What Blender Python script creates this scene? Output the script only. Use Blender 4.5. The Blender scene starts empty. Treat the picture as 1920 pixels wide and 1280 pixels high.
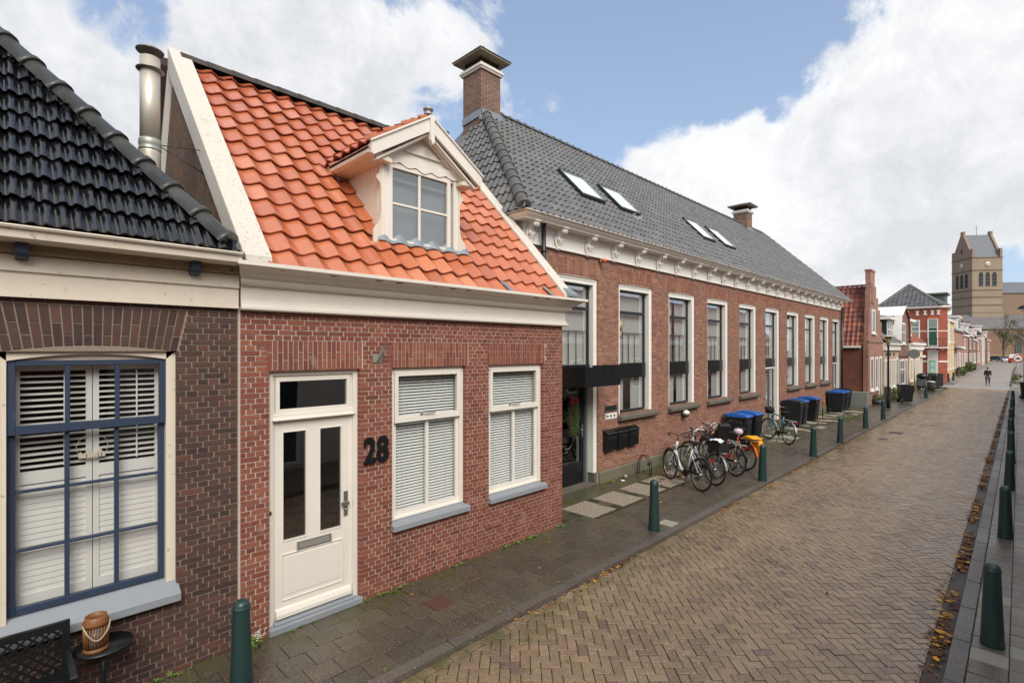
import bpy, math, random
from mathutils import Vector, Matrix
R = random.Random(11)
rad = math.radians
SC = bpy.context.scene
COL = SC.collection
ORG = {}

# ------------------------------------------------------------------ colour / materials
def lin(h):
    if isinstance(h, str):
        h = h.lstrip('#'); c = [int(h[i:i+2], 16)/255 for i in (0, 2, 4)]
        return tuple((x/12.92 if x <= .04045 else ((x+.055)/1.055)**2.4) for x in c)
    return tuple(h)

class NT:
    def __init__(s, tree): s.t = tree; s.n = tree.nodes; s.l = tree.links
    def add(s, typ, **kw):
        n = s.n.new(typ)
        for k, v in kw.items():
            if k.startswith('i_'):
                n.inputs[int(k[2:]) if k[2:].isdigit() else k[2:].replace('_', ' ')].default_value = v
            else: setattr(n, k, v)
        return n
    def link(s, a, b): s.l.new(a, b)
    def math(s, op, a, b=None, c=None, clamp=False):
        n = s.n.new('ShaderNodeMath'); n.operation = op; n.use_clamp = clamp
        for i, v in enumerate((a, b, c)):
            if v is None: continue
            if isinstance(v, (int, float)): n.inputs[i].default_value = v
            else: s.l.new(v, n.inputs[i])
        return n.outputs[0]
    def mix(s, fac, a, b, typ='MIX'):
        n = s.n.new('ShaderNodeMix'); n.data_type = 'RGBA'; n.blend_type = typ
        for i, v in ((0, fac), (6, a), (7, b)):
            if isinstance(v, (int, float)): n.inputs[i].default_value = v
            elif isinstance(v, tuple): n.inputs[i].default_value = (*v[:3], 1)
            else: s.l.new(v, n.inputs[i])
        return n.outputs[2]
    def noise(s, scale, detail=4, rough=.6, vec=None, out=0, dist=0):
        n = s.add('ShaderNodeTexNoise'); n.inputs['Scale'].default_value = scale
        n.inputs['Detail'].default_value = detail; n.inputs['Roughness'].default_value = rough
        n.inputs['Distortion'].default_value = dist
        if vec is not None: s.l.new(vec, n.inputs['Vector'])
        return n.outputs[out]
    def ramp(s, fac, stops, interp='LINEAR'):
        n = s.add('ShaderNodeValToRGB'); cr = n.color_ramp; cr.interpolation = interp
        while len(cr.elements) > 1: cr.elements.remove(cr.elements[-1])
        cr.elements[0].position = stops[0][0]; cr.elements[0].color = (*lin(stops[0][1]), 1)
        for p, c in stops[1:]:
            e = cr.elements.new(p); e.color = (*lin(c), 1)
        s.l.new(fac, n.inputs[0]); return n.outputs[0]

MATS = {}
def new_mat(name):
    m = bpy.data.materials.new(name); m.use_nodes = True
    nt = NT(m.node_tree); b = m.node_tree.nodes['Principled BSDF']
    return m, nt, b

def pos(nt):
    return nt.add('ShaderNodeNewGeometry').outputs['Position']
def objc(nt):
    return nt.add('ShaderNodeTexCoord').outputs['Object']

def M(name, col, rough=.6, var=0., noise=None, bump=None, metal=0., spots=None, ramp=None, coat=0., spec=None, grime=None, local=False, streak=None):
    """general surface: optional per-island ramp, noise value variation, speckles, grime"""
    if name in MATS: return MATS[name]
    m, nt, b = new_mat(name)
    P = objc(nt) if local else pos(nt)
    if ramp:
        rnd = nt.add('ShaderNodeNewGeometry').outputs['Random Per Island']
        c = nt.ramp(rnd, [(i/(len(ramp)-1) if len(ramp) > 1 else 0, x) for i, x in enumerate(ramp)])
    else:
        rgb = nt.add('ShaderNodeRGB'); rgb.outputs[0].default_value = (*lin(col), 1); c = rgb.outputs[0]
        rnd = nt.add('ShaderNodeNewGeometry').outputs['Random Per Island'] if var else None
    val = None
    if var:
        val = nt.math('MULTIPLY_ADD', rnd, 2*var, 1-var)
    if noise:
        f = nt.noise(noise[0], 5, .65, P)
        v2 = nt.math('MULTIPLY_ADD', f, 2*noise[1], 1-noise[1])
        val = v2 if val is None else nt.math('MULTIPLY', val, v2)
    if streak:
        mp = nt.add('ShaderNodeMapping'); mp.inputs['Scale'].default_value = streak[0]; nt.link(P, mp.inputs[0])
        f = nt.noise(1., 4, .6, mp.outputs[0])
        v2 = nt.math('MULTIPLY_ADD', f, 2*streak[1], 1-streak[1])
        val = v2 if val is None else nt.math('MULTIPLY', val, v2)
    if val is not None:
        h = nt.add('ShaderNodeHueSaturation'); nt.link(c, h.inputs['Color']); nt.link(val, h.inputs['Value']); c = h.outputs[0]
    if spots:      # (scale, threshold, colour, amount)
        for sc, th, sc_col, am in ([spots] if not isinstance(spots, list) else spots):
            f = nt.noise(sc, 2, .5, P)
            k = nt.math('MULTIPLY', nt.math('SUBTRACT', f, th), 14., clamp=True)
            k = nt.math('MULTIPLY', k, am)
            c = nt.mix(k, c, lin(sc_col))
    if grime:      # (scale, threshold, colour, softness)
        f = nt.noise(grime[0], 6, .7, P)
        k = nt.math('MULTIPLY', nt.math('SUBTRACT', f, grime[1]), grime[3], clamp=True)
        c = nt.mix(k, c, lin(grime[2]))
    nt.link(c, b.inputs['Base Color'])
    b.inputs['Roughness'].default_value = rough; b.inputs['Metallic'].default_value = metal
    if coat: b.inputs['Coat Weight'].default_value = coat; b.inputs['Coat Roughness'].default_value = .12
    if spec is not None: b.inputs['Specular IOR Level'].default_value = spec
    if bump:
        bn = nt.add('ShaderNodeBump'); bn.inputs['Strength'].default_value = bump[1]; bn.inputs['Distance'].default_value = .01
        nt.link(nt.noise(bump[0], 5, .7, P), bn.inputs['Height']); nt.link(bn.outputs[0], b.inputs['Normal'])
    MATS[name] = m; return m

def brick_mat(name, c1, c2, mortar, rough=.85, scale=1., bw=.21, bh=.0625, swapz=False):
    if name in MATS: return MATS[name]
    m, nt, b = new_mat(name)
    g = nt.add('ShaderNodeNewGeometry')
    s = nt.add('ShaderNodeSeparateXYZ'); nt.link(g.outputs['Position'], s.inputs[0])
    n = nt.add('ShaderNodeSeparateXYZ'); nt.link(g.outputs['Normal'], n.inputs[0])
    k = nt.math('GREATER_THAN', nt.math('ABSOLUTE', n.outputs[1]), .6)
    u = nt.math('ADD', nt.math('MULTIPLY', s.outputs[0], k), nt.math('MULTIPLY', s.outputs[1], nt.math('SUBTRACT', 1., k)))
    cv = nt.add('ShaderNodeCombineXYZ'); nt.link(u, cv.inputs[0]); nt.link(s.outputs[2], cv.inputs[1])
    bt = nt.add('ShaderNodeTexBrick'); nt.link(cv.outputs[0], bt.inputs['Vector'])
    bt.inputs['Color1'].default_value = (*lin(c1), 1); bt.inputs['Color2'].default_value = (*lin(c2), 1)
    bt.inputs['Mortar'].default_value = (*lin(mortar), 1); bt.inputs['Scale'].default_value = scale
    bt.inputs['Mortar Size'].default_value = .006; bt.inputs['Brick Width'].default_value = bw; bt.inputs['Row Height'].default_value = bh
    f = nt.noise(2.4, 7, .72, g.outputs['Position'])
    h = nt.add('ShaderNodeHueSaturation'); nt.link(bt.outputs[0], h.inputs['Color'])
    nt.link(nt.math('MULTIPLY_ADD', f, 1.3, .36), h.inputs['Value'])
    nt.link(h.outputs[0], b.inputs['Base Color']); b.inputs['Roughness'].default_value = rough
    MATS[name] = m; return m

def glass_mat(name, tint='#dfe6e4', base=.06, rough=.015, power=1.):
    if name in MATS: return MATS[name]
    m, nt, b = new_mat(name); nt.n.remove(b)
    out = nt.n['Material Output']
    tr = nt.add('ShaderNodeBsdfTransparent'); tr.inputs[0].default_value = (*lin(tint), 1)
    gl = nt.add('ShaderNodeBsdfGlossy'); gl.inputs['Roughness'].default_value = rough; gl.inputs[0].default_value = (.95, .97, .97, 1)
    fr = nt.add('ShaderNodeLayerWeight'); fr.inputs[0].default_value = .5
    nz = nt.add('ShaderNodeBump'); nz.inputs['Strength'].default_value = .06; nz.inputs['Distance'].default_value = .02
    nt.link(nt.noise(1.8, 2, .5, pos(nt)), nz.inputs['Height']); nt.link(nz.outputs[0], gl.inputs['Normal'])
    f4 = nt.math('POWER', fr.outputs['Facing'], 3.5)
    k = nt.math('MULTIPLY_ADD', f4, power, base, clamp=True)
    mx = nt.add('ShaderNodeMixShader'); nt.link(k, mx.inputs[0]); nt.link(tr.outputs[0], mx.inputs[1]); nt.link(gl.outputs[0], mx.inputs[2])
    nt.link(mx.outputs[0], out.inputs[0]); MATS[name] = m; return m

# ------------------------------------------------------------------ mesh builder
class MB:
    def __init__(s): s.v = []; s.f = []; s.mi = []; s.sm = []; s.m = 0; s.smooth = False
    def vert(s, p): s.v.append((p[0], p[1], p[2])); return len(s.v)-1
    def face(s, idx): s.f.append(tuple(idx)); s.mi.append(s.m); s.sm.append(s.smooth)
    def poly(s, pts): s.face([s.vert(p) for p in pts])
    def box(s, x0, x1, y0, y1, z0, z1, T=None, nf=''):
        P = [(x0,y0,z0),(x1,y0,z0),(x1,y1,z0),(x0,y1,z0),(x0,y0,z1),(x1,y0,z1),(x1,y1,z1),(x0,y1,z1)]
        if T is not None: P = [T(p) for p in P]
        b = len(s.v); s.v += [tuple(p) for p in P]
        for k, q in (('d',(0,3,2,1)),('u',(4,5,6,7)),('f',(0,1,5,4)),('r',(1,2,6,5)),('b',(2,3,7,6)),('l',(3,0,4,7))):
            if k in nf: continue
            s.face([b+i for i in q])
        return s
    def prism(s, poly, axis, a0, a1, T=None):
        """poly: 2D points; axis 'x': (y,z) extruded along x; 'y': (x,z); 'z': (x,y)"""
        def mk(p, a):
            q = {'x': (a, p[0], p[1]), 'y': (p[0], a, p[1]), 'z': (p[0], p[1], a)}[axis]
            return T(q) if T is not None else q
        n = len(poly); b = len(s.v)
        for p in poly: s.v.append(tuple(mk(p, a0)))
        for p in poly: s.v.append(tuple(mk(p, a1)))
        s.face(range(b+n-1, b-1, -1)); s.face(range(b+n, b+2*n))
        for i in range(n): j = (i+1) % n; s.face((b+i, b+j, b+n+j, b+n+i))
        return s
    def tube(s, pts, r, n=8, caps=True, closed=False):
        pts = [Vector(p) for p in pts]; m = len(pts); b = len(s.v); up = Vector((0, 0, 1)); prev = None
        old = s.smooth; s.smooth = True
        for i, p in enumerate(pts):
            rr = r[i] if isinstance(r, (list, tuple)) else r
            if closed: d = pts[(i+1) % m]-pts[i-1]
            else: d = pts[min(i+1, m-1)]-pts[max(i-1, 0)]
            d.normalize()
            if prev is None:
                a = up if abs(d.dot(up)) < .9 else Vector((1, 0, 0)); e1 = d.cross(a).normalized()
            else: e1 = (prev-d*prev.dot(d)).normalized()
            e2 = d.cross(e1); prev = e1
            for k in range(n):
                t = 2*math.pi*k/n; s.v.append(tuple(p+e1*math.cos(t)*rr+e2*math.sin(t)*rr))
        for i in range(m if closed else m-1):
            for k in range(n):
                a0 = b+i*n+k; a1 = b+i*n+(k+1) % n; c0 = b+((i+1) % m)*n+k; c1 = b+((i+1) % m)*n+(k+1) % n
                s.face((a0, a1, c1, c0))
        s.smooth = False
        if caps and not closed:
            s.face(range(b+n-1, b-1, -1)); s.face(range(b+(m-1)*n, b+m*n))
        s.smooth = old; return s
    def lathe(s, prof, n=16, c=(0, 0, 0), T=None, smooth=True, caps=True):
        """prof: (r,z) list"""
        b = len(s.v); old = s.smooth; s.smooth = smooth
        for r, z in prof:
            for k in range(n):
                t = 2*math.pi*k/n; q = (c[0]+r*math.cos(t), c[1]+r*math.sin(t), c[2]+z)
                s.v.append(tuple(T(q)) if T else q)
        for i in range(len(prof)-1):
            for k in range(n):
                s.face((b+i*n+k, b+i*n+(k+1) % n, b+(i+1)*n+(k+1) % n, b+(i+1)*n+k))
        s.smooth = old
        if not caps: return s
        if prof[0][0] > 1e-4: s.face(range(b+n-1, b-1, -1))
        if prof[-1][0] > 1e-4: s.face(range(b+(len(prof)-1)*n, b+len(prof)*n))
        return s
    def build(s, name, mats, parent=None, org=None, bevel=0, kind=None):
        if not isinstance(mats, (list, tuple)): mats = [mats]
        if parent is not None: o3 = ORG.get(parent.name, (0, 0, 0))
        else: o3 = org or (0, 0, 0)
        me = bpy.data.meshes.new(name)
        me.from_pydata([(v[0]-o3[0], v[1]-o3[1], v[2]-o3[2]) for v in s.v], [], s.f)
        for m in mats: me.materials.append(m)
        me.polygons.foreach_set('material_index', s.mi); me.polygons.foreach_set('use_smooth', s.sm)
        me.update()
        o = bpy.data.objects.new(name, me); COL.objects.link(o)
        if parent is not None: o.parent = parent
        else: o.location = o3
        ORG[o.name] = o3
        if bevel:
            md = o.modifiers.new('Bevel', 'BEVEL'); md.width = bevel; md.segments = 1; md.limit_method = 'ANGLE'; md.angle_limit = rad(50)
        if kind: o['kind'] = kind
        return o

def tag(o, label=None, cat=None, group=None, kind=None):
    if label: o['label'] = label
    if cat: o['category'] = cat
    if group: o['group'] = group
    if kind: o['kind'] = kind
    return o
def thing(name, label, cat, loc, group=None, local=False, rz=0):
    o = bpy.data.objects.new(name, None); COL.objects.link(o); o.location = loc; o.rotation_euler = (0, 0, rz)
    o.empty_display_size = .1
    ORG[o.name] = (0, 0, 0) if local else tuple(loc)
    return tag(o, label, cat, group)
def copy_tree(o, parent=None):
    c = o.copy(); COL.objects.link(c); c.parent = parent
    ORG[c.name] = ORG.get(o.name, (0, 0, 0))
    for ch in list(o.children): copy_tree(ch, c)
    return c
def frame(mb, x0, x1, z0, z1, y0, y1, w, wt=None, wb=None):
    wt = w if wt is None else wt; wb = w if wb is None else wb
    mb.box(x0, x0+w, y0, y1, z0, z1); mb.box(x1-w, x1, y0, y1, z0, z1)
    if wt: mb.box(x0+w, x1-w, y0, y1, z1-wt, z1)
    if wb: mb.box(x0+w, x1-w, y0, y1, z0, z0+wb)
def pane(x0, x1, z0, z1, y, name, mat, parent):
    mb = MB(); mb.poly([(x0, y, z0), (x1, y, z0), (x1, y, z1), (x0, y, z1)]); return mb.build(name, mat, parent)
def text_mesh(name, body, size, mat, depth, parent, loc, rz=0, sx=1., weight=0.):
    cu = bpy.data.curves.new(name, 'FONT'); cu.body = body; cu.size = size; cu.extrude = depth; cu.offset = weight
    t = bpy.data.objects.new(name, cu); COL.objects.link(t)
    dg = bpy.context.evaluated_depsgraph_get(); me = bpy.data.meshes.new_from_object(t.evaluated_get(dg))
    bpy.data.objects.remove(t); me.name = name
    me.materials.clear(); me.materials.append(mat)
    o = bpy.data.objects.new(name, me); COL.objects.link(o)
    og = ORG.get(parent.name, (0, 0, 0)) if parent else (0, 0, 0)
    mt = Matrix.Translation(Vector(loc)-Vector(og)) @ Matrix.Rotation(rz, 4, 'Z') @ Matrix.Rotation(rad(90), 4, 'X') @ Matrix.Diagonal((sx, 1, 1, 1))
    me.transform(mt)
    if parent: o.parent = parent
    return o

# ------------------------------------------------------------------ brickwork (facade facing -y at y=Y)
def brick_facade(mb, x0, x1, z0, z1, Y, holes, L=.21, H=.0625, jt=.012, depth=.1, cross=True, seed=1, ragged=.0015):
    """holes: functions z -> (xa, xb) or None ; material 0 = brick"""
    r = random.Random(seed); mb.m = 0
    n = int(round((z1-z0)/H)); hh = (z1-z0)/n
    for i in range(n):
        za = z0+i*hh; zb = za+hh-jt; zm = (za+zb)/2
        cuts = sorted([h(zm) for h in holes if h(zm)])
        seg = []; x = x0
        for a, b in cuts:
            if a > x: seg.append((x, a))
            x = max(x, b)
        if x < x1: seg.append((x, x1))
        step = L/2 if (cross and i % 2) else L
        off = (L/2 if (i//2) % 2 else 0) if (cross and i % 2 == 0) else (L/4 if cross else (L/2 if i % 2 else 0))
        for a, b in seg:
            x = math.floor((a-off)/step)*step+off
            while x < b-.01:
                xa = max(x, a); xb = min(x+step-jt, b)
                if x+step > b-.03: xb = b                     # last brick runs to the edge
                if xa-a < .03: xa = a
                if xb-xa > .02:
                    dy = r.uniform(-ragged, ragged); dz = r.uniform(-.0012, .0012)
                    mb.box(xa+(r.uniform(0, .003) if xa > a else 0), xb-(r.uniform(0, .003) if xb < b else 0), Y+dy, Y+depth, za+dz, zb+dz, nf='b')
                x += step
def soldier(mb, x0, x1, z0, z1, Y, W=.0625, jt=.012, depth=.1, seed=2, splay=0., arc=0., split=True):
    """upright brick lintel, optional splay of the ends and an arched soffit"""
    r = random.Random(seed); n = max(1, int(round((x1-x0)/W))); w = (x1-x0)/n; cx = (x0+x1)/2; hw = (x1-x0)/2; mb.m = 0
    for i in range(n):
        xa = x0+i*w; xb = xa+w-jt
        def bot(x): return z0+arc*(1-((x-cx)/hw)**2)
        def sp(x, z): return x+(x-cx)/hw*splay*(z-z0)/(z1-z0)
        if split:
            zs = (z0+(z1-z0)*(.36 if i % 2 else .62))
            parts = [(None, zs-jt/2), (zs+jt/2, z1)]
        else: parts = [(None, z1)]
        dy = r.uniform(-.0015, .0015)
        for a, b in parts:
            za0 = bot(xa) if a is None else a; zb0 = bot(xb) if a is None else a
            P = [(sp(xa, za0), Y+dy, za0), (sp(xb, zb0), Y+dy, zb0), (sp(xb, b), Y+dy, b), (sp(xa, b), Y+dy, b)]
            Q = [(p[0], Y+depth, p[2]) for p in P]; k = len(mb.v); mb.v += P+Q
            mb.face((k, k+1, k+2, k+3)); mb.face((k+1, k+5, k+6, k+2)); mb.face((k+3, k+2, k+6, k+7)); mb.face((k, k+3, k+7, k+4)); mb.face((k, k+4, k+5, k+1))
def backing(mb, x0, x1, z0, z1, Y, rects, thick=.25, gap=.004, rec=.007):
    """mortar body with openings; rects (xa,xb,za,zb)"""
    mb.m = 1
    xs = sorted({x0, x1, *[min(max(q, x0), x1) for r_ in rects for q in (r_[0]-gap, r_[1]+gap)]})
    zs = sorted({z0, z1, *[min(max(q, z0), z1) for r_ in rects for q in (r_[2]-gap, r_[3]+gap)]})
    def open_(x, z): return any(r_[0]-gap-1e-6 < x < r_[1]+gap+1e-6 and r_[2]-gap-1e-6 < z < r_[3]+gap+1e-6 for r_ in rects)
    nx, nz = len(xs)-1, len(zs)-1
    grid = [[(not open_((xs[i]+xs[i+1])/2, (zs[j]+zs[j+1])/2)) for j in range(nz)] for i in range(nx)]
    ya, yb = Y+rec, Y+thick
    for i in range(nx):
        for j in range(nz):
            if not grid[i][j]: continue
            a, b, c, d = xs[i], xs[i+1], zs[j], zs[j+1]
            mb.poly([(a, ya, c), (b, ya, c), (b, ya, d), (a, ya, d)])
            mb.poly([(b, yb, c), (a, yb, c), (a, yb, d), (b, yb, d)])
            if i == 0 or not grid[i-1][j]: mb.poly([(a, yb, c), (a, ya, c), (a, ya, d), (a, yb, d)])
            if i == nx-1 or not grid[i+1][j]: mb.poly([(b, ya, c), (b, yb, c), (b, yb, d), (b, ya, d)])
            if j == 0 or not grid[i][j-1]: mb.poly([(a, yb, c), (b, yb, c), (b, ya, c), (a, ya, c)])
            if j == nz-1 or not grid[i][j+1]: mb.poly([(a, ya, d), (b, ya, d), (b, yb, d), (a, yb, d)])
def rect_hole(a, b, c, d): return lambda z: (a, b) if c < z < d else None

# ------------------------------------------------------------------ roof tiles
def tile_roof(mb, O, U, V, width, length, tw, th, prof, lift=.03, clip=None, seed=3, seg=8, jit=.004, skip=None):
    """O origin at the lower left, U along the eave, V up the slope. clip: list of (point, normal) keep side n.(p-point)<0"""
    O, U, V = Vector(O), Vector(U).normalized(), Vector(V).normalized(); N = U.cross(V).normalized()
    if N.z < 0: N = -N
    r = random.Random(seed); nr = int(math.ceil(length/th)); nc = int(math.ceil(width/tw)); mb.smooth = True
    for j in range(nr):
        v0 = j*th-.02; v1 = min((j+1)*th+.02, length)
        for i in range(nc):
            if clip:
                pc = O+U*((i+.5)*tw)+V*((j+.5)*th); bad = False
                for p, n in clip:
                    if (pc-Vector(p)).dot(Vector(n)) > tw*.9: bad = True
                if bad: continue
            if skip and skip(O+U*((i+.5)*tw)+V*((j+.5)*th)): continue
            dj = r.uniform(-jit, jit); dv = r.uniform(-.006, .006); tl = r.uniform(-.004, .004)
            b = len(mb.v); n1 = seg+1
            for row, (vv, hh) in enumerate(((v0+dv, lift+dj), (v1, 0.), (v0+dv+.001, lift+dj-.02))):
                for k in range(n1):
                    t = k/seg*1.04; u = (i+t)*tw
                    if u > width+.02: u = width+.02
                    p = O+U*u+V*vv+N*(prof(t)+hh+tl*t+(.010*max(0, t-.9)*10 if row != 1 else .004*max(0, t-.9)*10))
                    mb.v.append(tuple(p))
            for k in range(seg):
                mb.smooth = True; mb.face((b+k, b+k+1, b+n1+k+1, b+n1+k))
            # front lip uses its own vertices so it shades flat
            c = len(mb.v)
            for k in range(n1): mb.v.append(mb.v[b+k])
            mb.smooth = False
            for k in range(seg): mb.face((b+2*n1+k, b+2*n1+k+1, c+k+1, c+k))
    mb.smooth = False
def clip_mesh(o, planes):
    import bmesh
    bm = bmesh.new(); bm.from_mesh(o.data); lo = Vector(ORG[o.name])
    for p, n in planes:
        bmesh.ops.bisect_plane(bm, geom=bm.verts[:]+bm.edges[:]+bm.faces[:], plane_co=Vector(p)-lo, plane_no=Vector(n), clear_outer=True)
    bm.to_mesh(o.data); bm.free()
def ridge_tiles(mb, A, B, r, L, n=8, collar=True, arc=1.):
    A, B = Vector(A), Vector(B); d = (B-A); T = d.length; d.normalize(); k = max(1, int(round(T/L))); l = T/k
    side = d.cross(Vector((0, 0, 1))).normalized(); up = side.cross(d).normalized()
    for i in range(k):
        rings = [(0, r*1.18), (.06, r*1.18), (.061, r*1.03), (l+.03, r*.95)] if collar else [(0, r*1.08), (l+.02, r)]
        b = len(mb.v); n1 = n+1
        for q, rr in rings:
            for j in range(n1):
                t = math.pi*(j/n)*arc+math.pi*(1-arc)/2
                mb.v.append(tuple(A+d*(i*l+q)+side*math.cos(t)*rr+up*math.sin(t)*rr))
        for q in range(len(rings)-1):
            mb.smooth = True
            for j in range(n): mb.face((b+q*n1+j, b+q*n1+j+1, b+(q+1)*n1+j+1, b+(q+1)*n1+j))
        mb.smooth = False
        mb.face([b+j for j in range(n1)][::-1])
def sweep_profile(mb, prof, path):
    """prof: closed (o,z) polygon, path: corner list of (fn o->(x,y)); mitred moulding"""
    n = len(prof); b = len(mb.v)
    for fn in path:
        for o_, z in prof: x, y = fn(o_); mb.v.append((x, y, z))
    for i in range(len(path)-1):
        for j in range(n): k = (j+1) % n; mb.face((b+i*n+j, b+i*n+k, b+(i+1)*n+k, b+(i+1)*n+j))
    mb.face(range(b+n-1, b-1, -1)); mb.face(range(b+(len(path)-1)*n, b+len(path)*n))
# ------------------------------------------------------------------ materials
M_brick_red = M('brick_red', '#8a4438', .8, noise=(9, .28), bump=(60, .5), ramp=['#824636', '#7a4234', '#884c3a', '#6d392e', '#8d5340', '#7b463a', '#925843', '#6f3e33'], grime=(1.4, .58, '#a08c80', .8), spots=[(34, .68, '#4c2a24', .5), (1.3, .60, '#5c3c32', .30), (5, .66, '#b5a498', .25)])
M_mortar_light = M('mortar_light', '#bbb0a2', .9, noise=(14, .18), bump=(80, .4))
M_brick_dark = M('brick_brown', '#5a4038', .82, noise=(9, .32), bump=(60, .5), ramp=['#4f3832', '#43312d', '#5c4038', '#3a2b29', '#563b33', '#4b3835', '#623f35', '#402d29'], grime=(1.2, .7, '#8a7466', .8))
M_mortar_dark = M('mortar_tan', '#8a7c6e', .9, noise=(14, .18), bump=(80, .4))
M_brick_school = M('brick_school', '#8d4c3a', .82, noise=(7, .22), bump=(60, .4), ramp=['#916050', '#835642', '#9a6a56', '#764c3c', '#8a5e4c', '#a4745d', '#7c5242', '#906552'], grime=(.9, .60, '#77615a', 1.8))
M_mortar_school = M('mortar_school', '#b7a698', .9, noise=(12, .18))
M_cream = M('cream_paint', '#e1dbd0', .42, noise=(3, .07), bump=(24, .14), streak=((14, 14, 1.5), .04), grime=(5, .66, '#a89a86', 1.3))
M_cream_old = M('weathered_cream_paint', '#dbd0be', .5, noise=(3, .07), spots=(17, .66, '#8d8068', .5), streak=((9, 9, 1.2), .06), bump=(40, .1))
M_white = M('white_paint', '#e9e6df', .45, noise=(3, .07), streak=((14, 14, 1.5), .04), grime=(4, .66, '#aaa294', 1.3))
M_verge = M('lichen_white_board', '#cdc7bb', .55, noise=(3, .06), spots=[(30, .635, '#857e62', .65), (11, .64, '#aaa38c', .5)])
M_blue = M('navy_paint', '#303d52', .45, noise=(6, .16), spots=(24, .73, '#6d7889', .7))
M_grey_sill = M('grey_paint', '#8d9298', .5, noise=(5, .08), spots=(20, .72, '#b9b4ae', .6), bump=(30, .1))
M_stone_sill = M('stone_sill', '#625b52', .85, noise=(7, .2), bump=(40, .4), grime=(3, .55, '#5d5b4a', 2))
M_plinth = M('mossy_plinth', '#6d6958', .9, noise=(5, .2), bump=(30, .4), grime=(1.8, .5, '#4f5436', 2.5))
M_black = M('black_metal', '#14171a', .35, noise=(5, .1))
M_blackp = M('black_panel', '#1b1e20', .25, noise=(2, .12))
M_anthr = M('dark_frame', '#23282b', .4)
M_tile_red = M('orange_roof_tile', '#c45e36', .27, noise=(2.2, .16), bump=(30, .10), ramp=['#bb6c48', '#b56644', '#c27654', '#ac5f3f', '#bd6f4d', '#b76846', '#c8805e', '#a55b40'], coat=.6, spots=[(34, .72, '#7d5a40', .7), (13, .70, '#8f4a2c', .6)])
M_tile_black = M('black_glazed_tile', '#15161a', .15, noise=(3, .3), bump=(9, .6), ramp=['#151517', '#101012', '#1a1a1c', '#0c0c0e'], coat=.6, spots=[(40, .75, '#77715c', .7), (7, .73, '#3d3b33', .6)])
M_tile_grey = M('grey_roof_tile', '#4d5054', .42, noise=(4, .12), bump=(50, .1), ramp=['#67676a', '#5b5c5f', '#6f6f70', '#545558', '#6a6762', '#606265'], grime=(.8, .62, '#7a776c', 1.))
M_ridge_grey = M('ridge_tile_grey', '#52544f', .5, noise=(5, .2), bump=(40, .15), ramp=['#6a6a66', '#5b5c5a', '#72716a'])
M_ridge_black = M('ridge_tile_weathered', '#55544f', .3, noise=(7, .22), bump=(40, .2), ramp=['#454543', '#3a3a38', '#4c4b47'], spots=(30, .70, '#8c8a78', .5))
M_ridge_dark = M('ridge_tile_dark', '#39302c', .7, noise=(7, .3), bump=(40, .2), var=.2)
M_lead = M('lead_flashing', '#8d9499', .45, noise=(10, .25), metal=.3, bump=(25, .4))
M_bitumen = M('weathered_gable_render', '#6a5a4c', .9, streak=((14, 14, 3), .7), noise=(9, .4), spots=[(10, .55, '#8f5c3c', .8), (16, .6, '#3b322c', .8)], bump=(30, .6))
M_steel = M('stainless_flue', '#c9c2b2', .42, metal=.45, noise=(3, .12), grime=(3, .66, '#8b6b45', 2))
M_zinc = M('zinc', '#a8a89f', .45, metal=.5, noise=(6, .15))
M_blind = M('blind_slat', '#e2e5e1', .5, noise=(5, .03))
M_shutter = M('shutter_white', '#e3e2db', .45, noise=(4, .03))
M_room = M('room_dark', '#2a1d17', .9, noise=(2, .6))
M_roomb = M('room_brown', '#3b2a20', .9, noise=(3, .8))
M_glass = glass_mat('window_glass', '#f6f6f6', .05, .01, .9)
M_glass_school = glass_mat('school_window_glass', '#f8faf9', .38, .01, .9)
M_glass_dark = glass_mat('dark_glass', '#9c9fa0', .17, .01, .9)
M_glass_dormer = glass_mat('dormer_glass', '#c8cdd0', .22, .02, .7)
M_glass_sky = glass_mat('skylight_glass', '#f6fafb', .06, .02, .25)
M_curtain = M('curtain_pale', '#eceeea', .9, streak=((14, 14, .3), .09))
M_chrome = M('brushed_steel', '#b5b5b2', .3, metal=.9)
M_fargl = M('far_window_glass', '#3c4648', .12, noise=(1.3, .5), coat=.5)
M_farglp = M('far_window_curtained', '#8d9793', .15, noise=(1.3, .4), coat=.5)

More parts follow.
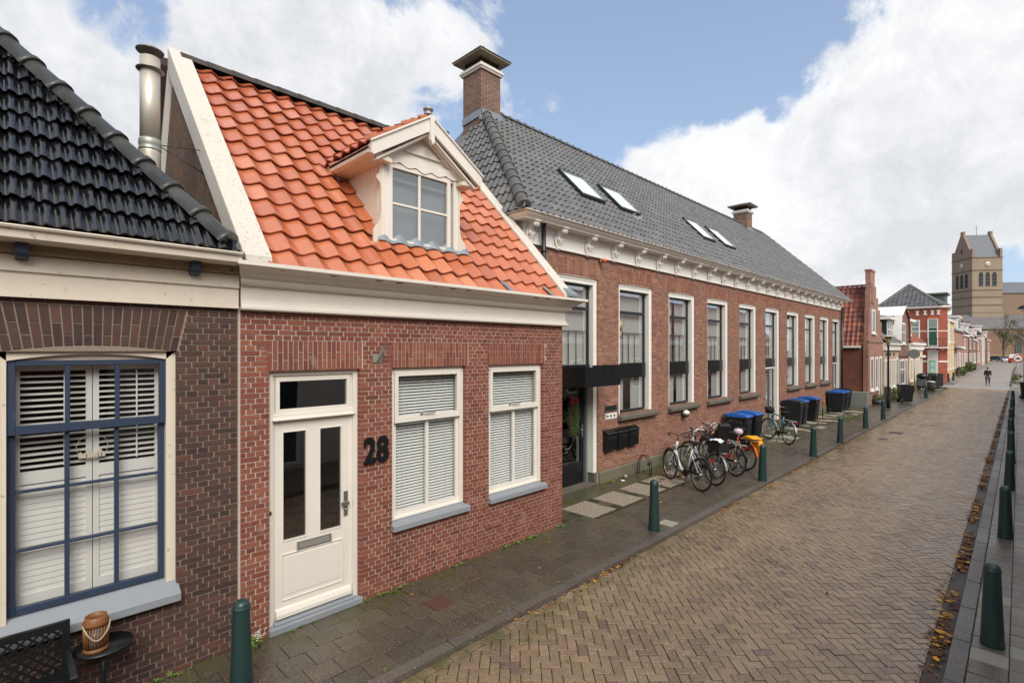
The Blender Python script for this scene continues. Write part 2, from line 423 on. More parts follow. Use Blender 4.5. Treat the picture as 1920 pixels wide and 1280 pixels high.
# ------------------------------------------------------------------ world, sun, camera
CAMH, TH = 3.2, math.atan(953/960)
F_, S_, C_ = 960., math.sin(TH), math.cos(TH)
def ray(px, py):
    u = (px-960)/F_; w = (655-py)/F_; v = Vector((S_*u+C_, S_-C_*u, w)); return v.normalized()
SUN_EL, SUN_AZ = rad(42), math.atan2(-.62, -.30)     # sun stands behind the camera, across the street
w = bpy.data.worlds.new('World'); SC.world = w; w.use_nodes = True
nt = NT(w.node_tree); bg = nt.n['Background']
sky = nt.add('ShaderNodeTexSky'); sky.sky_type = 'NISHITA'; sky.sun_disc = False
sky.sun_elevation = SUN_EL; sky.sun_rotation = math.pi/2-SUN_AZ; sky.air_density = 1.0; sky.dust_density = 1.2; sky.ozone_density = 1.6
dirv = nt.add('ShaderNodeTexCoord').outputs['Generated']
blobs = [((40, 230), 300, .55), ((480, 110), 240, .50), ((650, 170), 220, .40), ((880, 30), 120, .40), ((1790, 170), 330, .62), ((1560, 360), 230, .6),
         ((1310, 270), 150, .60), ((1080, 175), 95, .30), ((1130, 230), 60, .05), ((985, 200), 70, .1), ((1740, 470), 330, .6), ((1300, 430), 200, .35), ((2300, 200), 500, .3), ((-500, 200), 500, .4),
         ((1190, 40), 250, -.42), ((1440, 130), 130, -.42), ((230, 35), 85, -.55), ((790, 230), 100, -.1), ((1010, 330), 110, -.3), ((1900, 500), 75, -.75), ((1460, 250), 50, -.2), ((1250, 130), 150, -.25), ((1560, 20), 60, -.15)]
acc = None
for (px, py), rpx, wt in blobs:
    d = ray(px, py); u = (px-960)/F_; ang = math.atan(rpx/F_/math.sqrt(1+u*u*1.1))
    dp = nt.add('ShaderNodeVectorMath', operation='DOT_PRODUCT'); nt.link(dirv, dp.inputs[0]); dp.inputs[1].default_value = d
    mr = nt.add('ShaderNodeMapRange', interpolation_type='SMOOTHSTEP'); nt.link(dp.outputs['Value'], mr.inputs[0])
    mr.inputs[1].default_value = math.cos(ang*1.15); mr.inputs[2].default_value = math.cos(ang*.25); mr.inputs[3].default_value = 0; mr.inputs[4].default_value = wt
    acc = mr.outputs[0] if acc is None else nt.math('ADD', acc, mr.outputs[0])
for vec, c0, c1, wt in ((Vector((-.35, -.8, .5)), .0, .75, .8), (Vector((0, -.2, 1)), .75, 1., .3)):
    dp = nt.add('ShaderNodeVectorMath', operation='DOT_PRODUCT'); nt.link(dirv, dp.inputs[0]); dp.inputs[1].default_value = vec.normalized()
    mr = nt.add('ShaderNodeMapRange', interpolation_type='SMOOTHSTEP'); nt.link(dp.outputs['Value'], mr.inputs[0]); mr.inputs[1].default_value = c0; mr.inputs[2].default_value = c1; mr.inputs[3].default_value = 0; mr.inputs[4].default_value = wt
    acc = nt.math('ADD', acc, mr.outputs[0])
n1 = nt.noise(3.4, 9, .62, dirv, dist=.5); n2 = nt.noise(8.0, 9, .66, dirv, dist=.3); n3 = nt.noise(1.7, 5, .5, dirv)
dens = nt.math('ADD', acc, nt.math('MULTIPLY_ADD', n1, 1.9, -1.02))
dens = nt.math('ADD', dens, nt.math('MULTIPLY_ADD', n2, 1.5, -.74))
cl = nt.add('ShaderNodeMapRange', interpolation_type='SMOOTHSTEP'); nt.link(dens, cl.inputs[0]); cl.inputs[1].default_value = .0; cl.inputs[2].default_value = .36
sp = nt.add('ShaderNodeSeparateXYZ'); nt.link(dirv, sp.inputs[0])
# thin haze veil towards the horizon, then cloud body with soft grey cores
veil = nt.math('MULTIPLY_ADD', nt.math('SUBTRACT', 1., nt.math('MAXIMUM', sp.outputs[2], 0)), .42, .18)
base = nt.mix(veil, sky.outputs[0], (4.0, 5.1, 7.0))
shade = nt.add('ShaderNodeMapRange'); nt.link(nt.math('ADD', n2, nt.math('MULTIPLY', n3, .8)), shade.inputs[0]); shade.inputs[1].default_value = .78; shade.inputs[2].default_value = 1.12
ccol = nt.mix(shade.outputs[0], (7.2, 7.2, 7.2), (5.1, 5.2, 5.4))
skyc = nt.mix(nt.math('MULTIPLY', cl.outputs[0], .96), base, ccol)
low = nt.add('ShaderNodeMapRange'); nt.link(sp.outputs[2], low.inputs[0]); low.inputs[1].default_value = -.05; low.inputs[2].default_value = 0.; 
nt.link(nt.mix(low.outputs[0], (2.2, 2.1, 2.0), skyc), bg.inputs[0]); bg.inputs[1].default_value = .098

sl = bpy.data.lights.new('sun', 'SUN'); sl.energy = 2.2; sl.angle = rad(36); sl.color = (1, .955, .89)
so = bpy.data.objects.new('sun', sl); COL.objects.link(so)
sd = Vector((math.cos(SUN_EL)*math.cos(SUN_AZ), math.cos(SUN_EL)*math.sin(SUN_AZ), math.sin(SUN_EL)))
so.rotation_euler = sd.to_track_quat('Z', 'Y').to_euler(); so.location = (0, -10, 20)
cd = bpy.data.cameras.new('camera'); cd.lens = 18; cd.sensor_width = 36; cd.clip_end = 2000; cd.clip_start = .05; cd.shift_y = 15/1920
co = bpy.data.objects.new('camera', cd); COL.objects.link(co); co.location = (0, 0, CAMH)
co.rotation_euler = (rad(90), 0, TH-rad(90)); SC.camera = co
SC.view_settings.view_transform = 'Standard'; SC.view_settings.look = 'None'; SC.view_settings.exposure = 0.6; SC.view_settings.gamma = 1
SC.cycles.max_bounces = 7; SC.cycles.transparent_max_bounces = 12; SC.cycles.caustics_reflective = False; SC.cycles.caustics_refractive = False
SC.cycles.sample_clamp_indirect = 6

# ------------------------------------------------------------------ ground, road, pavements
ZR = -.06
M_ground = M('ground_soil', '#6d665a', .95, noise=(.5, .15))
mb = MB(); mb.poly([(-900, -1200, -.16), (1500, -1200, -.16), (1500, 1200, -.16), (-900, 1200, -.16)])
tag(mb.build('ground', M_ground), kind='structure')

def TRK(nt, P):      # worn tracks running along the street
    mp = nt.add('ShaderNodeMapping'); mp.inputs['Scale'].default_value = (.22, 2.6, 1); nt.link(P, mp.inputs[0]); return mp.outputs[0]
def paver_material(name, ramp, rough, moss, speck, mossk=(0, 0)):
    m, nt, b = new_mat(name); g = nt.add('ShaderNodeNewGeometry'); P = g.outputs['Position']
    c = nt.ramp(g.outputs['Random Per Island'], [(i/(len(ramp)-1), x) for i, x in enumerate(ramp)])
    big = nt.noise(.55, 4, .6, P); sm = nt.noise(48, 3, .7, P)
    h = nt.add('ShaderNodeHueSaturation'); nt.link(c, h.inputs['Color'])
    nt.link(nt.math('MULTIPLY', nt.math('MULTIPLY', nt.math('MULTIPLY_ADD', big, .8, .65), nt.math('MULTIPLY', nt.math('MULTIPLY_ADD', nt.noise(3.5, 5, .7, P), .5, .75), nt.math('MULTIPLY_ADD', nt.noise(1., 4, .6, TRK(nt, P)), .6, .70))), nt.math('MULTIPLY_ADD', sm, speck, 1-speck/2)), h.inputs['Value'])
    k = nt.math('MULTIPLY', nt.math('SUBTRACT', nt.noise(75, 1, .5, P), .63), 20, clamp=True)
    c2 = nt.mix(nt.math('MULTIPLY', k, .55), h.outputs[0], lin('#c4b9ab'))
    s = nt.add('ShaderNodeSeparateXYZ'); nt.link(P, s.inputs[0])
    if moss:
        f = nt.noise(2.2, 6, .7, P)
        near = nt.add('ShaderNodeMapRange'); nt.link(s.outputs[1], near.inputs[0]); near.inputs[1].default_value = mossk[0]; near.inputs[2].default_value = mossk[1]
        q = nt.math('MULTIPLY', nt.math('SUBTRACT', nt.math('MULTIPLY_ADD', near.outputs[0], .20, f), .60), 5., clamp=True)
        c2 = nt.mix(nt.math('MULTIPLY', q, moss), c2, lin('#4d4f2a'))
    nt.link(c2, b.inputs['Base Color'])
    rr = nt.math('MULTIPLY_ADD', big, .7, rough-.50, clamp=True); nt.link(rr, b.inputs['Roughness'])
    bn = nt.add('ShaderNodeBump'); bn.inputs['Strength'].default_value = .5; bn.inputs['Distance'].default_value = .004
    nt.link(nt.noise(110, 3, .7, P), bn.inputs['Height']); nt.link(bn.outputs[0], b.inputs['Normal'])
    return m
M_paver = paver_material('road_brick', ['#826d54', '#887359', '#7a6650', '#8e785f', '#7f6b56', '#867159', '#766350', '#8c775c', '#806c54', '#6b544a'], .46, .8, .8, (3.4, 4.4))
M_joint = M('sandy_joint', '#302e1a', .95, noise=(3, .2), grime=(2.5, .52, '#3e4422', 3))
M_slab = paver_material('pavement_slab', ['#4c463b', '#494339', '#514a3f', '#4a433a', '#444037', '#544c40', '#4d443a', '#4b453a'], .45, .85, .6, (4.9, 6.2))
M_slab_r = paver_material('pavement_slab_right', ['#665c50', '#5f564b', '#6d6356', '#655a4f', '#61574d', '#71675a'], .55, .5, .35, (.6, -.9))
M_kerb = paver_material('kerb_stone', ['#554e48', '#59524c', '#504a45', '#5e5750'], .6, .35, .5, (4.2, 5.6))
M_pebble = M('exposed_pebble', '#988c7b', .7, noise=(30, .6), spots=[(34, .55, '#4f463b', .9), (30, .62, '#d4cab8', .8)], bump=(34, .9))
M_lightslab = M('pale_slab', '#9b9688', .7, noise=(6, .15), bump=(60, .3), grime=(4, .6, '#7d7a5e', 1.5))
M_redslab = M('red_slab', '#58392f', .7, noise=(20, .3), bump=(60, .3))

def clip_y(poly, ylo, yhi):
    for sgn, lim in ((1, ylo), (-1, -yhi)):
        out = []
        for i, p in enumerate(poly):
            q = poly[(i+1) % len(poly)]; dp, dq = sgn*p[1]-lim, sgn*q[1]-lim
            if dp >= 0: out.append(p)
            if dp*dq < 0: t = dp/(dp-dq); out.append((p[0]+(q[0]-p[0])*t, p[1]+(q[1]-p[1])*t))
        poly = out
        if len(poly) < 3: return []
    return poly
def slab(mb, poly, z, r, skirt=.03, jt=.004, ch=.003, tilt=.002):
    """one paving unit as an island: inset top with a small chamfer"""
    cx = sum(p[0] for p in poly)/len(poly); cy = sum(p[1] for p in poly)/len(poly); n = len(poly)
    tx, ty, dz = r.uniform(-tilt, tilt), r.uniform(-tilt, tilt), r.uniform(-tilt, tilt)*.7
    def ins(p, k):
        dx, dy = p[0]-cx, p[1]-cy; l = math.hypot(dx, dy) or 1; f = max(0, (l-k)/l); return (cx+dx*f, cy+dy*f)
    b = len(mb.v)
    for k, dzz in ((jt+ch*2, 0), (jt, -ch), (jt, -skirt)):
        for p in poly:
            q = ins(p, k*1.3); mb.v.append((q[0], q[1], z+dz+dzz+(q[0]-cx)*tx*3+(q[1]-cy)*ty*3))
    mb.face(range(b, b+n))
    for L_ in (0, 1):
        for i in range(n):
            j = (i+1) % n; mb.face((b+(L_+1)*n+i, b+(L_+1)*n+j, b+L_*n+j, b+L_*n+i))
# road: herringbone laid at 45 degrees
r = random.Random(5); mb = MB(); wv = .105; k45 = math.sqrt(.5); ylo, yhi = .70, 4.21
XN, XF = -2.5, 57.5
def rot(p): return (k45*(p[0]-p[1])*wv, k45*(p[0]+p[1])*wv)
rng = int((XF+8)/wv)+4
for x in range(-60, rng):
    for y in range(-rng, 90):
        c = (x-y) % 4
        if c == 0: P = [(x, y), (x+2, y), (x+2, y+1), (x, y+1)]
        elif c == 3: P = [(x, y), (x+1, y), (x+1, y+2), (x, y+2)]
        else: continue
        cx, cy = rot((x+1, y+1))
        if not (XN < cx < XF and ylo-.2 < cy < yhi+.2): continue
        Q = clip_y([rot(p) for p in P], ylo, yhi)
        if len(Q) < 3: continue
        Q2 = [(p[0]+0, p[1]) for p in Q]
        slab(mb, Q2, ZR, r, .02, .0056, .003, .005)
# edge course laid along the kerbs
for (ya, yb) in ((4.21, 4.32),):
    x = XN
    while x < XF:
        slab(mb, [(x, ya), (x+.21, ya), (x+.21, yb), (x, yb)], ZR, r, .02, .0035, .002, .004); x += .21
mb.m = 1; mb.poly([(XN, .52, ZR-.014), (XF, .52, ZR-.014), (XF, 4.45, ZR-.014), (XN, 4.45, ZR-.014)])
road = tag(mb.build('road', [M_paver, M_joint]), kind='structure')
# crossing band and the road beyond it
M_cross = M('crossing_asphalt', '#85878a', .55, noise=(.8, .15), bump=(60, .2))
M_crossb = M('crossing_brick_band', '#a08f78', .7, noise=(1.5, .2), bump=(60, .3))
M_farroad = M('far_road_brick', '#8c827a', .5, noise=(.35, .18), bump=(40, .3), streak=((.4, 5, 1), .12))
mb = MB(); mb.poly([(57.5, -14, ZR-.004), (59.0, -14, ZR-.004), (59.0, 40, ZR-.004), (57.5, 40, ZR-.004)]); mb.m = 1
mb.poly([(51.5, 5.4, ZR-.002), (57.5, 6.6, ZR-.002), (57.5, 40, ZR-.003), (62.5, 40, ZR-.003), (62.5, -14, ZR), (59.0, -14, ZR), (59.0, 5.2, ZR-.001)])
tag(mb.build('crossing', [M_crossb, M_cross]), kind='structure')
mb = MB(); mb.poly([(62.5, .7, ZR-.002), (110, .9, ZR-.002), (185, .2, ZR-.002), (300, -4, ZR-.002), (300, 30, ZR-.002), (200, 12, ZR-.002), (170, 4.4, ZR-.002), (110, 4.5, ZR-.002), (62.5, 4.4, ZR-.002)])
tag(mb.build('road', M_farroad), kind='structure')

# left kerb, right kerb
r = random.Random(8); mb = MB()
def kerbs(mb, x0, x1, ya, yb, z, L=1.0):
    x = x0
    while x < x1:
        slab(mb, [(x, ya), (min(x+L, x1), ya), (min(x+L, x1), yb), (x, yb)], z, r, .16, .003, .008, .0008); x += L
kerbs(mb, -2.5, 50.5, 4.325, 4.47, .0)
tag(mb.build('kerb', M_kerb), kind='structure')
mb = MB(); kerbs(mb, -2.5, 57, .385, .535, .002); tag(mb.build('kerb', M_kerb), kind='structure')
M_gutter = M('wet_gutter', '#4a4039', .6, noise=(5, .3), bump=(40, .5), grime=(3, .5, '#3d3a26', 2))
mb = MB(); mb.poly([(-2.5, .53, ZR-.006), (57, .53, ZR-.006), (57, .70, ZR-.006), (-2.5, .70, ZR-.006)])
tag(mb.build('gutter', M_gutter), kind='structure')
# far pavements
mb = MB(); mb.box(64, 190, 4.42, 12, -.12, -.002); mb.box(59, 190, -1.9, .55, -.12, -.004)
tag(mb.build('pavement', M('far_pavement', '#7d7770', .7, noise=(.7, .15))), kind='structure')
# left pavement of square slabs in half bond, running up to the walls
r = random.Random(9); mb = MB(); special = []
pebbles = [(8.40, 6.16), (9.44, 6.16), (10.46, 6.17), (11.45, 6.17), (12.5, 6.2)]
s3 = .30
nrow = 0; y = 4.475
while y < 7.15:
    x = -2.5+(s3/2 if nrow % 2 else 0); yb = min(y+s3, 7.17)
    while x < 34.2:
        xb = x+s3; ok = True
        if y > 5.9 and x < 7.28: ok = False
        cx, cy = (x+xb)/2, (y+yb)/2
        for px_, py_ in pebbles:
            if abs(cx-px_) < .42 and abs(cy-py_) < .40: ok = False
        if cy > 5.55 and 18.9 < cx < 31.5 and (int((cx-18.9)/.6) % 2 == 0) and cy < 7.0 and r.random() < .62: ok = False; special.append((x, xb, y, yb, 2))
        if 3.9 < cx < 4.2 and 5.0 < cy < 5.3 and ok: ok = False; special.append((x, xb, y, yb, 3))
        if ok and ((8.5 < cx < 9.6 and 4.45 < cy < 4.7)) and r.random() < .6: ok = False; special.append((x, xb, y, yb, 2))
        if ok: slab(mb, [(x, y), (xb, y), (xb, yb), (x, yb)], 0, r, .05, .003, .003, .003)
        x += s3
    y += s3; nrow += 1
for x, xb, y, yb, mm in special:
    mb.m = 2 if mm == 2 else 3; slab(mb, [(x, y), (xb, y), (xb, yb), (x, yb)], 0, r, .05, .003, .003, .003)
mb.m = 4
for px_, py_ in pebbles:
    for dx in (-.2, .2):
        slab(mb, [(px_-.4, py_-.39), (px_+.4, py_-.39), (px_+.4, py_+.39), (px_-.4, py_+.39)], 0.001, r, .05, .004, .003, .001); break
mb.m = 1; mb.poly([(-2.5, 4.4, -.012), (34.2, 4.4, -.012), (34.2, 7.3, -.012), (-2.5, 7.3, -.012)])
# further along: pavement in front of the small houses
mb.m = 0
y = 4.475
while y < 6.1:
    x = 34.2
    while x < 51.2:
        slab(mb, [(x, y), (x+.6, y), (x+.6, min(y+.3, 6.15)), (x, min(y+.3, 6.15))], 0, r, .05, .003, .003, .002); x += .6
    y += .3
mb.m = 1; mb.poly([(34.2, 4.4, -.012), (51.2, 4.4, -.012), (51.2, 6.3, -.012), (34.2, 6.3, -.012)])
tag(mb.build('pavement', [M_slab, M_joint, M_lightslab, M_redslab, M_pebble]), kind='structure')
# right pavement
mb = MB(); y = .38
while y > -1.75:
    x = -2.5+r.uniform(0, .05); yb = y-s3
    while x < 57:
        light = r.random() < .028 or (abs(x-7.0) < .16 and .0 < y < .5 and y > .2)
        mb.m = 2 if light else 0
        slab(mb, [(x, yb), (x+s3 if x < 20 else x+.6, yb), (x+s3 if x < 20 else x+.6, y), (x, y)], 0, r, .05, .003, .003, .003)
        x += s3 if x < 20 else .6
    y -= s3
mb.m = 1; mb.poly([(-2.5, -1.8, -.012), (57, -1.8, -.012), (57, .44, -.012), (-2.5, .44, -.012)])
tag(mb.build('pavement', [M_slab_r, M_joint, M_lightslab]), kind='structure')
# rusty drain cover and a patch in the road
def cover(x, y, s, name, lab):
    mb = MB(); mb.box(x-s, x+s, y-s*.7, y+s*.7, ZR-.01, ZR+.006); mb.m = 1
    for i in range(5): mb.box(x-s*.8, x+s*.8, y-s*.6+i*s*.27, y-s*.6+i*s*.27+.03, ZR+.006, ZR+.012)
    o = mb.build(name, [M('cast_iron', '#4b423b', .6, noise=(9, .3), metal=.3), M('cast_iron_rib', '#5e564d', .5, noise=(9, .3), metal=.3)], org=(x, y, ZR)); tag(o, lab, 'drain cover', 'iron covers in the road')
_d = 3.26*960/(811-655)
cover(*[((_d*(S_*.75+C_))), (_d*(S_-C_*.75))], .30, 'drain_cover', 'larger square iron cover set in the brick road')
_d = 3.26*960/(823-655)
cover(*[((_d*(S_*.726+C_))), (_d*(S_-C_*.726))], .17, 'drain_cover', 'smaller iron cover in the road on the camera side of the larger one')
# ------------------------------------------------------------------ sash window helper for house 28
def blind(parent, x0, x1, z0, z1, y, pitch=.042, tilt=38, mat=None):
    mb = MB(); z = z1-.03; c, s = math.cos(rad(tilt))*.024, math.sin(rad(tilt))*.024
    mb.box(x0, x1, y-.02, y+.02, z1-.03, z1)
    while z > z0:
        mb.poly([(x0, y-c, z-s), (x1, y-c, z-s), (x1, y, z+.003), (x0, y, z+.003)]); mb.poly([(x0, y, z+.003), (x1, y, z+.003), (x1, y+c, z+s), (x0, y+c, z+s)]); z -= pitch
    for t in (.16, .5, .84):
        x = x0+(x1-x0)*t; mb.box(x-.002, x+.002, y-.028, y-.026, z0, z1)
    return mb.build('blind', mat or M_blind, parent)
def room(parent, x0, x1, z0, z1, y, d=.6, mat=None, name='room_lining'):
    mb = MB(); mb.poly([(x0, y+d, z0), (x1, y+d, z0), (x1, y+d, z1), (x0, y+d, z1)])
    mb.poly([(x0, y, z0), (x0, y+d, z0), (x0, y+d, z1), (x0, y, z1)]); mb.poly([(x1, y, z0), (x1, y+d, z0), (x1, y+d, z1), (x1, y, z1)])
    mb.poly([(x0, y, z0), (x1, y, z0), (x1, y+d, z0), (x0, y+d, z0)]); mb.poly([(x0, y, z1), (x1, y, z1), (x1, y+d, z1), (x0, y+d, z1)])
    return mb.build(name, mat or M_room, parent)

# ================================================================== HOUSE 28
Y0 = 5.95
H = thing('brick_house', 'red brick cottage numbered 28 with orange pantile roof and cream dormer', 'house', (4.5, Y0, 0), 'old houses and buildings along the street')
D = (2.148, 3.254, 0., 2.96); W1 = (3.722, 5.0, .86, 2.95); W2 = (5.475, 6.77, .86, 2.95)
mb = MB(); LZ = (2.95, 3.312)
holes = [rect_hole(*D), rect_hole(*W1), rect_hole(*W2)] + [rect_hole(a, b, LZ[0], LZ[1]) for a, b in ((2.13, 3.30), (3.70, 5.06), (5.45, 6.83))]
brick_facade(mb, 1.845, 7.30, 0, 3.66, Y0, holes, seed=4, L=.196, H=.0585, jt=.011)
for i, (a, b) in enumerate(((2.13, 3.29), (3.705, 5.05), (5.455, 6.82))): soldier(mb, a, b, LZ[0]+.004, LZ[1]-.012, Y0, seed=20+i, W=.058, jt=.011)
backing(mb, 1.832, 7.296, -.1, 3.66, Y0, [D, W1, W2])
mb.m = 1; mb.box(1.828, 1.848, Y0-.002, Y0+.02, 0, 3.62)
mb.m = 2; mb.box(7.05, 7.298, Y0+.25, 11.2, -.1, 4.0)
wall = mb.build('wall', [M_brick_red, M_mortar_light, brick_mat('brick_red_side', '#7d4136', '#6d3a33', '#a39486')], H)
# cornice
prof = [(.0, 3.62), (.07, 3.62), (.085, 3.635), (.085, 3.665), (.06, 3.672), (.06, 3.695), (.05, 3.70), (.05, 3.722), (.04, 3.728), (.04, 3.885), (.085, 3.895), (.115, 3.905), (.13, 3.93), (.125, 3.955), (.15, 3.965),
        (.155, 3.975), (.175, 3.98), (.20, 4.0), (.235, 4.03), (.29, 4.055), (.335, 4.065), (.345, 4.07), (.345, 4.11), (.28, 4.112), (.27, 4.05), (.02, 4.05), (.0, 4.1)]
mb = MB()
def pl_(x): return lambda o: (x, Y0-o)
sweep_profile(mb, prof, [lambda o: (1.842-.42*max(0, o-.06), Y0-o), lambda o: (7.30+o*.95, Y0-o), lambda o: (7.30+o*.95, Y0+.9)])
mb.build('cornice', M_cream, H)
# door
yd = Y0+.07
mb = MB(); frame(mb, D[0], D[1], .03, D[3], yd-.01, yd+.14, .062, .06, 0); frame(mb, D[0]+.062, D[1]-.062, .06, D[3]-.06, yd+.02, yd+.12, .03, .04, 0)
mb.box(D[0]+.062, D[1]-.062, yd-.015, yd+.1, 2.395, 2.46); mb.box(D[0]+.05, D[1]-.05, yd-.045, yd+.0, 2.385, 2.405)
df = mb.build('door_frame', M_cream, H, bevel=.004)
mb = MB(); frame(mb, 2.245, 3.16, 2.46, 2.875, yd+.0, yd+.05, .045, .045, .05); tw = mb.build('transom_window', M_cream, H, bevel=.003)
pane(2.28, 3.12, 2.5, 2.84, yd+.035, 'pane', M_glass_dark, tw)
mb = MB(); DX0, DX1, DZ0, DZ1 = 2.243, 3.165, .105, 2.385; g1 = (2.335, 2.60, .99, 2.24); g2 = (2.775, 3.045, .99, 2.24); y0, y1 = yd+.025, yd+.075
xs = [DX0, g1[0], g1[1], g2[0], g2[1], DX1]
mb.box(DX0, DX1, y0, y1, DZ0, .99); mb.box(DX0, DX1, y0, y1, 2.24, DZ1)
for a, b in ((xs[0], xs[1]), (xs[2], xs[3]), (xs[4], xs[5])): mb.box(a, b, y0, y1, .99, 2.24)
mb.box(2.36, 3.03, y0-.006, y0, .36, .80)                        # raised field of the lower panel
for a, b, c_, d_ in ((2.325, 3.06, .825, .838), (2.325, 3.06, .30, .313)): mb.box(a, b, y0-.012, y0, c_, d_)
mb.box(2.318, 2.328, y0-.012, y0, .30, .838); mb.box(3.055, 3.065, y0-.012, y0, .30, .838)
mb.prism([(y0-.05, .12), (y0-.05, .165), (y0-.03, .21), (y0, .225), (y0, .12)], 'x', DX0, DX1)
for g in (g1, g2): frame(mb, g[0]-.012, g[1]+.012, g[2]-.012, g[3]+.012, y0-.008, y0+.01, .014)
door = mb.build('door', M_cream, H, bevel=.003)
for g in (g1, g2): pane(*g, y0+.02, 'pane', M_glass_dark, door)
mb = MB(); mb.box(2.50, 2.90, y0-.018, y0, .845, .935); mb.m = 1; mb.box(2.515, 2.885, y0-.022, y0-.018, .858, .922); mb.box(2.49, 2.50, y0-.024, y0, .84, .94); mb.box(2.90, 2.91, y0-.024, y0, .84, .94)
mb.build('letter_slot', [M_chrome, M_zinc], door)
mb = MB(); mb.box(3.078, 3.132, y0-.014, y0, 1.11, 1.42); mb.box(3.03, 3.13, y0-.06, y0-.04, 1.255, 1.30); mb.box(3.095, 3.115, y0-.05, y0, 1.265, 1.29); mb.lathe([(.012, 0), (.012, .02)], 10, (0, 0, 0), T=lambda q: (3.105+q[0], y0-.012-q[2], 1.19+q[1]))
mb.build('handle', M_chrome, door, bevel=.003)
mb = MB(); mb.box(D[0]-.01, D[1]+.02, Y0-.05, Y0+.2, .0, .075); mb.box(D[0]+.062, D[1]-.062, Y0+.0, Y0+.2, .075, .10); mb.build('threshold', M_grey_sill, H, bevel=.006)
mb = MB(); mb.box(D[0]+.01, D[1]-.01, yd+.16, yd+.18, 0, 2.95); mb.poly([(D[0], yd+1.6, 0), (D[1], yd+1.6, 0), (D[1], yd+1.6, 3), (D[0], yd+1.6, 3)])
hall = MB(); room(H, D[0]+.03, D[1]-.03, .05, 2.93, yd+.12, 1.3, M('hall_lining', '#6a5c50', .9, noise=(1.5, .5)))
mb = MB(); mb.lathe([(.0, -.03), (.018, -.028), (.022, -.014), (.012, 0)], 12, T=lambda q: (2.168+q[0], yd-.012+q[2], 1.36+q[1])); mb.build('bell_push', M('bronze', '#5b4436', .4, metal=.6), H)
# windows
for (a, b, c_, d_), xm in ((W1, 4.365), (W2, 6.135)):
    yw = Y0+.06; mb = MB()
    frame(mb, a, b, c_+.03, d_, yw, yw+.14, .07, .055, .03)
    mb.box(a+.06, b-.06, yw-.02, yw+.02, d_-.075, d_-.05)
    wn = mb.build('window', M_cream, H, bevel=.004)
    mb = MB(); frame(mb, a+.075, b-.07, 2.20, d_-.065, yw-.018, yw+.035, .055, .05, .085); up = mb.build('upper_sash', M_cream, wn, bevel=.004)
    mb = MB(); frame(mb, a+.07, b-.07, c_+.05, 2.20, yw+.035, yw+.08, .05, 0, .075); mb.box(xm-.026, xm+.026, yw+.04, yw+.08, c_+.12, 2.20); mb.build('lower_sash', M_cream, wn, bevel=.003)
    pane(a+.12, b-.12, 2.27, d_-.1, yw+.008, 'pane', M_glass, wn)
    pane(a+.11, xm-.02, c_+.11, 2.2, yw+.062, 'pane', M_glass, wn); pane(xm+.02, b-.11, c_+.11, 2.2, yw+.062, 'pane', M_glass, wn)
    mb = MB(); x = (a+b)/2-.14; mb.tube([(x, yw-.03, 2.305), (x+.10, yw-.045, 2.30), (x+.22, yw-.05, 2.305)], .008, 6); mb.box(x-.02, x+.02, yw-.03, yw-.018, 2.28, 2.33); mb.build('window_stay', M_zinc, wn)
    blind(wn, a+.08, b-.08, c_+.08, d_-.09, yw+.13)
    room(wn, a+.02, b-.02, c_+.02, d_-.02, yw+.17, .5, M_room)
    mb = MB(); mb.prism([(Y0-.075, c_-.085), (Y0-.075, c_-.005), (Y0+.12, c_+.035), (Y0+.12, c_-.085)], 'x', a-.018, b+.04); mb.build('sill', M_grey_sill, wn, bevel=.006)
# house number digits and flag socket
for ch_, x in (('2', 3.29), ('8', 3.475)):
    o = text_mesh('house_number', ch_, .455, M_black, .012, H, (x, Y0-.03, 1.75), sx=.78, weight=.012)
mb = MB(); mb.box(3.43, 3.56, Y0-.012, Y0, 3.03, 3.14); mb.tube([(3.50, Y0-.01, 3.06), (3.53, Y0-.13, 3.22)], .024, 10, caps=False); mb.tube([(3.50, Y0-.01, 3.06), (3.53, Y0-.13, 3.22)], .018, 10, caps=False); mb.build('flag_holder', M_zinc, H)
# roof
KR = 1.054; def_z = lambda b: 4.2+(b-5.85)*KR
RY, RZ = 9.0, def_z(9.0)
nrm = Vector((0, -KR, 1)).normalized()
def pantile(A, p=1.35): return lambda t: A*((1+math.cos(2*math.pi*t))/2)**p
DR = dict(x0=3.80, x1=5.16, yf=6.30)
mb = MB(); sl_ = Vector((0, 1, KR)).normalized(); O = Vector((2.04, 5.70, def_z(5.70)))+nrm*.0
L_ = (RY-5.70)*math.sqrt(1+KR*KR)
def in_dormer(p): return DR['x0']+.10 < p.x < DR['x1']-.10 and p.y > 6.36 and p.y < 8.0
tile_roof(mb, O, (1, 0, 0), sl_, 5.10, L_, .2915, .332, pantile(.054, 1.05), lift=.042, seg=14, seed=5, skip=in_dormer)
roof = mb.build('roof', M_tile_red, H)
mb = MB(); mb.prism([(5.78, def_z(5.78)-.02), (RY, RZ-.03), (9.75, 5.9), (11.2, 4.1), (5.78, 4.1)], 'x', 1.9, 7.24)
mb.build('roof_deck', M('roof_deck', '#3b2a22', .9), roof)
mb = MB(); ridge_tiles(mb, (1.95, RY, RZ+.03), (7.25, RY, RZ+.03), .12, .36, collar=False); mb.build('ridge', M_ridge_dark, roof)
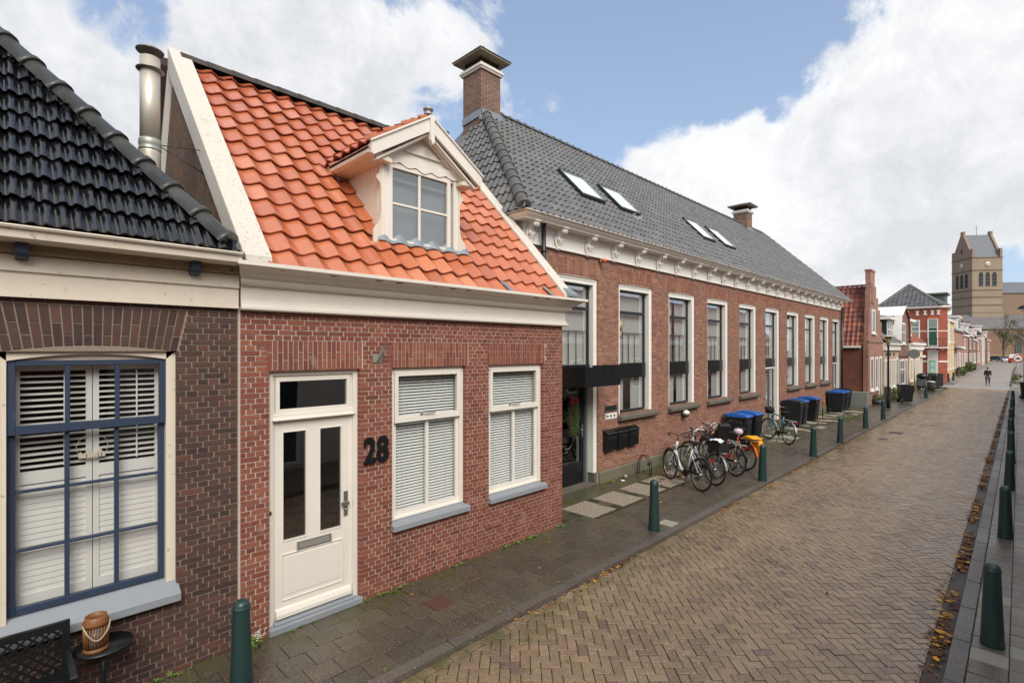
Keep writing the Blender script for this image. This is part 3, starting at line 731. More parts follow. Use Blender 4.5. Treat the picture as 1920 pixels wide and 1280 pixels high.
# tall left gable wall and its far side trim
mb = MB(); mb.prism([(6.0, 3.5), (6.02, 4.25), (RY, RZ-.12), (9.62, 5.9), (10.4, 3.5)], 'x', 1.87, 1.93); mb.build('gable_wall', M_bitumen, H)
mb = MB(); Pn = [(RY+.02, RZ-.05), (9.60, 5.95), (10.3, 4.0)]
mb.prism([(RY+.02, RZ-.16), (9.60-.05, 5.95), (10.2, 4.0), (10.36, 4.0), (9.66, 6.0), (RY+.1, RZ-.12)], 'x', 1.80, 1.88); mb.build('rear_verge_board', M_white, H)
mb = MB(); mb.prism([(RY+.08, RZ+.04), (9.76, 6.0), (10.55, 3.9), (10.4, 3.9), (9.66, 5.98), (RY+.02, RZ-.1)], 'x', 1.70, 1.95); mb.build('rear_tile_edge', M('dark_tile_edge', '#33251f', .8, noise=(14, .4)), H)
# verge boards along the street slope
for x0, x1, zs in ((1.80, 2.085, -.20), (7.03, 7.295, -.14)):
    mb = MB(); a, b = 5.68, RY+.02
    mb.prism([(a, def_z(a)+.165), (b, def_z(b)+.175), (b, def_z(b)+zs), (5.94, 4.118), (a, 4.118)], 'x', x0, x1); mb.build('verge_board', M_verge, H, bevel=.006)
mb = MB()
mb.prism([(5.60, 4.13), (5.60, 4.17), (5.78, 4.30), (5.82, 4.12)], 'x', 7.10, 7.34); mb.prism([(5.64, 4.05), (5.74, 4.19), (5.80, 4.05)], 'x', 7.04, 7.28)
mb.build('lead_flashing', M_lead, H)
for x in (6.62, 5.62): mb = MB(); mb.prism([(5.62, 4.12), (5.66, 4.14), (5.84, def_z(5.84)+.095), (5.84, def_z(5.84)+.08)], 'x', x, x+.10); mb.build('lead_strip', M_lead, H)
mb = MB(); mb.prism([(5.62, 4.115), (5.66, 4.20), (5.9, 4.16), (5.9, 4.10)], 'x', 1.64, 1.80); mb.build('lead_flashing', M('dark_lead', '#2c2f33', .35, noise=(20, .5), bump=(30, .8)), H)
# small vent cap and rear chimney stub beyond the ridge
mb = MB(); mb.lathe([(.075, -.5), (.075, .34), (.095, .34), (.095, .39), (.07, .39), (.07, .44), (.11, .45), (.11, .49), (.0, .50)], 14, (6.59, 9.1, 7.92)); mb.build('vent_pipe', M_zinc, H)
mb = MB(); mb.box(6.93, 7.19, 9.2, 9.6, 6.9, 8.02); mb.box(6.90, 7.22, 9.17, 9.63, 8.02, 8.12); mb.build('rear_chimney', M_ridge_dark, H)

# ---- dormer
DM = bpy.data.objects.new('dormer', None); COL.objects.link(DM); DM.parent = H; ORG[DM.name] = ORG[H.name]
yf = 6.30; xl, xr = 3.77, 5.13; zb, zt = 4.60, 5.86
mb = MB()
mb.prism([(yf+.02, 4.55), (yf+.02, zt+.06), (8.2, zt+.06), (8.2, 5.2), (7.2, 4.55)], 'x', xr-.07, xr-.01); mb.build('cheek', M_cream_old, DM)
mb = MB(); mb.prism([(yf+.02, 4.55), (yf+.02, zt+.06), (8.2, zt+.06), (8.2, 5.2), (7.2, 4.55)], 'x', xl+.01, xl+.07)
n = 15
for i in range(n):          # narrow upright cladding boards on the left cheek
    ya = yf+.10+i*.09; mb.prism([(ya+.004, 4.6), (ya+.004, zt), (ya+.086, zt), (ya+.086, 4.6)], 'x', xl, xl+.02)
mb.build('cheek', M_cream_old, DM)
mb = MB(); frame(mb, xl, xr, zb, zt, yf-.02, yf+.08, .10, .08, .10)
mb.box(xl+.0, xl+.03, yf-.035, yf-.02, zb, zt); mb.box(xr-.10, xr-.07, yf-.035, yf-.02, zb, zt); mb.box(xl-.01, xr+.01, yf-.06, yf+.05, zb-.05, zb+.02)
mb.build('casing', M_cream, DM, bevel=.004)
mb = MB(); sx0, sx1, sz0, sz1 = 3.865, 4.965, 4.685, 5.83
frame(mb, sx0, sx1, sz0, sz1, yf-.035, yf+.02, .065, .07, .075); xm, zm = 4.395, 5.265
mb.box(xm-.02, xm+.02, yf-.02, yf+.015, sz0+.07, sz1-.07); mb.box(sx0+.06, xm-.02, yf-.02, yf+.015, zm-.017, zm+.017); mb.box(xm+.02, sx1-.06, yf-.02, yf+.015, zm-.017, zm+.017)
sash = mb.build('sash', M_cream, DM, bevel=.004)
pane(sx0+.05, sx1-.05, sz0+.06, sz1-.06, yf+.004, 'pane', M_glass_dormer, DM)
mb = MB(); mb.poly([(3.82, yf+.13, 4.6), (5.08, yf+.13, 4.6), (5.08, yf+.13, 5.9), (3.82, yf+.13, 5.9)]); mb.box(3.88, 5.0, yf+.06, yf+.10, 5.62, 5.66); mb.build('painted_sky_sheet', M('sky_reflection_grey', '#a3a8aa', .8, noise=(1.5, .12)), DM)  # grey sheet behind the glass, coloured to stand in for reflected sky
# scroll boards beside the casing
def wing(sgn, xb, yoff=0):
    pts = [(0, 4.60), (.135, 4.62), (.14, 4.84), (.10, 4.90), (.045, 4.96), (.02, 5.08), (.018, 5.42), (.035, 5.50), (.09, 5.56), (.085, 5.61), (.05, 5.63), (.03, 5.70), (0, 5.72)]
    mb = MB(); mb.prism([(xb+sgn*p[0], p[1]) for p in pts], 'y', yf-.03, yf+.0); mb.build('scroll_board', M_cream_old, DM)
wing(-1, xl); wing(1, xr)
# gable front, scalloped board, pediment panel
ax, az = 4.45, 6.555; ex0, ex1, ez = 3.49, 5.44, 5.93; ks = (az-ez)/(ax-ex0)
mb = MB(); mb.prism([(xl-.02, zt-.01), (xr+.02, zt-.01), (xr+.02, az-ks*(xr+.02-ax)-.10), (ax, az-.10), (xl-.02, az-ks*(ax-xl+.02)-.10)], 'y', yf-.01, yf+.06); mb.build('gable_panel', M_cream, DM)
pts = [(xl+.0, zt+.10), (xr-.0, zt+.10)]; nn = 36; low = []
for i in range(nn+1):
    t = i/nn; x = xr-(xr-xl)*t; q = abs(t-.5)*2
    low.append((x, zt+.005-.045*abs(math.sin(t*math.pi*5))-.03*(1-q)**2))
mb = MB(); mb.prism(pts+low, 'y', yf-.05, yf-.02); mb.build('scalloped_board', M_cream, DM)
mb = MB(); mb.prism([(ax-.30, 6.06), (ax+.30, 6.06), (ax+.28, 6.08), (ax+.08, 6.20), (ax-.08, 6.20), (ax-.28, 6.08)], 'y', yf-.035, yf-.008); mb.box(ax-.32, ax+.32, yf-.045, yf-.01, 6.045, 6.06); mb.build('pediment_ornament', M_cream, DM)
# roof slabs with soffit, bargeboards, pendant
mb = MB(); yr = 8.3; yF = 6.10
for sg in (-1, 1):
    exx = ex0 if sg < 0 else ex1; L2 = abs(exx-ax); zz = az-ks*L2
    mb.prism([(ax, az), (exx, zz), (exx, zz-.05), (ax, az-.06)], 'y', yF+.02, 7.38 if sg < 0 else 7.55)
    mb.prism([(ax, az), (ax+sg*.3, az-ks*.3), (ax+sg*.3, az-ks*.3-.05), (ax, az-.06)], 'y', 7.5, 8.05)
    mb.prism([(exx, zz-.02), (exx-sg*.05, zz+.01), (exx-sg*.36, zz-.11), (exx-sg*.36, zz-.16), (exx-sg*.05, zz-.13), (exx, zz-.10)], 'y', yF+.05, 7.3)
mb.build('soffit', M_cream_old, DM)
mb = MB()
for sg in (-1, 1):
    exx = ex0 if sg < 0 else ex1; zz = az-ks*abs(exx-ax)
    mb.prism([(ax, az+.02), (exx, zz+.02), (exx, zz-.12), (exx-sg*.03, zz-.15), (ax, az-.185)], 'y', yF-.03, yF+.02)
    mb.prism([(ax, az+.045), (exx+sg*.02, zz+.04), (exx+sg*.02, zz+.01), (ax, az+.012)], 'y', yF-.055, yF-.03)
    mb.prism([(ax, az-.19), (exx-sg*.10, zz-.155), (exx-sg*.10, zz-.19), (ax, az-.235)], 'y', yF+.02, yF+.12)
    mb.prism([(ax, az-.2), (exx-sg*.22, zz-.11), (exx-sg*.22, zz-.15), (ax, az-.245)], 'y', yF+.12, yf-.005)
mb.build('bargeboard', M_cream, DM, bevel=.004)
mb = MB(); T45 = lambda q: q
mb.box(ax-.035, ax+.035, yF-.07, yF-.02, az-.33, az+.03); mb.prism([(ax-.04, az-.33), (ax+.04, az-.33), (ax, az-.40)], 'y', yF-.075, yF-.015); mb.build('pendant', M_cream, DM)
for sg in (-1, 1):
    exx = ex0 if sg < 0 else ex1; mb = MB(); zz = az-ks*abs(exx-ax); sdir = Vector((sg*-1, 0, ks)).normalized()
    Lr = math.hypot(ax-exx, az-zz)
    if sg < 0: tile_roof(mb, (exx-.02, 7.45, zz+.0), (0, -1, 0), sdir, 1.32, Lr, .236, .33, pantile(.055), lift=.03, seg=10, seed=31)
    else: tile_roof(mb, (exx+.02, 6.14, zz+.0), (0, 1, 0), sdir, 1.3, Lr, .24, .33, pantile(.055), lift=.03, seg=10, seed=32)
    mb.build('dormer_tiles', M_tile_red, DM)
# lead apron dressed over the tiles under the sill
mb = MB(); nn = 44; ys_ = 6.20; b0 = len(mb.v); pf = pantile(.054, 1.05)
for rw, (dy_, dz_) in enumerate(((0, 0), (.07, .006), (.12, .05))):
    for i in range(nn+1):
        x = 3.70+(5.34-3.70)*i/nn; t = ((x-2.04)/.2915) % 1; y = ys_+dy_-(.035*math.sin(t*6.28+1) if rw == 0 else 0); z = def_z(y)+pf(t)*1.15+.085+dz_*.5
        mb.v.append((x, y, z))
for rw in range(2):
    for i in range(nn): a = b0+rw*(nn+1)+i; mb.smooth = True; mb.face((a, a+1, a+nn+2, a+nn+1))
mb.build('lead_apron', M_lead, DM)

# ================================================================== DARK HOUSE (left)
G = thing('brown_brick_house', 'brown brick house with black glazed roof and navy sash window, left of number 28', 'house', (0, Y0, 0), 'old houses and buildings along the street')
WX0, WX1, WZ0, WZ1 = -.02, 1.262, .86, 3.18
mb = MB()
def archhole(z):
    if WZ0-.14 < z < WZ1: return (WX0, WX1) if z > WZ0 else (WX0-.03, WX1+.025)
    if WZ1 <= z < 3.60:
        e = .02+(z-WZ1)/(3.58-WZ1)*.085; return (WX0-e, WX1+e)
    return None
brick_facade(mb, -4., 1.815, 0, 3.66, Y0, [archhole, rect_hole(-2.6, -1.5, 0, 2.9)], seed=8, L=.2, H=.0585, jt=.011)
soldier(mb, WX0-.01, WX1+.01, WZ1, 3.59, Y0, W=.066, seed=9, splay=.085, arc=.062)
backing(mb, -4., 1.83, -.1, 3.66, Y0, [(WX0, WX1, WZ0-.12, WZ1+.0), (-2.6, -1.5, 0, 2.9)])
wallg = mb.build('wall', [M_brick_dark, M_mortar_dark], G)
Wn = bpy.data.objects.new('window', None); COL.objects.link(Wn); Wn.parent = G; ORG[Wn.name] = ORG[G.name]
mb = MB(); yw = Y0+.045
mb.box(WX0, WX0+.078, yw, yw+.12, WZ0, WZ1+.01); mb.box(WX1-.078, WX1, yw, yw+.12, WZ0, WZ1+.01)
top = []; bot = []; nn = 16
for i in range(nn+1):
    t = i/nn; x = WX0+(WX1-WX0)*t; top.append((x, WZ1+.005+.066*(1-(2*t-1)**2)))
    xi = WX0+.078+(WX1-WX0-.156)*t; bot.append((xi, WZ1-.075+.055*(1-(2*t-1)**2)))
for i in range(nn): mb.prism([bot[i], bot[i+1], top[i+1], top[i]], 'y', yw, yw+.12)
mb.box(WX0+.078, WX1-.078, yw+.05, yw+.12, 3.06, WZ1+.0)
mb.build('window_casing', M_cream_old, Wn)
bx0, bx1 = WX0+.082, WX1-.078; yb_ = yw+.04
mb = MB(); frame(mb, bx0, bx1, .93, 2.52, yb_+.03, yb_+.075, .052, 0, .065)
for x in (.448, .803): mb.box(x-.017, x+.017, yb_+.03, yb_+.075, .99, 2.52)
for z in (1.98, 1.478): mb.box(bx0+.05, bx1-.05, yb_+.032, yb_+.07, z-.013, z+.013)
mb.build('lower_sash', M_blue, Wn, bevel=.004)
mb = MB(); frame(mb, bx0, bx1, 2.475, 3.105, yb_-.02, yb_+.03, .052, .045, .075)
for x in (.448, .803): mb.box(x-.017, x+.017, yb_-.018, yb_+.03, 2.55, 3.06)
mb.build('upper_sash', M_blue, Wn, bevel=.004)
pane(bx0+.03, bx1-.03, 2.53, 3.08, yb_+.01, 'pane', M_glass, Wn); pane(bx0+.03, bx1-.03, .98, 2.5, yb_+.052, 'pane', M_glass, Wn)
mb = MB(); mb.prism([(Y0-.10, .735), (Y0-.10, .82), (Y0+.08, .925), (Y0+.12, .925), (Y0+.12, .735)], 'x', WX0-.03, WX1+.022); mb.build('sill', M_grey_sill, Wn, bevel=.008)
# plantation shutters
ys = yb_+.13
for a, b in ((.10, .632), (.638, 1.165)):
    mb = MB(); frame(mb, a, b, .95, 3.08, ys, ys+.03, .045, .07, .11); mb.box(a+.045, b-.045, ys, ys+.03, 2.02, 2.13)
    z = 2.17
    while z < 2.98: mb.box(a+.045, b-.045, -.027, .027, -.0035, .0035, T=lambda q, z=z: (q[0], ys+.015+q[1]*math.cos(.2)-q[2]*math.sin(.2), z+q[1]*math.sin(.2)+q[2]*math.cos(.2))); z += .053
    z = 1.08
    while z < 2.0: mb.box(a+.045, b-.045, -.03, .03, -.004, .004, T=lambda q, z=z: (q[0], ys+.015+q[1]*math.cos(1.45)-q[2]*math.sin(1.45), z+q[1]*math.sin(1.45)+q[2]*math.cos(1.45))); z += .053
    x = a+.045+(b-a-.09)*.66; mb.box(x-.006, x+.006, ys-.012, ys-.004, 2.15, 3.0)
    mb.build('shutter', M_shutter, Wn)
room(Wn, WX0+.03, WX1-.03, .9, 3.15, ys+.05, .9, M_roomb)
# hanging ornament ring with small paper houses
mb = MB(); cx, cz, rr = .63, 2.30, .115
mb.tube([(cx+rr*math.sin(t*.35-3.5*.9), yb_+.09, cz+rr*math.cos(t*.35-3.5*.9)) for t in range(19)], .0025, 4)
for i, (dx, h) in enumerate(((-.085, .06), (-.055, .05), (-.03, .10), (0, .055), (.03, .045), (.055, .085), (.08, .05))): mb.prism([(cx+dx-.015, cz-.10), (cx+dx+.015, cz-.10), (cx+dx+.015, cz-.10+h*.7), (cx+dx, cz-.10+h), (cx+dx-.015, cz-.10+h*.7)], 'y', yb_+.085, yb_+.09)
orn = mb.build('window_ornament', M('paper_gold', '#cdc3b2', .7), org=(cx, yb_+.09, cz)); tag(orn, 'wire hoop with small cut out village hanging in the navy window', 'ornament')
# frieze boards, box gutter, brackets
mb = MB(); mb.box(-4, 1.815, Y0-.055, Y0+.02, 3.635, 3.83); mb.box(-4, 1.815, Y0-.075, Y0+.02, 3.848, 3.985)
for k in range(3): mb.box(-4, 1.815, Y0-.058-.004*k, Y0+.02, 3.831+k*.006, 3.835+k*.006)
mb.build('frieze', M_cream_old, G)
mb = MB(); mb.box(-4, 1.80, Y0-.12, Y0+.02, 3.99, 4.075); mb.build('soffit_board', M('stained_soffit', '#93836b', .8, noise=(4, .2), streak=((2, 8, 20), .3), spots=(12, .62, '#4f4234', .7)), G)
mb = MB(); mb.prism([(5.66, 4.07), (5.62, 4.085), (5.61, 4.15), (5.585, 4.155), (5.575, 4.172), (5.60, 4.185), (5.635, 4.18), (5.64, 4.10), (5.9, 4.10), (5.9, 4.07)], 'x', -4, 1.765); mb.build('gutter', M_cream_old, G)
for x in (.155, 1.40): 
    mb = MB(); mb.prism([(Y0-.20, 4.07), (Y0-.20, 3.99), (Y0-.17, 3.955), (Y0-.075, 3.935), (Y0-.075, 4.07)], 'x', x-.05, x+.035); mb.build('gutter_bracket', M_blue, G, bevel=.006)
# roof: street slope with hip to the right
KD = 1.265; zD = lambda b: 4.22+(b-5.70)*KD
nD = Vector((0, -KD, 1)).normalized(); sD = Vector((0, 1, KD)).normalized()
mb = MB()
def dbl(t):
    q = (t*2) % 1; e = min(1, max(0, (abs(q-.5)*2-.25)/.35)); e = e*e*(3-2*e); return .034*e*(1 if t < .5 or t > 1 else .8)
tile_roof(mb, (-4.0, 5.68, zD(5.68)), (1, 0, 0), sD, 6.0, 5.2, .20, .30, dbl, lift=.045, seg=16, seed=41, jit=.012, clip=[((1.72, 5.70, 0), (1, 1, 0))])
roofd = mb.build('roof', M_tile_black, G); clip_mesh(roofd, [((1.70, 5.70, 0), (1, 1, 0))])
mb = MB(); T_ = 3.0
mb.poly([(-4, 5.78, zD(5.78)-.03), (1.62, 5.78, zD(5.78)-.03), (1.62-T_, 5.78+T_, zD(5.78+T_)-.03), (-4, 5.78+T_, zD(5.78+T_)-.03)])
mb.poly([(1.62, 5.78, zD(5.78)-.03), (1.62, 11.8, zD(5.78)-.03), (1.62-T_, 11.8, zD(5.78+T_)-.03), (1.62-T_, 5.78+T_, zD(5.78+T_)-.03)])
mb.poly([(-4, 5.78+T_, zD(5.78+T_)-.03), (1.62-T_, 5.78+T_, zD(5.78+T_)-.03), (1.62-T_, 11.8, zD(5.78+T_)-.03), (-4, 11.8, zD(5.78+T_)-.03)])
mb.poly([(1.62, 6.2, 3.6), (1.62, 11.8, 3.6), (1.62, 11.8, zD(5.78)-.03), (1.62, 6.2, zD(5.78)-.03)]); mb.box(-4, 1.62, 5.74, 5.80, 4.11, 4.27); mb.box(-4, 1.62, 5.65, 5.74, 4.105, 4.112)  # last thin strip paints the shaded gap dark along the gutter floor
mb.build('roof_deck', M('roof_deck_dark', '#1b1513', .9), roofd)
mb = MB(); A = Vector((1.66, 5.74, zD(5.74)+.0)); B = A+Vector((-1, 1, KD))*3.0
ridge_tiles(mb, A, B, .115, .37, n=10); mb.build('ridge', M_ridge_black, roofd)
# a spare ridge tile and debris lying in the gutter
mb = MB(); mb.tube([(1.02, 5.70, 4.19), (1.36, 5.69, 4.185)], .05, 12); mb.tube([(1.0, 5.70, 4.19), (1.03, 5.70, 4.19)], .056, 12); mb.tube([(1.35, 5.69, 4.185), (1.39, 5.69, 4.185)], .056, 12)
o = mb.build('ridge_tile', M_ridge_black, org=(1.2, 5.7, 4.14)); tag(o, 'loose clay ridge tile lying in the gutter of the brown brick house', 'roof tile')
for i, (x, y, z, s) in enumerate(((1.52, 5.68, 4.19, .08), (1.60, 5.70, 4.19, .07), (1.67, 5.72, 4.22, .09))):
    mb = MB(); r_ = random.Random(i+4); mb.poly([(x-s, y-s*.4, z-.02), (x+s*.7, y-s*.5, z-.03), (x+s, y+s*.4, z+.03+r_.uniform(0, .03)), (x-s*.3, y+s*.5, z+.06)]); mb.build('lead_scrap', M_lead, G)
# flue behind the hip
F = thing('flue_pipe', 'tall stainless steel flue with rain cap rising between the two roofs', 'flue', (1.27, 7.24, 4.6))
fx, fy = 1.27, 7.24
mb = MB(); mb.lathe([(.108, 0), (.108, .95), (.108, 1.0)], 22, (fx, fy, 4.55)); mb.lathe([(.101, 1.0), (.101, 2.06)], 22, (fx, fy, 4.55)); mb.build('flue', M_steel, F)
mb = MB(); mb.lathe([(.110, 0), (.116, .015), (.110, .03), (.110, .06), (.114, .07), (.114, .12), (.102, .14)], 22, (fx, fy, 5.52)); mb.build('joint_band', M_zinc, F)
mb = MB(); mb.lathe([(.10, 0), (.138, .02), (.142, .03), (.10, .045)], 22, (fx, fy, 6.44)); mb.lathe([(.085, 0), (.085, .12)], 20, (fx, fy, 6.5)); mb.lathe([(.138, 0), (.142, .012), (.08, .05), (0, .06)], 22, (fx, fy, 6.68)); mb.build('rain_cap', M('cap_steel', '#7d7870', .4, metal=.7), F)
mb = MB(); mb.tube([(fx+.12, fy, 5.62), (1.86, 7.3, 5.70)], .006, 5); mb.tube([(fx+.12, fy+.02, 5.60), (1.86, 7.2, 5.36)], .006, 5); mb.build('stay_wire', M_black, F)
# bench, side table, lantern
B_ = thing('garden_bench', 'black metal garden bench with lattice back under the navy window', 'bench', (-.35, 5.5, 0))
mb = MB(); frame(mb, -1.15, .44, .44, .92, 5.70, 5.735, .05, .06, .05)
n = 26
for i in range(-5, n):
    for sg in (1, -1):
        x = -1.10+i*.075; xa, za, xb, zb_ = x, .49, x+.37, .86
        if sg < 0: za, zb_ = .86, .49
        lo_, hi_ = -1.10, .39
        if xb <= lo_ or xa >= hi_: continue
        if xa < lo_: za += (zb_-za)*(lo_-xa)/(xb-xa); xa = lo_
        if xb > hi_: zb_ = za+(zb_-za)*(hi_-xa)/(xb-xa); xb = hi_
        dd = Vector((xb-xa, 0, zb_-za)).normalized(); nn_ = Vector((-dd.z, 0, dd.x))*.009; yy = 5.71 if sg > 0 else 5.718
        mb.poly([(xa-nn_.x, yy, za-nn_.z), (xb-nn_.x, yy, zb_-nn_.z), (xb+nn_.x, yy, zb_+nn_.z), (xa+nn_.x, yy, za+nn_.z)])
mb.build('lattice_back', M_black, B_)
mb = MB()
for i in range(6): mb.box(-1.13, .42, 5.22+i*.08, 5.28+i*.08, .42, .44)
mb.build('seat', M_black, B_)
for x in (-1.15, .40):
    mb = MB(); mb.box(x, x+.045, 5.66, 5.70, 0, .66); mb.box(x, x+.045, 5.20, 5.245, 0, .64); mb.build('leg', M_black, B_)
    mb = MB(); mb.box(x-.005, x+.05, 5.18, 5.70, .64, .675); mb.build('armrest', M_black, B_, bevel=.008)
T_ = thing('side_table', 'round black side table on one leg against the brown wall', 'side table', (.66, 5.66, 0))
mb = MB(); mb.lathe([(.0, 0), (.205, .0), (.21, .012), (.205, .024), (.0, .024)], 32, (.66, 5.67, .615)); mb.build('tabletop', M_black, T_)
mb = MB(); mb.tube([(.66, 5.67, .01), (.66, 5.67, .615)], .018, 10); mb.build('leg', M_black, T_)
mb = MB(); mb.lathe([(.13, 0), (.13, .012), (.02, .02)], 20, (.66, 5.67, 0)); mb.build('foot', M_black, T_)
L = thing('bamboo_lantern', 'round bamboo lantern with rope handle on the black side table', 'lantern', (.60, 5.60, .64))
Mb = M('bamboo', '#7d5029', .5, noise=(30, .3), streak=((60, 60, 4), .25)); lx, ly, lz = .60, 5.60, .64
z, ra = 0, .088; mb = MB(); mb.lathe([(ra-.018, z), (ra, z), (ra, z+.035), (ra-.018, z+.035), (ra-.018, z)], 26, (lx, ly, lz), caps=False); mb.build('base_ring', Mb, L)
mb = MB()
mb.lathe([(.075, .215), (.091, .215), (.093, .245), (.080, .268), (.076, .295), (.067, .295), (.068, .22), (.075, .215)], 26, (lx, ly, lz), caps=False); mb.build('rim', Mb, L)
mb = MB()
for i in range(26): t = i/26*6.283; mb.tube([(lx+.081*math.cos(t), ly+.081*math.sin(t), lz+.03), (lx+.084*math.cos(t), ly+.084*math.sin(t), lz+.22)], .006, 5)
mb.build('slats', Mb, L)
mb = MB(); mb.lathe([(.05, 0), (.05, .16), (.045, .16), (.045, .01), (0, .01)], 16, (lx, ly, lz+.01)); mb.build('glass_cup', M_farglp, L)
mb = MB(); mb.tube([(lx-.094, ly-.03, lz+.245)]+[(lx-.09+.18*t/10, ly-.10, lz+.235-.12*math.sin(t/10*3.14)) for t in range(1, 10)]+[(lx+.094, ly-.03, lz+.245)], .006, 6); mb.build('rope_handle', M('rope', '#b3a285', .9), L)
# ================================================================== SCHOOL (long building)
YS = 7.16; SX0, SX1 = 7.55, 33.45
SCH = thing('school_building', 'long brick school building with grey hipped roof and white bracketed frieze', 'building', (20.5, YS, 0), 'old houses and buildings along the street')
OPN = [(8.46, 10.12, 0., 4.85, 'entrance')]
st = [11.02, 13.6, 16.15, 18.8, 21.45, 24.1, 26.72, 29.25, 31.68]
for i, x in enumerate(st): OPN.append((x, x+1.67, 1.55 if i not in (4, 8) else 0., 4.85, 'door' if i in (4, 8) else 'window'))
mb = MB(); holes = []
for a, b, c, d_, k in OPN: holes.append(rect_hole(a, b, c, d_)); holes.append(lambda z, a=a, b=b: (a-.06-(z-4.85)*.12, b+.06+(z-4.85)*.12) if 4.85 <= z < 5.23 else None)
brick_facade(mb, SX0, SX1, .27, 5.40, YS, holes, seed=14, L=.205, H=.06)
for i, (a, b, c, d_, k) in enumerate(OPN): soldier(mb, a-.055, b+.055, 4.856, 5.222, YS, seed=60+i, splay=.045, arc=.03)
backing(mb, SX0, SX1, -.1, 5.40, YS, [(a, b, c, d_) for a, b, c, d_, k in OPN], thick=.3)
mb.m = 2; mb.box(SX0, SX0+.2, YS+.3, 13.8, -.1, 5.40); mb.box(SX1-.2, SX1, YS+.3, 13.8, -.1, 5.40)
mb.build('wall', [M_brick_school, M_mortar_school, brick_mat('brick_school_side', '#8d4c3a', '#7b4234', '#a08c7e')], SCH)
mb = MB(); segs = [(10.14, 21.43), (23.09, 31.66), (33.32, SX1+.02)]
for a, b in segs: mb.prism([(YS-.035, -.02), (YS-.035, .245), (YS-.01, .275), (YS+.05, .275), (YS+.05, -.02)], 'x', a, b)
mb.build('plinth', M_plinth, SCH)
mb = MB()
for x in (12.35, 14.4, 17.3): mb.box(x, x+.16, YS-.04, YS-.03, .07, .15)
mb.build('air_vent', M_black, SCH)
for idx, (a, b, c, d_, kind) in enumerate(OPN):
    wn = bpy.data.objects.new('window' if kind == 'window' else 'entrance_bay' if kind == 'entrance' else 'door_bay', None)
    COL.objects.link(wn); wn.parent = SCH; ORG[wn.name] = ORG[SCH.name]
    mb = MB(); z0 = c if kind == 'window' else .26
    frame(mb, a+.002, b-.002, z0, d_-.002, YS+.045, YS+.30, .115, .13, 0)
    mb.box(a+.002, a+.03, YS+.035, YS+.05, z0, d_); mb.box(b-.045, b-.002, YS+.03, YS+.05, z0, d_); mb.box(a+.03, b-.045, YS+.03, YS+.05, d_-.05, d_-.002)
    mb.build('casing', M_white, wn, bevel=.006)
    ga, gb = a+.118, b-.118; yg = YS+.17
    if kind != 'window':
        mb = MB()
        for x in (a+.002, b-.10): mb.box(x, x+.098, YS+.03, YS+.3, 0, .26)
        mb.build('casing_foot', M_stone_sill, wn)
    zlow = c+.03 if kind == 'window' else (2.42 if kind == 'entrance' else 2.42)
    mb = MB(); frame(mb, ga, gb, zlow, d_-.11, yg, yg+.05, .045, .06, .05 if kind == 'window' else .0)
    mb.box(ga+.045, gb-.045, yg, yg+.05, 4.12, 4.20)
    mb.build('frame', M_anthr, wn, bevel=.003)
    mb = MB(); mb.box(ga+.012, gb-.012, yg-.03, yg+.04, 2.46 if kind != 'door' else 2.50, 2.84); mb.build('spandrel_panel', M_blackp, wn)
    pane(ga+.03, gb-.03, 4.19, d_-.15, yg+.03, 'pane', M_glass_school, wn); pane(ga+.03, gb-.03, 2.84, 4.13, yg+.03, 'pane', M_glass_school, wn)
    if kind == 'window': pane(ga+.03, gb-.03, c+.07, 2.47, yg+.03, 'pane', M_glass_school, wn)
    # pale curtains, a balustrade inside the upper light and a dim room
    mb = MB(); yc = yg+.13; n = 26; r = random.Random(idx)
    def drape(x0, x1, z0, z1):
        m_ = max(3, int((x1-x0)/.05)); pv = None
        for i in range(m_+1):
            x = x0+(x1-x0)*i/m_; y = yc+(.022 if i % 2 else -.022)*(1+.3*math.sin(i))
            if pv: mb.poly([(pv[0], pv[1], z0), (x, y, z0), (x, y, z1), (pv[0], pv[1], z1)])
            pv = (x, y)
    w_ = gb-ga
    (drape(ga-.03, gb+.03, 2.85, 4.80) if idx % 3 != 2 else (drape(ga-.03, ga+w_*.40, 2.85, 4.80), drape(ga+w_*.52, gb+.03, 2.85, 4.80)))
    if kind == 'window':
        drape(ga-.03, ga+w_*(.38+.1*r.random()), 1.6, 2.45); drape(ga+w_*(.50+.12*r.random()), gb+.03, 1.6, 2.45)
    mb.build('curtain', M_curtain, wn)
    mb = MB()
    for i in range(5): x = ga+w_*(i+.6)/5; mb.tube([(x, yg+.085, 2.85), (x, yg+.085, 3.62)], .011, 5)
    mb.box(ga, gb, yg+.075, yg+.095, 3.62, 3.64); mb.build('inner_railing', M_anthr, wn)
    mb = MB(); mb.box(ga-.05, gb+.05, yg+.06, 8.3, 2.74, 2.84); mb.build('inner_floor', M('pale_inner_floor', '#b9bcb4', .8), wn)
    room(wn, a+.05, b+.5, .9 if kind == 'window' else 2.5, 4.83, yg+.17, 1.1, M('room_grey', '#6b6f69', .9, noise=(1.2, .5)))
    if kind == 'window':
        mb = MB(); mb.prism([(YS-.14, 1.43), (YS-.14, 1.52), (YS+.12, 1.575), (YS+.12, 1.40), (YS-.10, 1.40)], 'x', a-.06, b+.12)
        mb.build('sill', M_stone_sill, wn, bevel=.012)
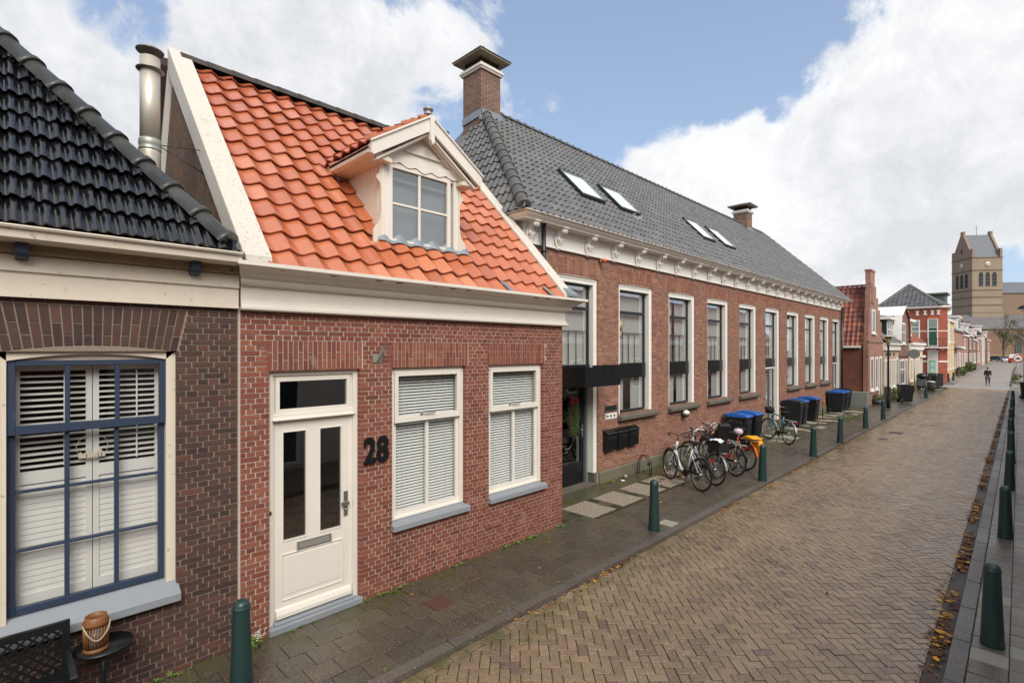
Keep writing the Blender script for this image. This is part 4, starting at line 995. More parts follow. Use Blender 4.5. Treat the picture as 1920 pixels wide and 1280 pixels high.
# paper star lantern in the second upper window
mb = MB(); cx, cz, yy = 11.42, 3.85, YS+.235
for i in range(5):
    t = i*1.2566; t2 = t+.628; p = lambda rr, q: (cx+rr*math.sin(q), yy, cz+rr*math.cos(q))
    for dy in (-.07, .07): mb.poly([(cx, yy+dy, cz), p(.10, t-.628), p(.28, t)]); mb.poly([(cx, yy+dy, cz), p(.28, t), p(.10, t2)])
mb.tube([(cx, yy, cz-.2), (cx+.01, yy, cz-.36)], [.05, .03], 6)
o = mb.build('paper_star', M('paper_star', '#c9b08a', .8, noise=(22, .25)), org=(cx, yy, cz)); tag(o, 'tan paper star lantern hanging inside the tall window next to the entrance', 'star')
# entrance door, canopy
E_ = [o for o in SCH.children if o.name.startswith('entrance_bay')][0]
yd = YS+.27; mb = MB()
frame(mb, 8.60, 9.92, .03, 2.42, yd, yd+.06, .10, .12, .50); mb.box(8.70, 9.82, yd, yd+.06, 1.16, 1.36); de = mb.build('door', M_black, E_, bevel=.004)
pane(8.68, 9.84, 1.34, 2.32, yd+.03, 'pane', M_glass_dark, de); pane(8.68, 9.84, .5, 1.18, yd+.03, 'pane', M_glass_dark, de)
mb = MB(); mb.box(9.835, 9.875, yd-.015, yd, 1.12, 1.42); mb.tube([(9.855, yd-.05, 1.30), (9.74, yd-.05, 1.30)], .012, 6); mb.build('handle', M_chrome, de)
mb = MB(); mb.box(9.93, 10.05, yd-.06, yd+.05, .03, 2.45); mb.build('door_jamb', M('grey_jamb', '#6d7375', .5), E_)
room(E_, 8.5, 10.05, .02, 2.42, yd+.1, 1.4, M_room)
mb = MB(); mb.box(8.46, 10.1, YS+.0, yd+.1, -.05, .03); mb.build('threshold', M_stone_sill, E_)
cz0, cz1 = 2.405, 2.825
mb = MB(); mb.box(8.60, 9.92, 6.40, 6.415, cz0, cz1); mb.box(8.60, 8.615, 6.415, YS+.0, cz0, cz1); mb.box(9.905, 9.92, 6.415, YS, cz0, cz1); mb.box(8.615, 9.905, 6.415, YS, cz0+.02, cz0+.05); mb.box(8.615, 9.905, 6.415, YS, cz1-.10, cz1-.08)
mb.box(9.92, 11.06, YS-.02, YS-.005, cz0+.04, cz1)
for i in range(3): mb.box(8.6+.33*(i+1)-.003, 8.6+.33*(i+1)+.003, 6.396, 6.40, cz0, cz1)
mb.build('canopy', M_blackp, SCH)
# side doors in bays 5 and 9
for nm, a, b in (('door_bay', 21.45, 23.07), ('door_bay', 31.68, 33.30)):
    bay = [o for o in SCH.children if o.name.startswith('door_bay')][0 if a < 25 else 1]
    ga, gb = a+.118, b-.118; yd = YS+.17; mb = MB(); frame(mb, ga, gb, .03, 2.42, yd, yd+.05, .06, .07, .12); mb.box(ga+.06+.75, ga+.06+.80, yd, yd+.05, .15, 2.35); dr = mb.build('door', M('grey_door', '#5c6262', .5), bay)
    pane(ga+.05, gb-.05, .12, 2.36, yd+.03, 'pane', M_glass_school, dr)
    mb = MB(); mb.box(ga, gb, yd-.02, yd+.05, 2.42, 2.47); mb.build('white_rail', M_white, bay)
    mb = MB(); mb.tube([(ga+.86, yd-.05, 1.0), (ga+.86, yd-.05, 1.25)], .014, 6); mb.build('handle', M_chrome, dr)
    mb = MB(); mb.poly([(ga, yd+.25, .1), (gb, yd+.25, .1), (gb, yd+.25, 2.4), (ga, yd+.25, 2.4)]); mb.build('inner_curtain', M_curtain, bay)
    mb = MB(); mb.box(a, b, YS-.02, yd+.1, -.05, .03); mb.build('threshold', M_stone_sill, bay)
# frieze with recessed fields, brackets and cornice
mb = MB(); mb.box(SX0-.03, SX1+.03, YS-.03, YS+.02, 5.37, 5.85); mb.box(SX0-.045, SX1+.045, YS-.06, YS-.03, 5.37, 5.40); mb.box(SX0-.04, SX1+.04, YS-.05, YS-.03, 5.72, 5.80)
mb.box(SX0-.05, SX0-.03, YS-.03, YS+2.2, 5.37, 5.85)
BX = [7.66]+[8.57+1.083*i for i in range(23)]
for i in range(len(BX)-1):
    a, b = BX[i]+.14, BX[i+1]-.14; z0, z1 = 5.44, 5.66
    for q in ((a, b, z1, z1+.022), (a, a+.02, z0, z1), (b-.02, b, z0, z1)): mb.box(q[0], q[1], YS-.045, YS-.03, q[2], q[3])
mb.build('frieze', M_white, SCH)
def bracket():
    mb = MB(); h = .052
    mb.prism([(0, .455), (-.27, .455), (-.275, .43), (-.25, .405), (-.262, .37), (-.235, .33), (-.20, .315), (-.15, .325), (-.12, .30), (-.095, .24), (-.10, .19), (-.085, .14), (-.06, .10), (-.045, .05), (-.06, .03), (-.04, .0), (0, -.01)], 'x', -h, h)
    mb.box(-h-.018, h+.018, -.285, 0, .425, .455)
    for sg in (-1, 1):
        mb.lathe([(.0, .02), (.045, .018), (.055, 0), (.0, 0)], 10, T=lambda q, sg=sg: (sg*(h+q[2]), -.085+q[0], .21+q[1]))
        mb.lathe([(.0, .02), (.038, .018), (.045, 0), (.0, 0)], 10, T=lambda q, sg=sg: (sg*(h+q[2]), -.21+q[0], .365+q[1]))
        mb.prism([(sg*.055, .30), (sg*.10, .27), (sg*.115, .20), (sg*.10, .13), (sg*.075, .07), (sg*.055, .04)], 'y', -.045, -.028)
    mb.lathe([(.0, -.10), (.035, -.09), (.03, -.075), (0, -.075)], 8, T=lambda q: (q[0], q[2]+.0, .20+q[1]))
    return mb
br0 = None
frz = [o for o in SCH.children if o.name.startswith('frieze')][0]
for x in BX:
    if br0 is None:
        br0 = bracket().build('bracket', M_white, None); br0.parent = frz; o = br0
    else: o = br0.copy(); COL.objects.link(o); o.parent = frz
    o.location = Vector((x, YS-.03, 5.352))-Vector(ORG[SCH.name])
prof = [(.0, 5.90), (.30, 5.90), (.305, 5.925), (.30, 5.94), (.33, 5.95), (.335, 5.97), (.36, 5.985), (.375, 6.02), (.40, 6.055), (.43, 6.065), (.43, 6.085), (.36, 6.09), (.35, 6.04), (.0, 6.04)]
prof = [(o, 5.79+(z-5.90)*.14/.185) for o, z in prof]
mb = MB(); e = .30
sweep_profile(mb, prof, [lambda o: (SX0-o*.85, YS+3.0), lambda o: (SX0-o*.85, YS-o), lambda o: (SX1+o*.85, YS-o), lambda o: (SX1+o*.85, YS+3.)])
mb.build('cornice', M_cream, SCH)
# roof
KS = 1.045; zS = lambda y: 5.93+(y-6.80)*KS
RA, RB, RYS = 9.43, 31.1, 10.5; RZS = zS(RYS); EX0, EX1 = 7.20, 33.85
sS = Vector((0, 1, KS)).normalized(); Ls = (RYS-6.78)*math.sqrt(1+KS*KS)
nh1 = Vector((0, 0, 1)).cross(Vector((RA-EX0, RYS-6.80, 0))).normalized(); nh2 = Vector((RB-EX1, RYS-6.80, 0)).cross(Vector((0, 0, 1))).normalized()
mb = MB(); sky_r = [(10.28, 11.28, 7.80, 8.60), (12.03, 13.03, 7.80, 8.60), (17.15, 18.15, 7.80, 8.60), (18.98, 19.98, 7.80, 8.60)]
def skipS(p): return any(a+.08 < p.x < b-.08 and c+.12 < p.y < d-.08 for a, b, c, d in sky_r)
tile_roof(mb, (EX0-.0, 6.78, zS(6.78)), (1, 0, 0), sS, EX1-EX0, Ls, .195, .30, pantile(.05, 1.6), lift=.034, seg=7, seed=71, clip=[((EX0, 6.8, 0), nh1), ((EX1, 6.8, 0), nh2)], jit=.003, skip=skipS)
rs = mb.build('roof', M_tile_grey, SCH); clip_mesh(rs, [((EX0, 6.8, 0), nh1), ((EX1, 6.8, 0), nh2)])
mb = MB(); KL = (RZS-5.93)/(RA-EX0); sL = Vector((1, 0, KL)).normalized(); Ll = (RA-EX0)*math.sqrt(1+KL*KL)
tile_roof(mb, (EX0, 10.5, 5.93), (0, -1, 0), sL, 3.72, Ll, .195, .30, pantile(.05, 1.6), lift=.034, seg=7, seed=72, clip=[((EX0, 6.8, 0), -nh1)])
r2 = mb.build('hip_tiles', M_tile_grey, rs); clip_mesh(r2, [((EX0, 6.8, 0), -nh1)])
mb = MB(); dz = -.04
mb.poly([(EX0, 6.8, 5.93+dz), (EX1, 6.8, 5.93+dz), (RB, RYS, RZS+dz), (RA, RYS, RZS+dz)]); mb.poly([(EX0, 14.2, 5.93+dz), (EX0, 6.8, 5.93+dz), (RA, RYS, RZS+dz)])
mb.poly([(EX1, 6.8, 5.93+dz), (EX1, 14.2, 5.93+dz), (RB, RYS, RZS+dz)]); mb.poly([(EX1, 14.2, 5.93+dz), (EX0, 14.2, 5.93+dz), (RA, RYS, RZS+dz), (RB, RYS, RZS+dz)])
mb.build('roof_deck', M_tile_grey, rs)
mb = MB(); ridge_tiles(mb, (EX0+.05, 6.86, 5.99), (RA+.0, RYS-.02, RZS+.03), .125, .36); ridge_tiles(mb, (RA, RYS, RZS+.02), (RB, RYS, RZS+.02), .10, .33); ridge_tiles(mb, (EX1-.05, 6.86, 5.98), (RB, RYS, RZS+.02), .10, .36); mb.build('ridge', M_ridge_grey, rs)
# skylights
for i, (a, b, c, d_) in enumerate(sky_r):
    mb = MB(); nS = Vector((0, -KS, 1)).normalized()
    def TS(q, a=a, c=c): return tuple(Vector((q[0], c, zS(c)))+sS*q[1]+nS*q[2])
    LL = (d_-c)*math.sqrt(1+KS*KS)
    mb.box(a, b, 0, .05, .0, .13, T=TS); mb.box(a, b, LL-.06, LL, .0, .145, T=TS); mb.box(a, a+.03, .05, LL-.06, .0, .135, T=TS); mb.box(b-.03, b, .05, LL-.06, .0, .135, T=TS)
    sk = mb.build('skylight', M_anthr, rs, bevel=.006)
    mb = MB(); P = [TS((x, y, .125)) for x, y in ((a+.03, .05), (b-.03, .05), (b-.03, LL-.06), (a+.03, LL-.06))]; mb.poly(P)
    mb.build('pane', M_glass_sky, sk)
    mb = MB(); mb.box(a+.03, b-.03, .05, LL-.06, .105, .118, T=TS); mb.build('painted_cloud_reflection', M('painted_cloud_reflection', '#f0f2f2', .5), sk)  # white sheet under the pane, its colour stands in for reflected cloud
    mb = MB(); mb.box(a+.03, a+.045, .05, LL-.06, .128, .14, T=TS); mb.box(b-.045, b-.03, .05, LL-.06, .128, .145, T=TS); mb.box(a+.045, b-.045, LL-.09, LL-.06, .128, .14, T=TS); mb.box(a+.045, b-.045, .05, .07, .128, .14, T=TS); mb.build('skylight_trim', M_zinc, sk)
    if i == 1:
        mb = MB(); r = random.Random(3)
        for k in range(14):
            x = a+.45+r.uniform(0, .5); y = -.05-r.uniform(0, .22); s = .06; mb.poly([TS((x, y, .05)), TS((x+s*1.5, y+s*.3, .07+r.random()*.05)), TS((x+s, y+s, .09)), TS((x-s*.4, y+s*.6, .06))])
        mb.build('loose_flashing', M_lead, sk)
def chimney(x0, x1, y0, y1, zb, zt, parent, cap=.34, pipe=False):
    mb = MB(); mb.box(x0, x1, y0, y1, zb, zt); ch = mb.build('chimney', brick_mat('brick_chimney', '#7b5747', '#5c453c', '#988778'), parent)
    mb = MB()
    for k, (o_, z0, z1) in enumerate(((.05, zt-.0, zt+.05), (.08, zt+.05, zt+.12), (.04, zt+.12, zt+.17))): mb.box(x0-o_, x1+o_, y0-o_, y1+o_, z0, z1)
    mb.build('chimney_moulding', M_cream, ch, bevel=.01)
    mb = MB(); mb.box(x0+.06, x1-.06, y0+.06, y1-.06, zt+.17, zt+.34)
    for cx in (x0+.05, x1-.05):
        for cy in (y0+.05, y1-.05): mb.box(cx-.02, cx+.02, cy-.02, cy+.02, zt+.17, zt+.36)
    mb.build('chimney_throat', M('soot', '#26211e', .9), ch)
    mb = MB(); zc = zt+.36; a, b, c, d_ = x0-cap, x1+cap, y0-cap, y1+cap; mx, my = (a+b)/2, (c+d_)/2
    mb.box(a, b, c, d_, zc, zc+.05)
    q = .03
    for p1, p2 in (((a-q, c-q), (b+q, c-q)), ((b+q, c-q), (b+q, d_+q)), ((b+q, d_+q), (a-q, d_+q)), ((a-q, d_+q), (a-q, c-q))): mb.poly([(p1[0], p1[1], zc+.052), (p2[0], p2[1], zc+.052), (mx, my, zc+.24)])
    mb.poly([(a-q, c-q, zc+.052), (a-q, d_+q, zc+.052), (b+q, d_+q, zc+.052), (b+q, c-q, zc+.052)])
    mb.build('chimney_cap', M('chimney_cap', '#8d8270', .7, noise=(6, .2)), ch)
    if pipe:
        mb = MB(); mb.lathe([(.07, 0), (.09, .10), (.06, .28), (.085, .30), (.085, .33), (0, .34)], 14, (mx, my, zc+.16)); mb.build('chimney_pot', M_zinc, ch)
    mb = MB(); o_ = .06
    mb.prism([(x0-o_-.03, zb+.5), (x1+o_+.1, zb+.5), (x1+o_, zb+.84), (x0-.02, zb+.82)], 'y', y0-.03, y0-.006); mb.prism([(y0-.03, zb+.62), (y1+.02, zb+.55), (y1+.0, zb+.74), (y0-.03, zb+.80)], 'x', x0-.03, x0-.006)
    mb.build('lead_flashing', M_lead, ch)
chimney(9.02, 9.72, 10.10, 10.84, 8.75, 10.62, rs, pipe=True, cap=.20)
chimney(27.55, 28.25, 10.10, 10.80, 8.75, 10.35, rs, cap=.22)
# downpipes
def downpipe(x, y, z0, z1, parent):
    mb = MB(); mb.tube([(x, y, z0), (x, y, z1)], .05, 12)
    for z in (z0+.4, (z0+z1)/2, z1-.6): mb.tube([(x, y, z), (x, y, z+.05)], .06, 12)
    mb.build('downpipe', M_black, parent)
downpipe(7.96, 6.98, 4.2, 5.80, SCH); downpipe(33.25, 7.06, 0., 5.5, SCH)

# ------------------------------------------------------------------ things on the school front
def mailbox(x, lab):
    t = thing('mailbox', lab, 'mailbox', (x+.22, YS-.07, .73), 'black mailboxes on the brick wall')
    mb = MB(); mb.prism([(YS, .73), (YS-.13, .75), (YS-.14, 1.14), (YS, 1.19)], 'x', x, x+.43); mb.build('body', M_black, t, bevel=.01)
    mb = MB(); mb.prism([(YS, 1.195), (YS-.17, 1.145), (YS-.175, 1.165), (YS-.165, 1.18), (YS, 1.25)], 'x', x-.01, x+.44); mb.build('lid', M_blackp, t, bevel=.006)
    mb = MB(); mb.box(x+.06, x+.37, YS-.144, YS-.139, 1.05, 1.09); mb.build('name_slot', M_anthr, t)
mailbox(10.32, 'black wall mailbox nearest the entrance door'); mailbox(10.83, 'black wall mailbox in the middle of the three'); mailbox(11.33, 'black wall mailbox farthest from the entrance door')
mb = MB(); mb.box(10.39, 10.90, YS-.02, YS, 1.695, 1.825); mb.m = 1; frame(mb, 10.385, 10.905, 1.69, 1.83, YS-.024, YS-.016, .006)
tag(mb.build('plaque', [M_anthr, M_zinc], org=(10.65, YS, 1.76)), 'blank dark rectangular plaque on the brick wall above the white number sign', 'plaque')
t = thing('number_sign', 'small white sign with three small dark marks below the dark plaque', 'sign', (10.67, YS, 1.57))
mb = MB(); mb.box(10.43, 10.91, YS-.015, YS, 1.50, 1.64); mb.build('sign_plate', M_white, t)
mb = MB()
for g in range(3):
    for k, (dx, z0, z1) in enumerate(((0, 1.54, 1.605), (.03, 1.545, 1.60), (.058, 1.54, 1.58))): x = 10.465+g*.15+dx; mb.box(x, x+.02, YS-.018, YS-.015, z0, z1)
mb.build('number_lettering', M_anthr, t)
t = thing('globe_lamp', 'small silver globe wall lamp under the window sill above the bicycles', 'wall lamp', (14.4, YS-.1, 1.3))
mb = MB(); mb.lathe([(.0, -.11), (.07, -.085), (.105, -.03), (.11, 0)], 18, (14.4, YS-.13, 1.30)); mb.build('lower_shell', M('silver_shell', '#77706c', .35, metal=.6), t)
mb = MB(); mb.lathe([(.108, 0), (.10, .045), (.07, .085), (0, .11)], 18, (14.4, YS-.13, 1.302)); mb.build('globe', M_white, t)
mb = MB(); mb.prism([(YS, 1.12), (YS-.02, 1.10), (YS-.14, 1.20), (YS-.12, 1.25), (YS, 1.22)], 'x', 14.37, 14.43); mb.build('arm', M_stone_sill, t)
t = thing('warning_light', 'small orange alarm light on the frieze above the entrance window', 'alarm light', (10.19, YS, 5.31))
mb = MB(); mb.lathe([(.05, 0), (.055, .05)], 12, T=lambda q: (10.19+q[0], YS-.03-q[2], 5.31+q[1])); mb.build('base', M_zinc, t)
mb = MB(); mb.lathe([(.052, 0), (.05, .08), (.03, .115), (0, .12)], 14, T=lambda q: (10.19+q[0], YS-.08-q[2], 5.31+q[1])); mb.build('lens', M('orange_lens', '#e0641c', .3), t)
# door swag
t = thing('door_swag', 'green pine swag with red bow hanging on the black entrance door', 'wreath', (9.42, YS+.22, 1.7))
mb = MB(); r = random.Random(21)
for i in range(900):
    v = r.random(); z = 2.0-.72*v; wd = .30*math.sin(min(1, v*1.25+.12)*2.6)+.03; x = 9.42+r.gauss(0, .42)*wd; y = YS+.20-abs(r.gauss(0, .03))
    l = r.uniform(.05, .11); a = math.atan2(x-9.42, .5)+r.uniform(-.5, .5); dx, dz = math.sin(a)*l, -math.cos(a)*l; w_ = .005
    mb.poly([(x-w_, y, z), (x+w_, y, z), (x+dx+w_*.3, y-.015, z+dz), (x+dx-w_*.3, y-.015, z+dz)])
mb.build('pine_twigs', M('pine_green', '#3d4a26', .8, ramp=['#3d4d24', '#556534', '#33421f', '#626e3c']), t)
mb = MB()
for sg in (-1, 1):
    mb.tube([(9.42, YS+.19, 2.0), (9.42+sg*.09, YS+.16, 2.07), (9.42+sg*.13, YS+.17, 2.02), (9.42+sg*.08, YS+.18, 1.96), (9.42, YS+.19, 2.0)], [.012, .028, .035, .028, .012], 6)
    mb.poly([(9.42, YS+.19, 2.0), (9.42+sg*.03, YS+.18, 1.99), (9.42+sg*.10, YS+.17, 1.80), (9.42+sg*.04, YS+.17, 1.78)])
mb.build('bow', M('red_ribbon', '#d8202c', .5), t)
mb = MB()
for i in range(26): x, z = 9.42+r.gauss(0, .07), 1.93-r.random()*.5; mb.lathe([(0, -.012), (.012, 0), (0, .012)], 6, (x, YS+.19, z))
mb.build('berries', M('red_berries', '#a3262a', .4), t)
# litter by the entrance
mb = MB(); mb.lathe([(.03, 0), (.04, .09), (.036, .09), (.028, .005)], 12, (11.0, 6.95, 0)); tag(mb.build('paper_cup', M_zinc, org=(11.0, 6.95, 0)), 'small grey cup standing at the foot of the plinth', 'cup')
mb = MB(); mb.lathe([(0, 0), (.05, .005), (.06, .02), (.02, .03), (0, .03)], 12, (10.75, 6.88, 0)); tag(mb.build('white_lid', M_white, org=(10.75, 6.88, 0)), 'white plastic lid lying on the slabs near the entrance', 'litter')
# ================================================================== FAR HOUSES
GH = 'old houses and buildings along the street'
def wallbox(name, mat, parent, x0, x1, y0, y1, z0, z1):
    mb = MB(); mb.box(x0, x1, y0, y1, z0, z1); return mb.build(name, mat, parent)
def fwin(parent, x0, x1, z0, z1, Y, fr=.09, proud=.03, gl=None, bars=(), crossz=None, name='window', fm=None, sill=True):
    """window in a street facade (faces -y): frame proud of the wall, pane set behind the frame face"""
    mb = MB(); frame(mb, x0, x1, z0, z1, Y-proud, Y+.05, fr)
    for t in bars: x = x0+(x1-x0)*t; mb.box(x-.025, x+.025, Y-proud+.008, Y+.05, z0+fr, z1-fr)
    if crossz: mb.box(x0+fr, x1-fr, Y-proud+.004, Y+.05, crossz-.03, crossz+.03)
    if sill: mb.box(x0-.05, x1+.05, Y-proud-.07, Y+.03, z0-.08, z0-.001)
    w_ = mb.build(name, fm or M_white, parent)
    pane(x0+fr, x1-fr, z0+fr, z1-fr, Y-.006, 'pane', gl or M_fargl, w_); return w_
def swin(parent, y0, y1, z0, z1, X, fr=.09, gl=None, crossz=None, name='window', fm=None, bars=()):
    """window in a wall facing -x"""
    mb = MB(); mb.box(X-.04, X+.05, y0, y0+fr, z0, z1); mb.box(X-.04, X+.05, y1-fr, y1, z0, z1); mb.box(X-.04, X+.05, y0+fr, y1-fr, z1-fr, z1); mb.box(X-.04, X+.05, y0+fr, y1-fr, z0, z0+fr)
    if crossz: mb.box(X-.035, X+.05, y0+fr, y1-fr, crossz-.03, crossz+.03)
    for t in bars: y = y0+(y1-y0)*t; mb.box(X-.03, X+.05, y-.025, y+.025, z0+fr, z1-fr)
    w_ = mb.build(name, fm or M_white, parent); mb = MB(); mb.poly([(X-.006, y0+fr, z0+fr), (X-.006, y1-fr, z0+fr), (X-.006, y1-fr, z1-fr), (X-.006, y0+fr, z1-fr)]); mb.build('pane', gl or M_fargl, w_); return w_
M_tile_old = M('old_red_tile', '#a04b32', .6, ramp=['#8f4a38', '#6f4035', '#a0573f', '#643b32', '#824536', '#a8664e', '#755045'], noise=(3, .3), grime=(1.2, .62, '#5f4a3c', 1.5))
M_tile_or = M('bright_orange_tile', '#c9572f', .4, ramp=['#cb5a32', '#be4f2b', '#d76a3e', '#b5492a'], noise=(3, .12), coat=.3)
bm_brown = brick_mat('brick_far_brown', '#9a6a5a', '#85584a', '#b39e90'); bm_dark = brick_mat('brick_side_dark', '#7d4030', '#653325', '#85705f')
bm_yellow = brick_mat('brick_far_yellow', '#b8a184', '#a38c70', '#b0a590'); bm_red = brick_mat('brick_far_red', '#9c4a36', '#8a4030', '#9a6553')
bm_plum = brick_mat('brick_far_plum', '#7b5348', '#684740', '#8d7c70')
# --- narrow gabled house with chimney
h = thing('gabled_house', 'narrow brown brick house with steep old red tiled roof and tall gable chimney', 'house', (37, 6.15, 0), GH)
mb = MB(); mb.box(35.1, 39.3, 6.45, 13, -.1, 3.40); mb.build('side_wall', bm_dark, h)
mb = MB(); y0, y1 = 6.15, 6.40
steps = [(35.02, 0), (35.02, 3.9), (35.18, 3.9), (35.18, 4.7), (35.36, 4.7), (35.36, 5.6), (35.55, 5.6), (35.55, 6.6), (35.72, 6.6), (35.72, 7.2), (36.86, 7.2), (36.86, 6.95), (37.3, 6.95), (37.3, 6.3), (37.9, 6.3), (37.9, 5.6), (38.5, 5.6), (38.5, 4.9), (39.0, 4.9), (39.0, 4.2), (39.32, 4.2), (39.32, 0)]
mb.prism(steps, 'y', y0, y1); mb.prism([(34.98, 3.62), (39.36, 3.62), (39.36, 3.74), (34.98, 3.74)], 'y', y0-.05, y0); mb.build('gable', bm_brown, h)
mb = MB(); mb.box(35.72, 36.86, 6.15, 6.42, 7.2, 7.76); mb.box(35.69, 36.89, 6.12, 6.45, 7.76, 7.86); mb.box(35.9, 36.5, 6.10, 6.15, 5.9, 7.0); mb.build('chimney', bm_brown, h)
mb = MB(); RX = 36.45; KX = (6.95-3.42)/(RX-35.0); sX = Vector((1, 0, KX)).normalized()
tile_roof(mb, (35.0, 13.2, 3.42), (0, -1, 0), sX, 6.75, math.hypot(RX-35.0, 3.53), .24, .31, pantile(.05), lift=.04, seg=6, seed=91, jit=.012)
rf = mb.build('roof', M_tile_old, h)
mb = MB(); mb.prism([(35.05, 3.38), (39.3, 3.9), (RX, 6.9)], 'y', 6.46, 13.2); mb.build('roof_deck', M_tile_old, rf)
mb = MB(); ridge_tiles(mb, (RX, 13.2, 6.98), (RX, 6.5, 6.98), .10, .33, collar=False); mb.build('ridge', M_tile_old, rf)
mb = MB(); mb.box(34.90, 35.06, 6.5, 13, 3.30, 3.42); mb.build('gutter', M_white, h)
mb = MB(); mb.box(34.35, 35.10, 6.10, 8.6, -.1, .78); mb.build('plinth', M('grey_render', '#7f827c', .8, noise=(2, .1), grime=(2, .6, '#666b58', 2)), h)
fwin(h, 35.95, 36.95, 4.15, 5.55, 6.15, .10, bars=()); fwin(h, 35.55, 36.45, .82, 2.75, 6.15, .12); fwin(h, 36.95, 37.75, .82, 2.75, 6.15, .12)
fwin(h, 38.15, 38.95, .05, 2.78, 6.15, .13, name='door', fm=M_white, sill=False, gl=M_fargl)
# --- yellow brick house with dark dormer
h = thing('yellow_brick_house', 'low yellow brick house with white frieze and dark green dormer behind the lamp post', 'house', (42, 6.1, 0), GH)
wallbox('wall', bm_yellow, h, 39.34, 44.93, 6.1, 12, -.1, 3.14); wallbox('plinth', M_plinth, h, 39.34, 44.93, 6.06, 6.1, -.1, .42)
mb = MB(); mb.box(39.34, 44.95, 5.98, 6.3, 3.14, 3.50); mb.box(39.34, 44.97, 5.86, 6.3, 3.50, 3.62); mb.build('frieze', M_cream, h)
for x in (40.1, 41.5, 42.9): 
    mb = MB(); mb.box(x-.14, x+.14, 6.05, 6.1, 2.80, 2.98); mb.build('wall_anchor', M_anthr, h)
for x in (39.75, 41.15, 42.6): fwin(h, x, x+.78, .72, 2.55, 6.1, .10, gl=M_farglp)
fwin(h, 43.75, 44.6, .05, 2.6, 6.1, .12, name='door', sill=False)
mb = MB(); sl = Vector((0, 1, 1.07)).normalized(); tile_roof(mb, (39.3, 5.95, 3.60), (1, 0, 0), sl, 5.65, 4.2, .24, .31, pantile(.05), lift=.04, seg=6, seed=93); rf = mb.build('roof', M_tile_grey, h)
mb = MB(); mb.prism([(5.98, 3.56), (12, 3.56), (8.95, 6.72)], 'x', 39.36, 44.9); mb.build('roof_deck', M_tile_grey, rf)
mb = MB(); tile_roof(mb, (39.3, 8.0, 5.9), (1, 0, 0), sl, 5.6, 1.5, .24, .31, pantile(.05), lift=.04, seg=6, seed=94); mb.build('upper_tiles', M_tile_or, rf)
mb = MB(); mb.prism([(6.32, 3.75), (6.32, 5.20), (8.4, 5.20), (8.4, 3.75)], 'x', 41.75, 44.0)
for i in range(10): mb.box(41.72, 41.75, 6.34, 8.0, 3.75+i*.15, 3.75+i*.15+.13)
dm = mb.build('dormer', M('dark_green_boards', '#1f302c', .5, noise=(3, .2)), h)
mb = MB(); mb.box(41.5, 44.25, 6.05, 8.4, 5.20, 5.38); mb.build('dormer_fascia', M_white, dm); mb = MB(); mb.prism([(6.05, 5.385), (8.6, 5.9), (8.6, 5.385)], 'x', 41.5, 44.25); mb.build('dormer_roof', M('pale_roofing', '#a9adb2', .4, noise=(2, .1)), dm)
w_ = fwin(dm, 41.85, 43.9, 3.78, 5.16, 6.30, .12, bars=(.36, .7), crossz=4.55, sill=False)
# --- gambrel house
h = thing('gambrel_house', 'brown brick house with white boarded mansard side and gambrel gable', 'house', (47.2, 6.1, 0), GH)
gp = [(44.96, -.1), (44.96, 3.9), (45.42, 5.58), (47.3, 6.30), (49.18, 5.58), (49.52, 4.0), (49.52, -.1)]
mb = MB(); mb.prism(gp, 'y', 6.1, 6.4); mb.build('gable', bm_plum, h)
mb = MB(); mb.prism([(44.90, 3.86), (45.38, 5.62), (45.44, 5.60), (44.98, 3.86)], 'y', 5.95, 11); mb.prism([(45.36, 5.62), (47.3, 6.40), (47.3, 6.30), (45.42, 5.54)], 'y', 5.95, 11); mb.build('white_slope', M_white, h)
mb = MB(); mb.prism([(47.3, 6.42), (49.25, 5.66), (49.6, 4.0), (49.52, 3.98), (49.18, 5.58), (47.3, 6.32)], 'y', 5.98, 11); mb.build('roof', M_tile_old, h)
mb = MB(); mb.box(45.2, 49.4, 6.4, 11, -.1, 5.6); mb.build('side_wall', bm_plum, h)
fwin(h, 45.95, 47.75, 3.62, 5.15, 6.1, .12, bars=(.5,), crossz=4.45); fwin(h, 45.3, 47.45, .62, 2.5, 6.1, .12, bars=(.5,), crossz=1.75)
fwin(h, 47.95, 48.85, .05, 2.5, 6.1, .13, name='door', sill=False)
mb = MB(); mb.box(44.98, 49.5, 6.03, 6.1, 2.68, 2.78); mb.build('brick_band', bm_dark, h)
# --- cream fronted house
h = thing('cream_front_house', 'house with cream painted front and red tiled roof with a white dormer', 'house', (53.5, 6.1, 0), GH)
wallbox('wall', M('cream_render', '#cbb899', .8, noise=(1, .08)), h, 49.56, 57.4, 6.1, 12, .62, 3.16); wallbox('plinth', M('tan_brick_plinth', '#a07a56', .85, noise=(3, .2)), h, 49.56, 57.4, 6.08, 12, -.1, .62)
mb = MB(); mb.box(49.56, 57.42, 5.98, 6.3, 3.16, 3.55); mb.box(49.56, 57.5, 5.84, 6.3, 3.55, 3.74); mb.box(55.6, 57.7, 5.9, 6.1, 2.52, 2.68); mb.build('frieze', M_white, h)
for x in (50.5, 53.4, 55.2, 56.35): fwin(h, x, x+.85, .72, 2.45, 6.1, .11, gl=M_farglp)
fwin(h, 52.0, 52.85, .05, 2.6, 6.1, .12, name='door', sill=False)
mb = MB(); tile_roof(mb, (49.5, 5.98, 3.74), (1, 0, 0), sl, 7.9, 3.6, .24, .31, pantile(.05), lift=.04, seg=5, seed=95); rf = mb.build('roof', M_tile_old, h)
mb = MB(); mb.prism([(6.0, 3.7), (12, 3.7), (8.45, 6.3)], 'x', 49.56, 57.4); mb.build('roof_deck', M_tile_old, rf)
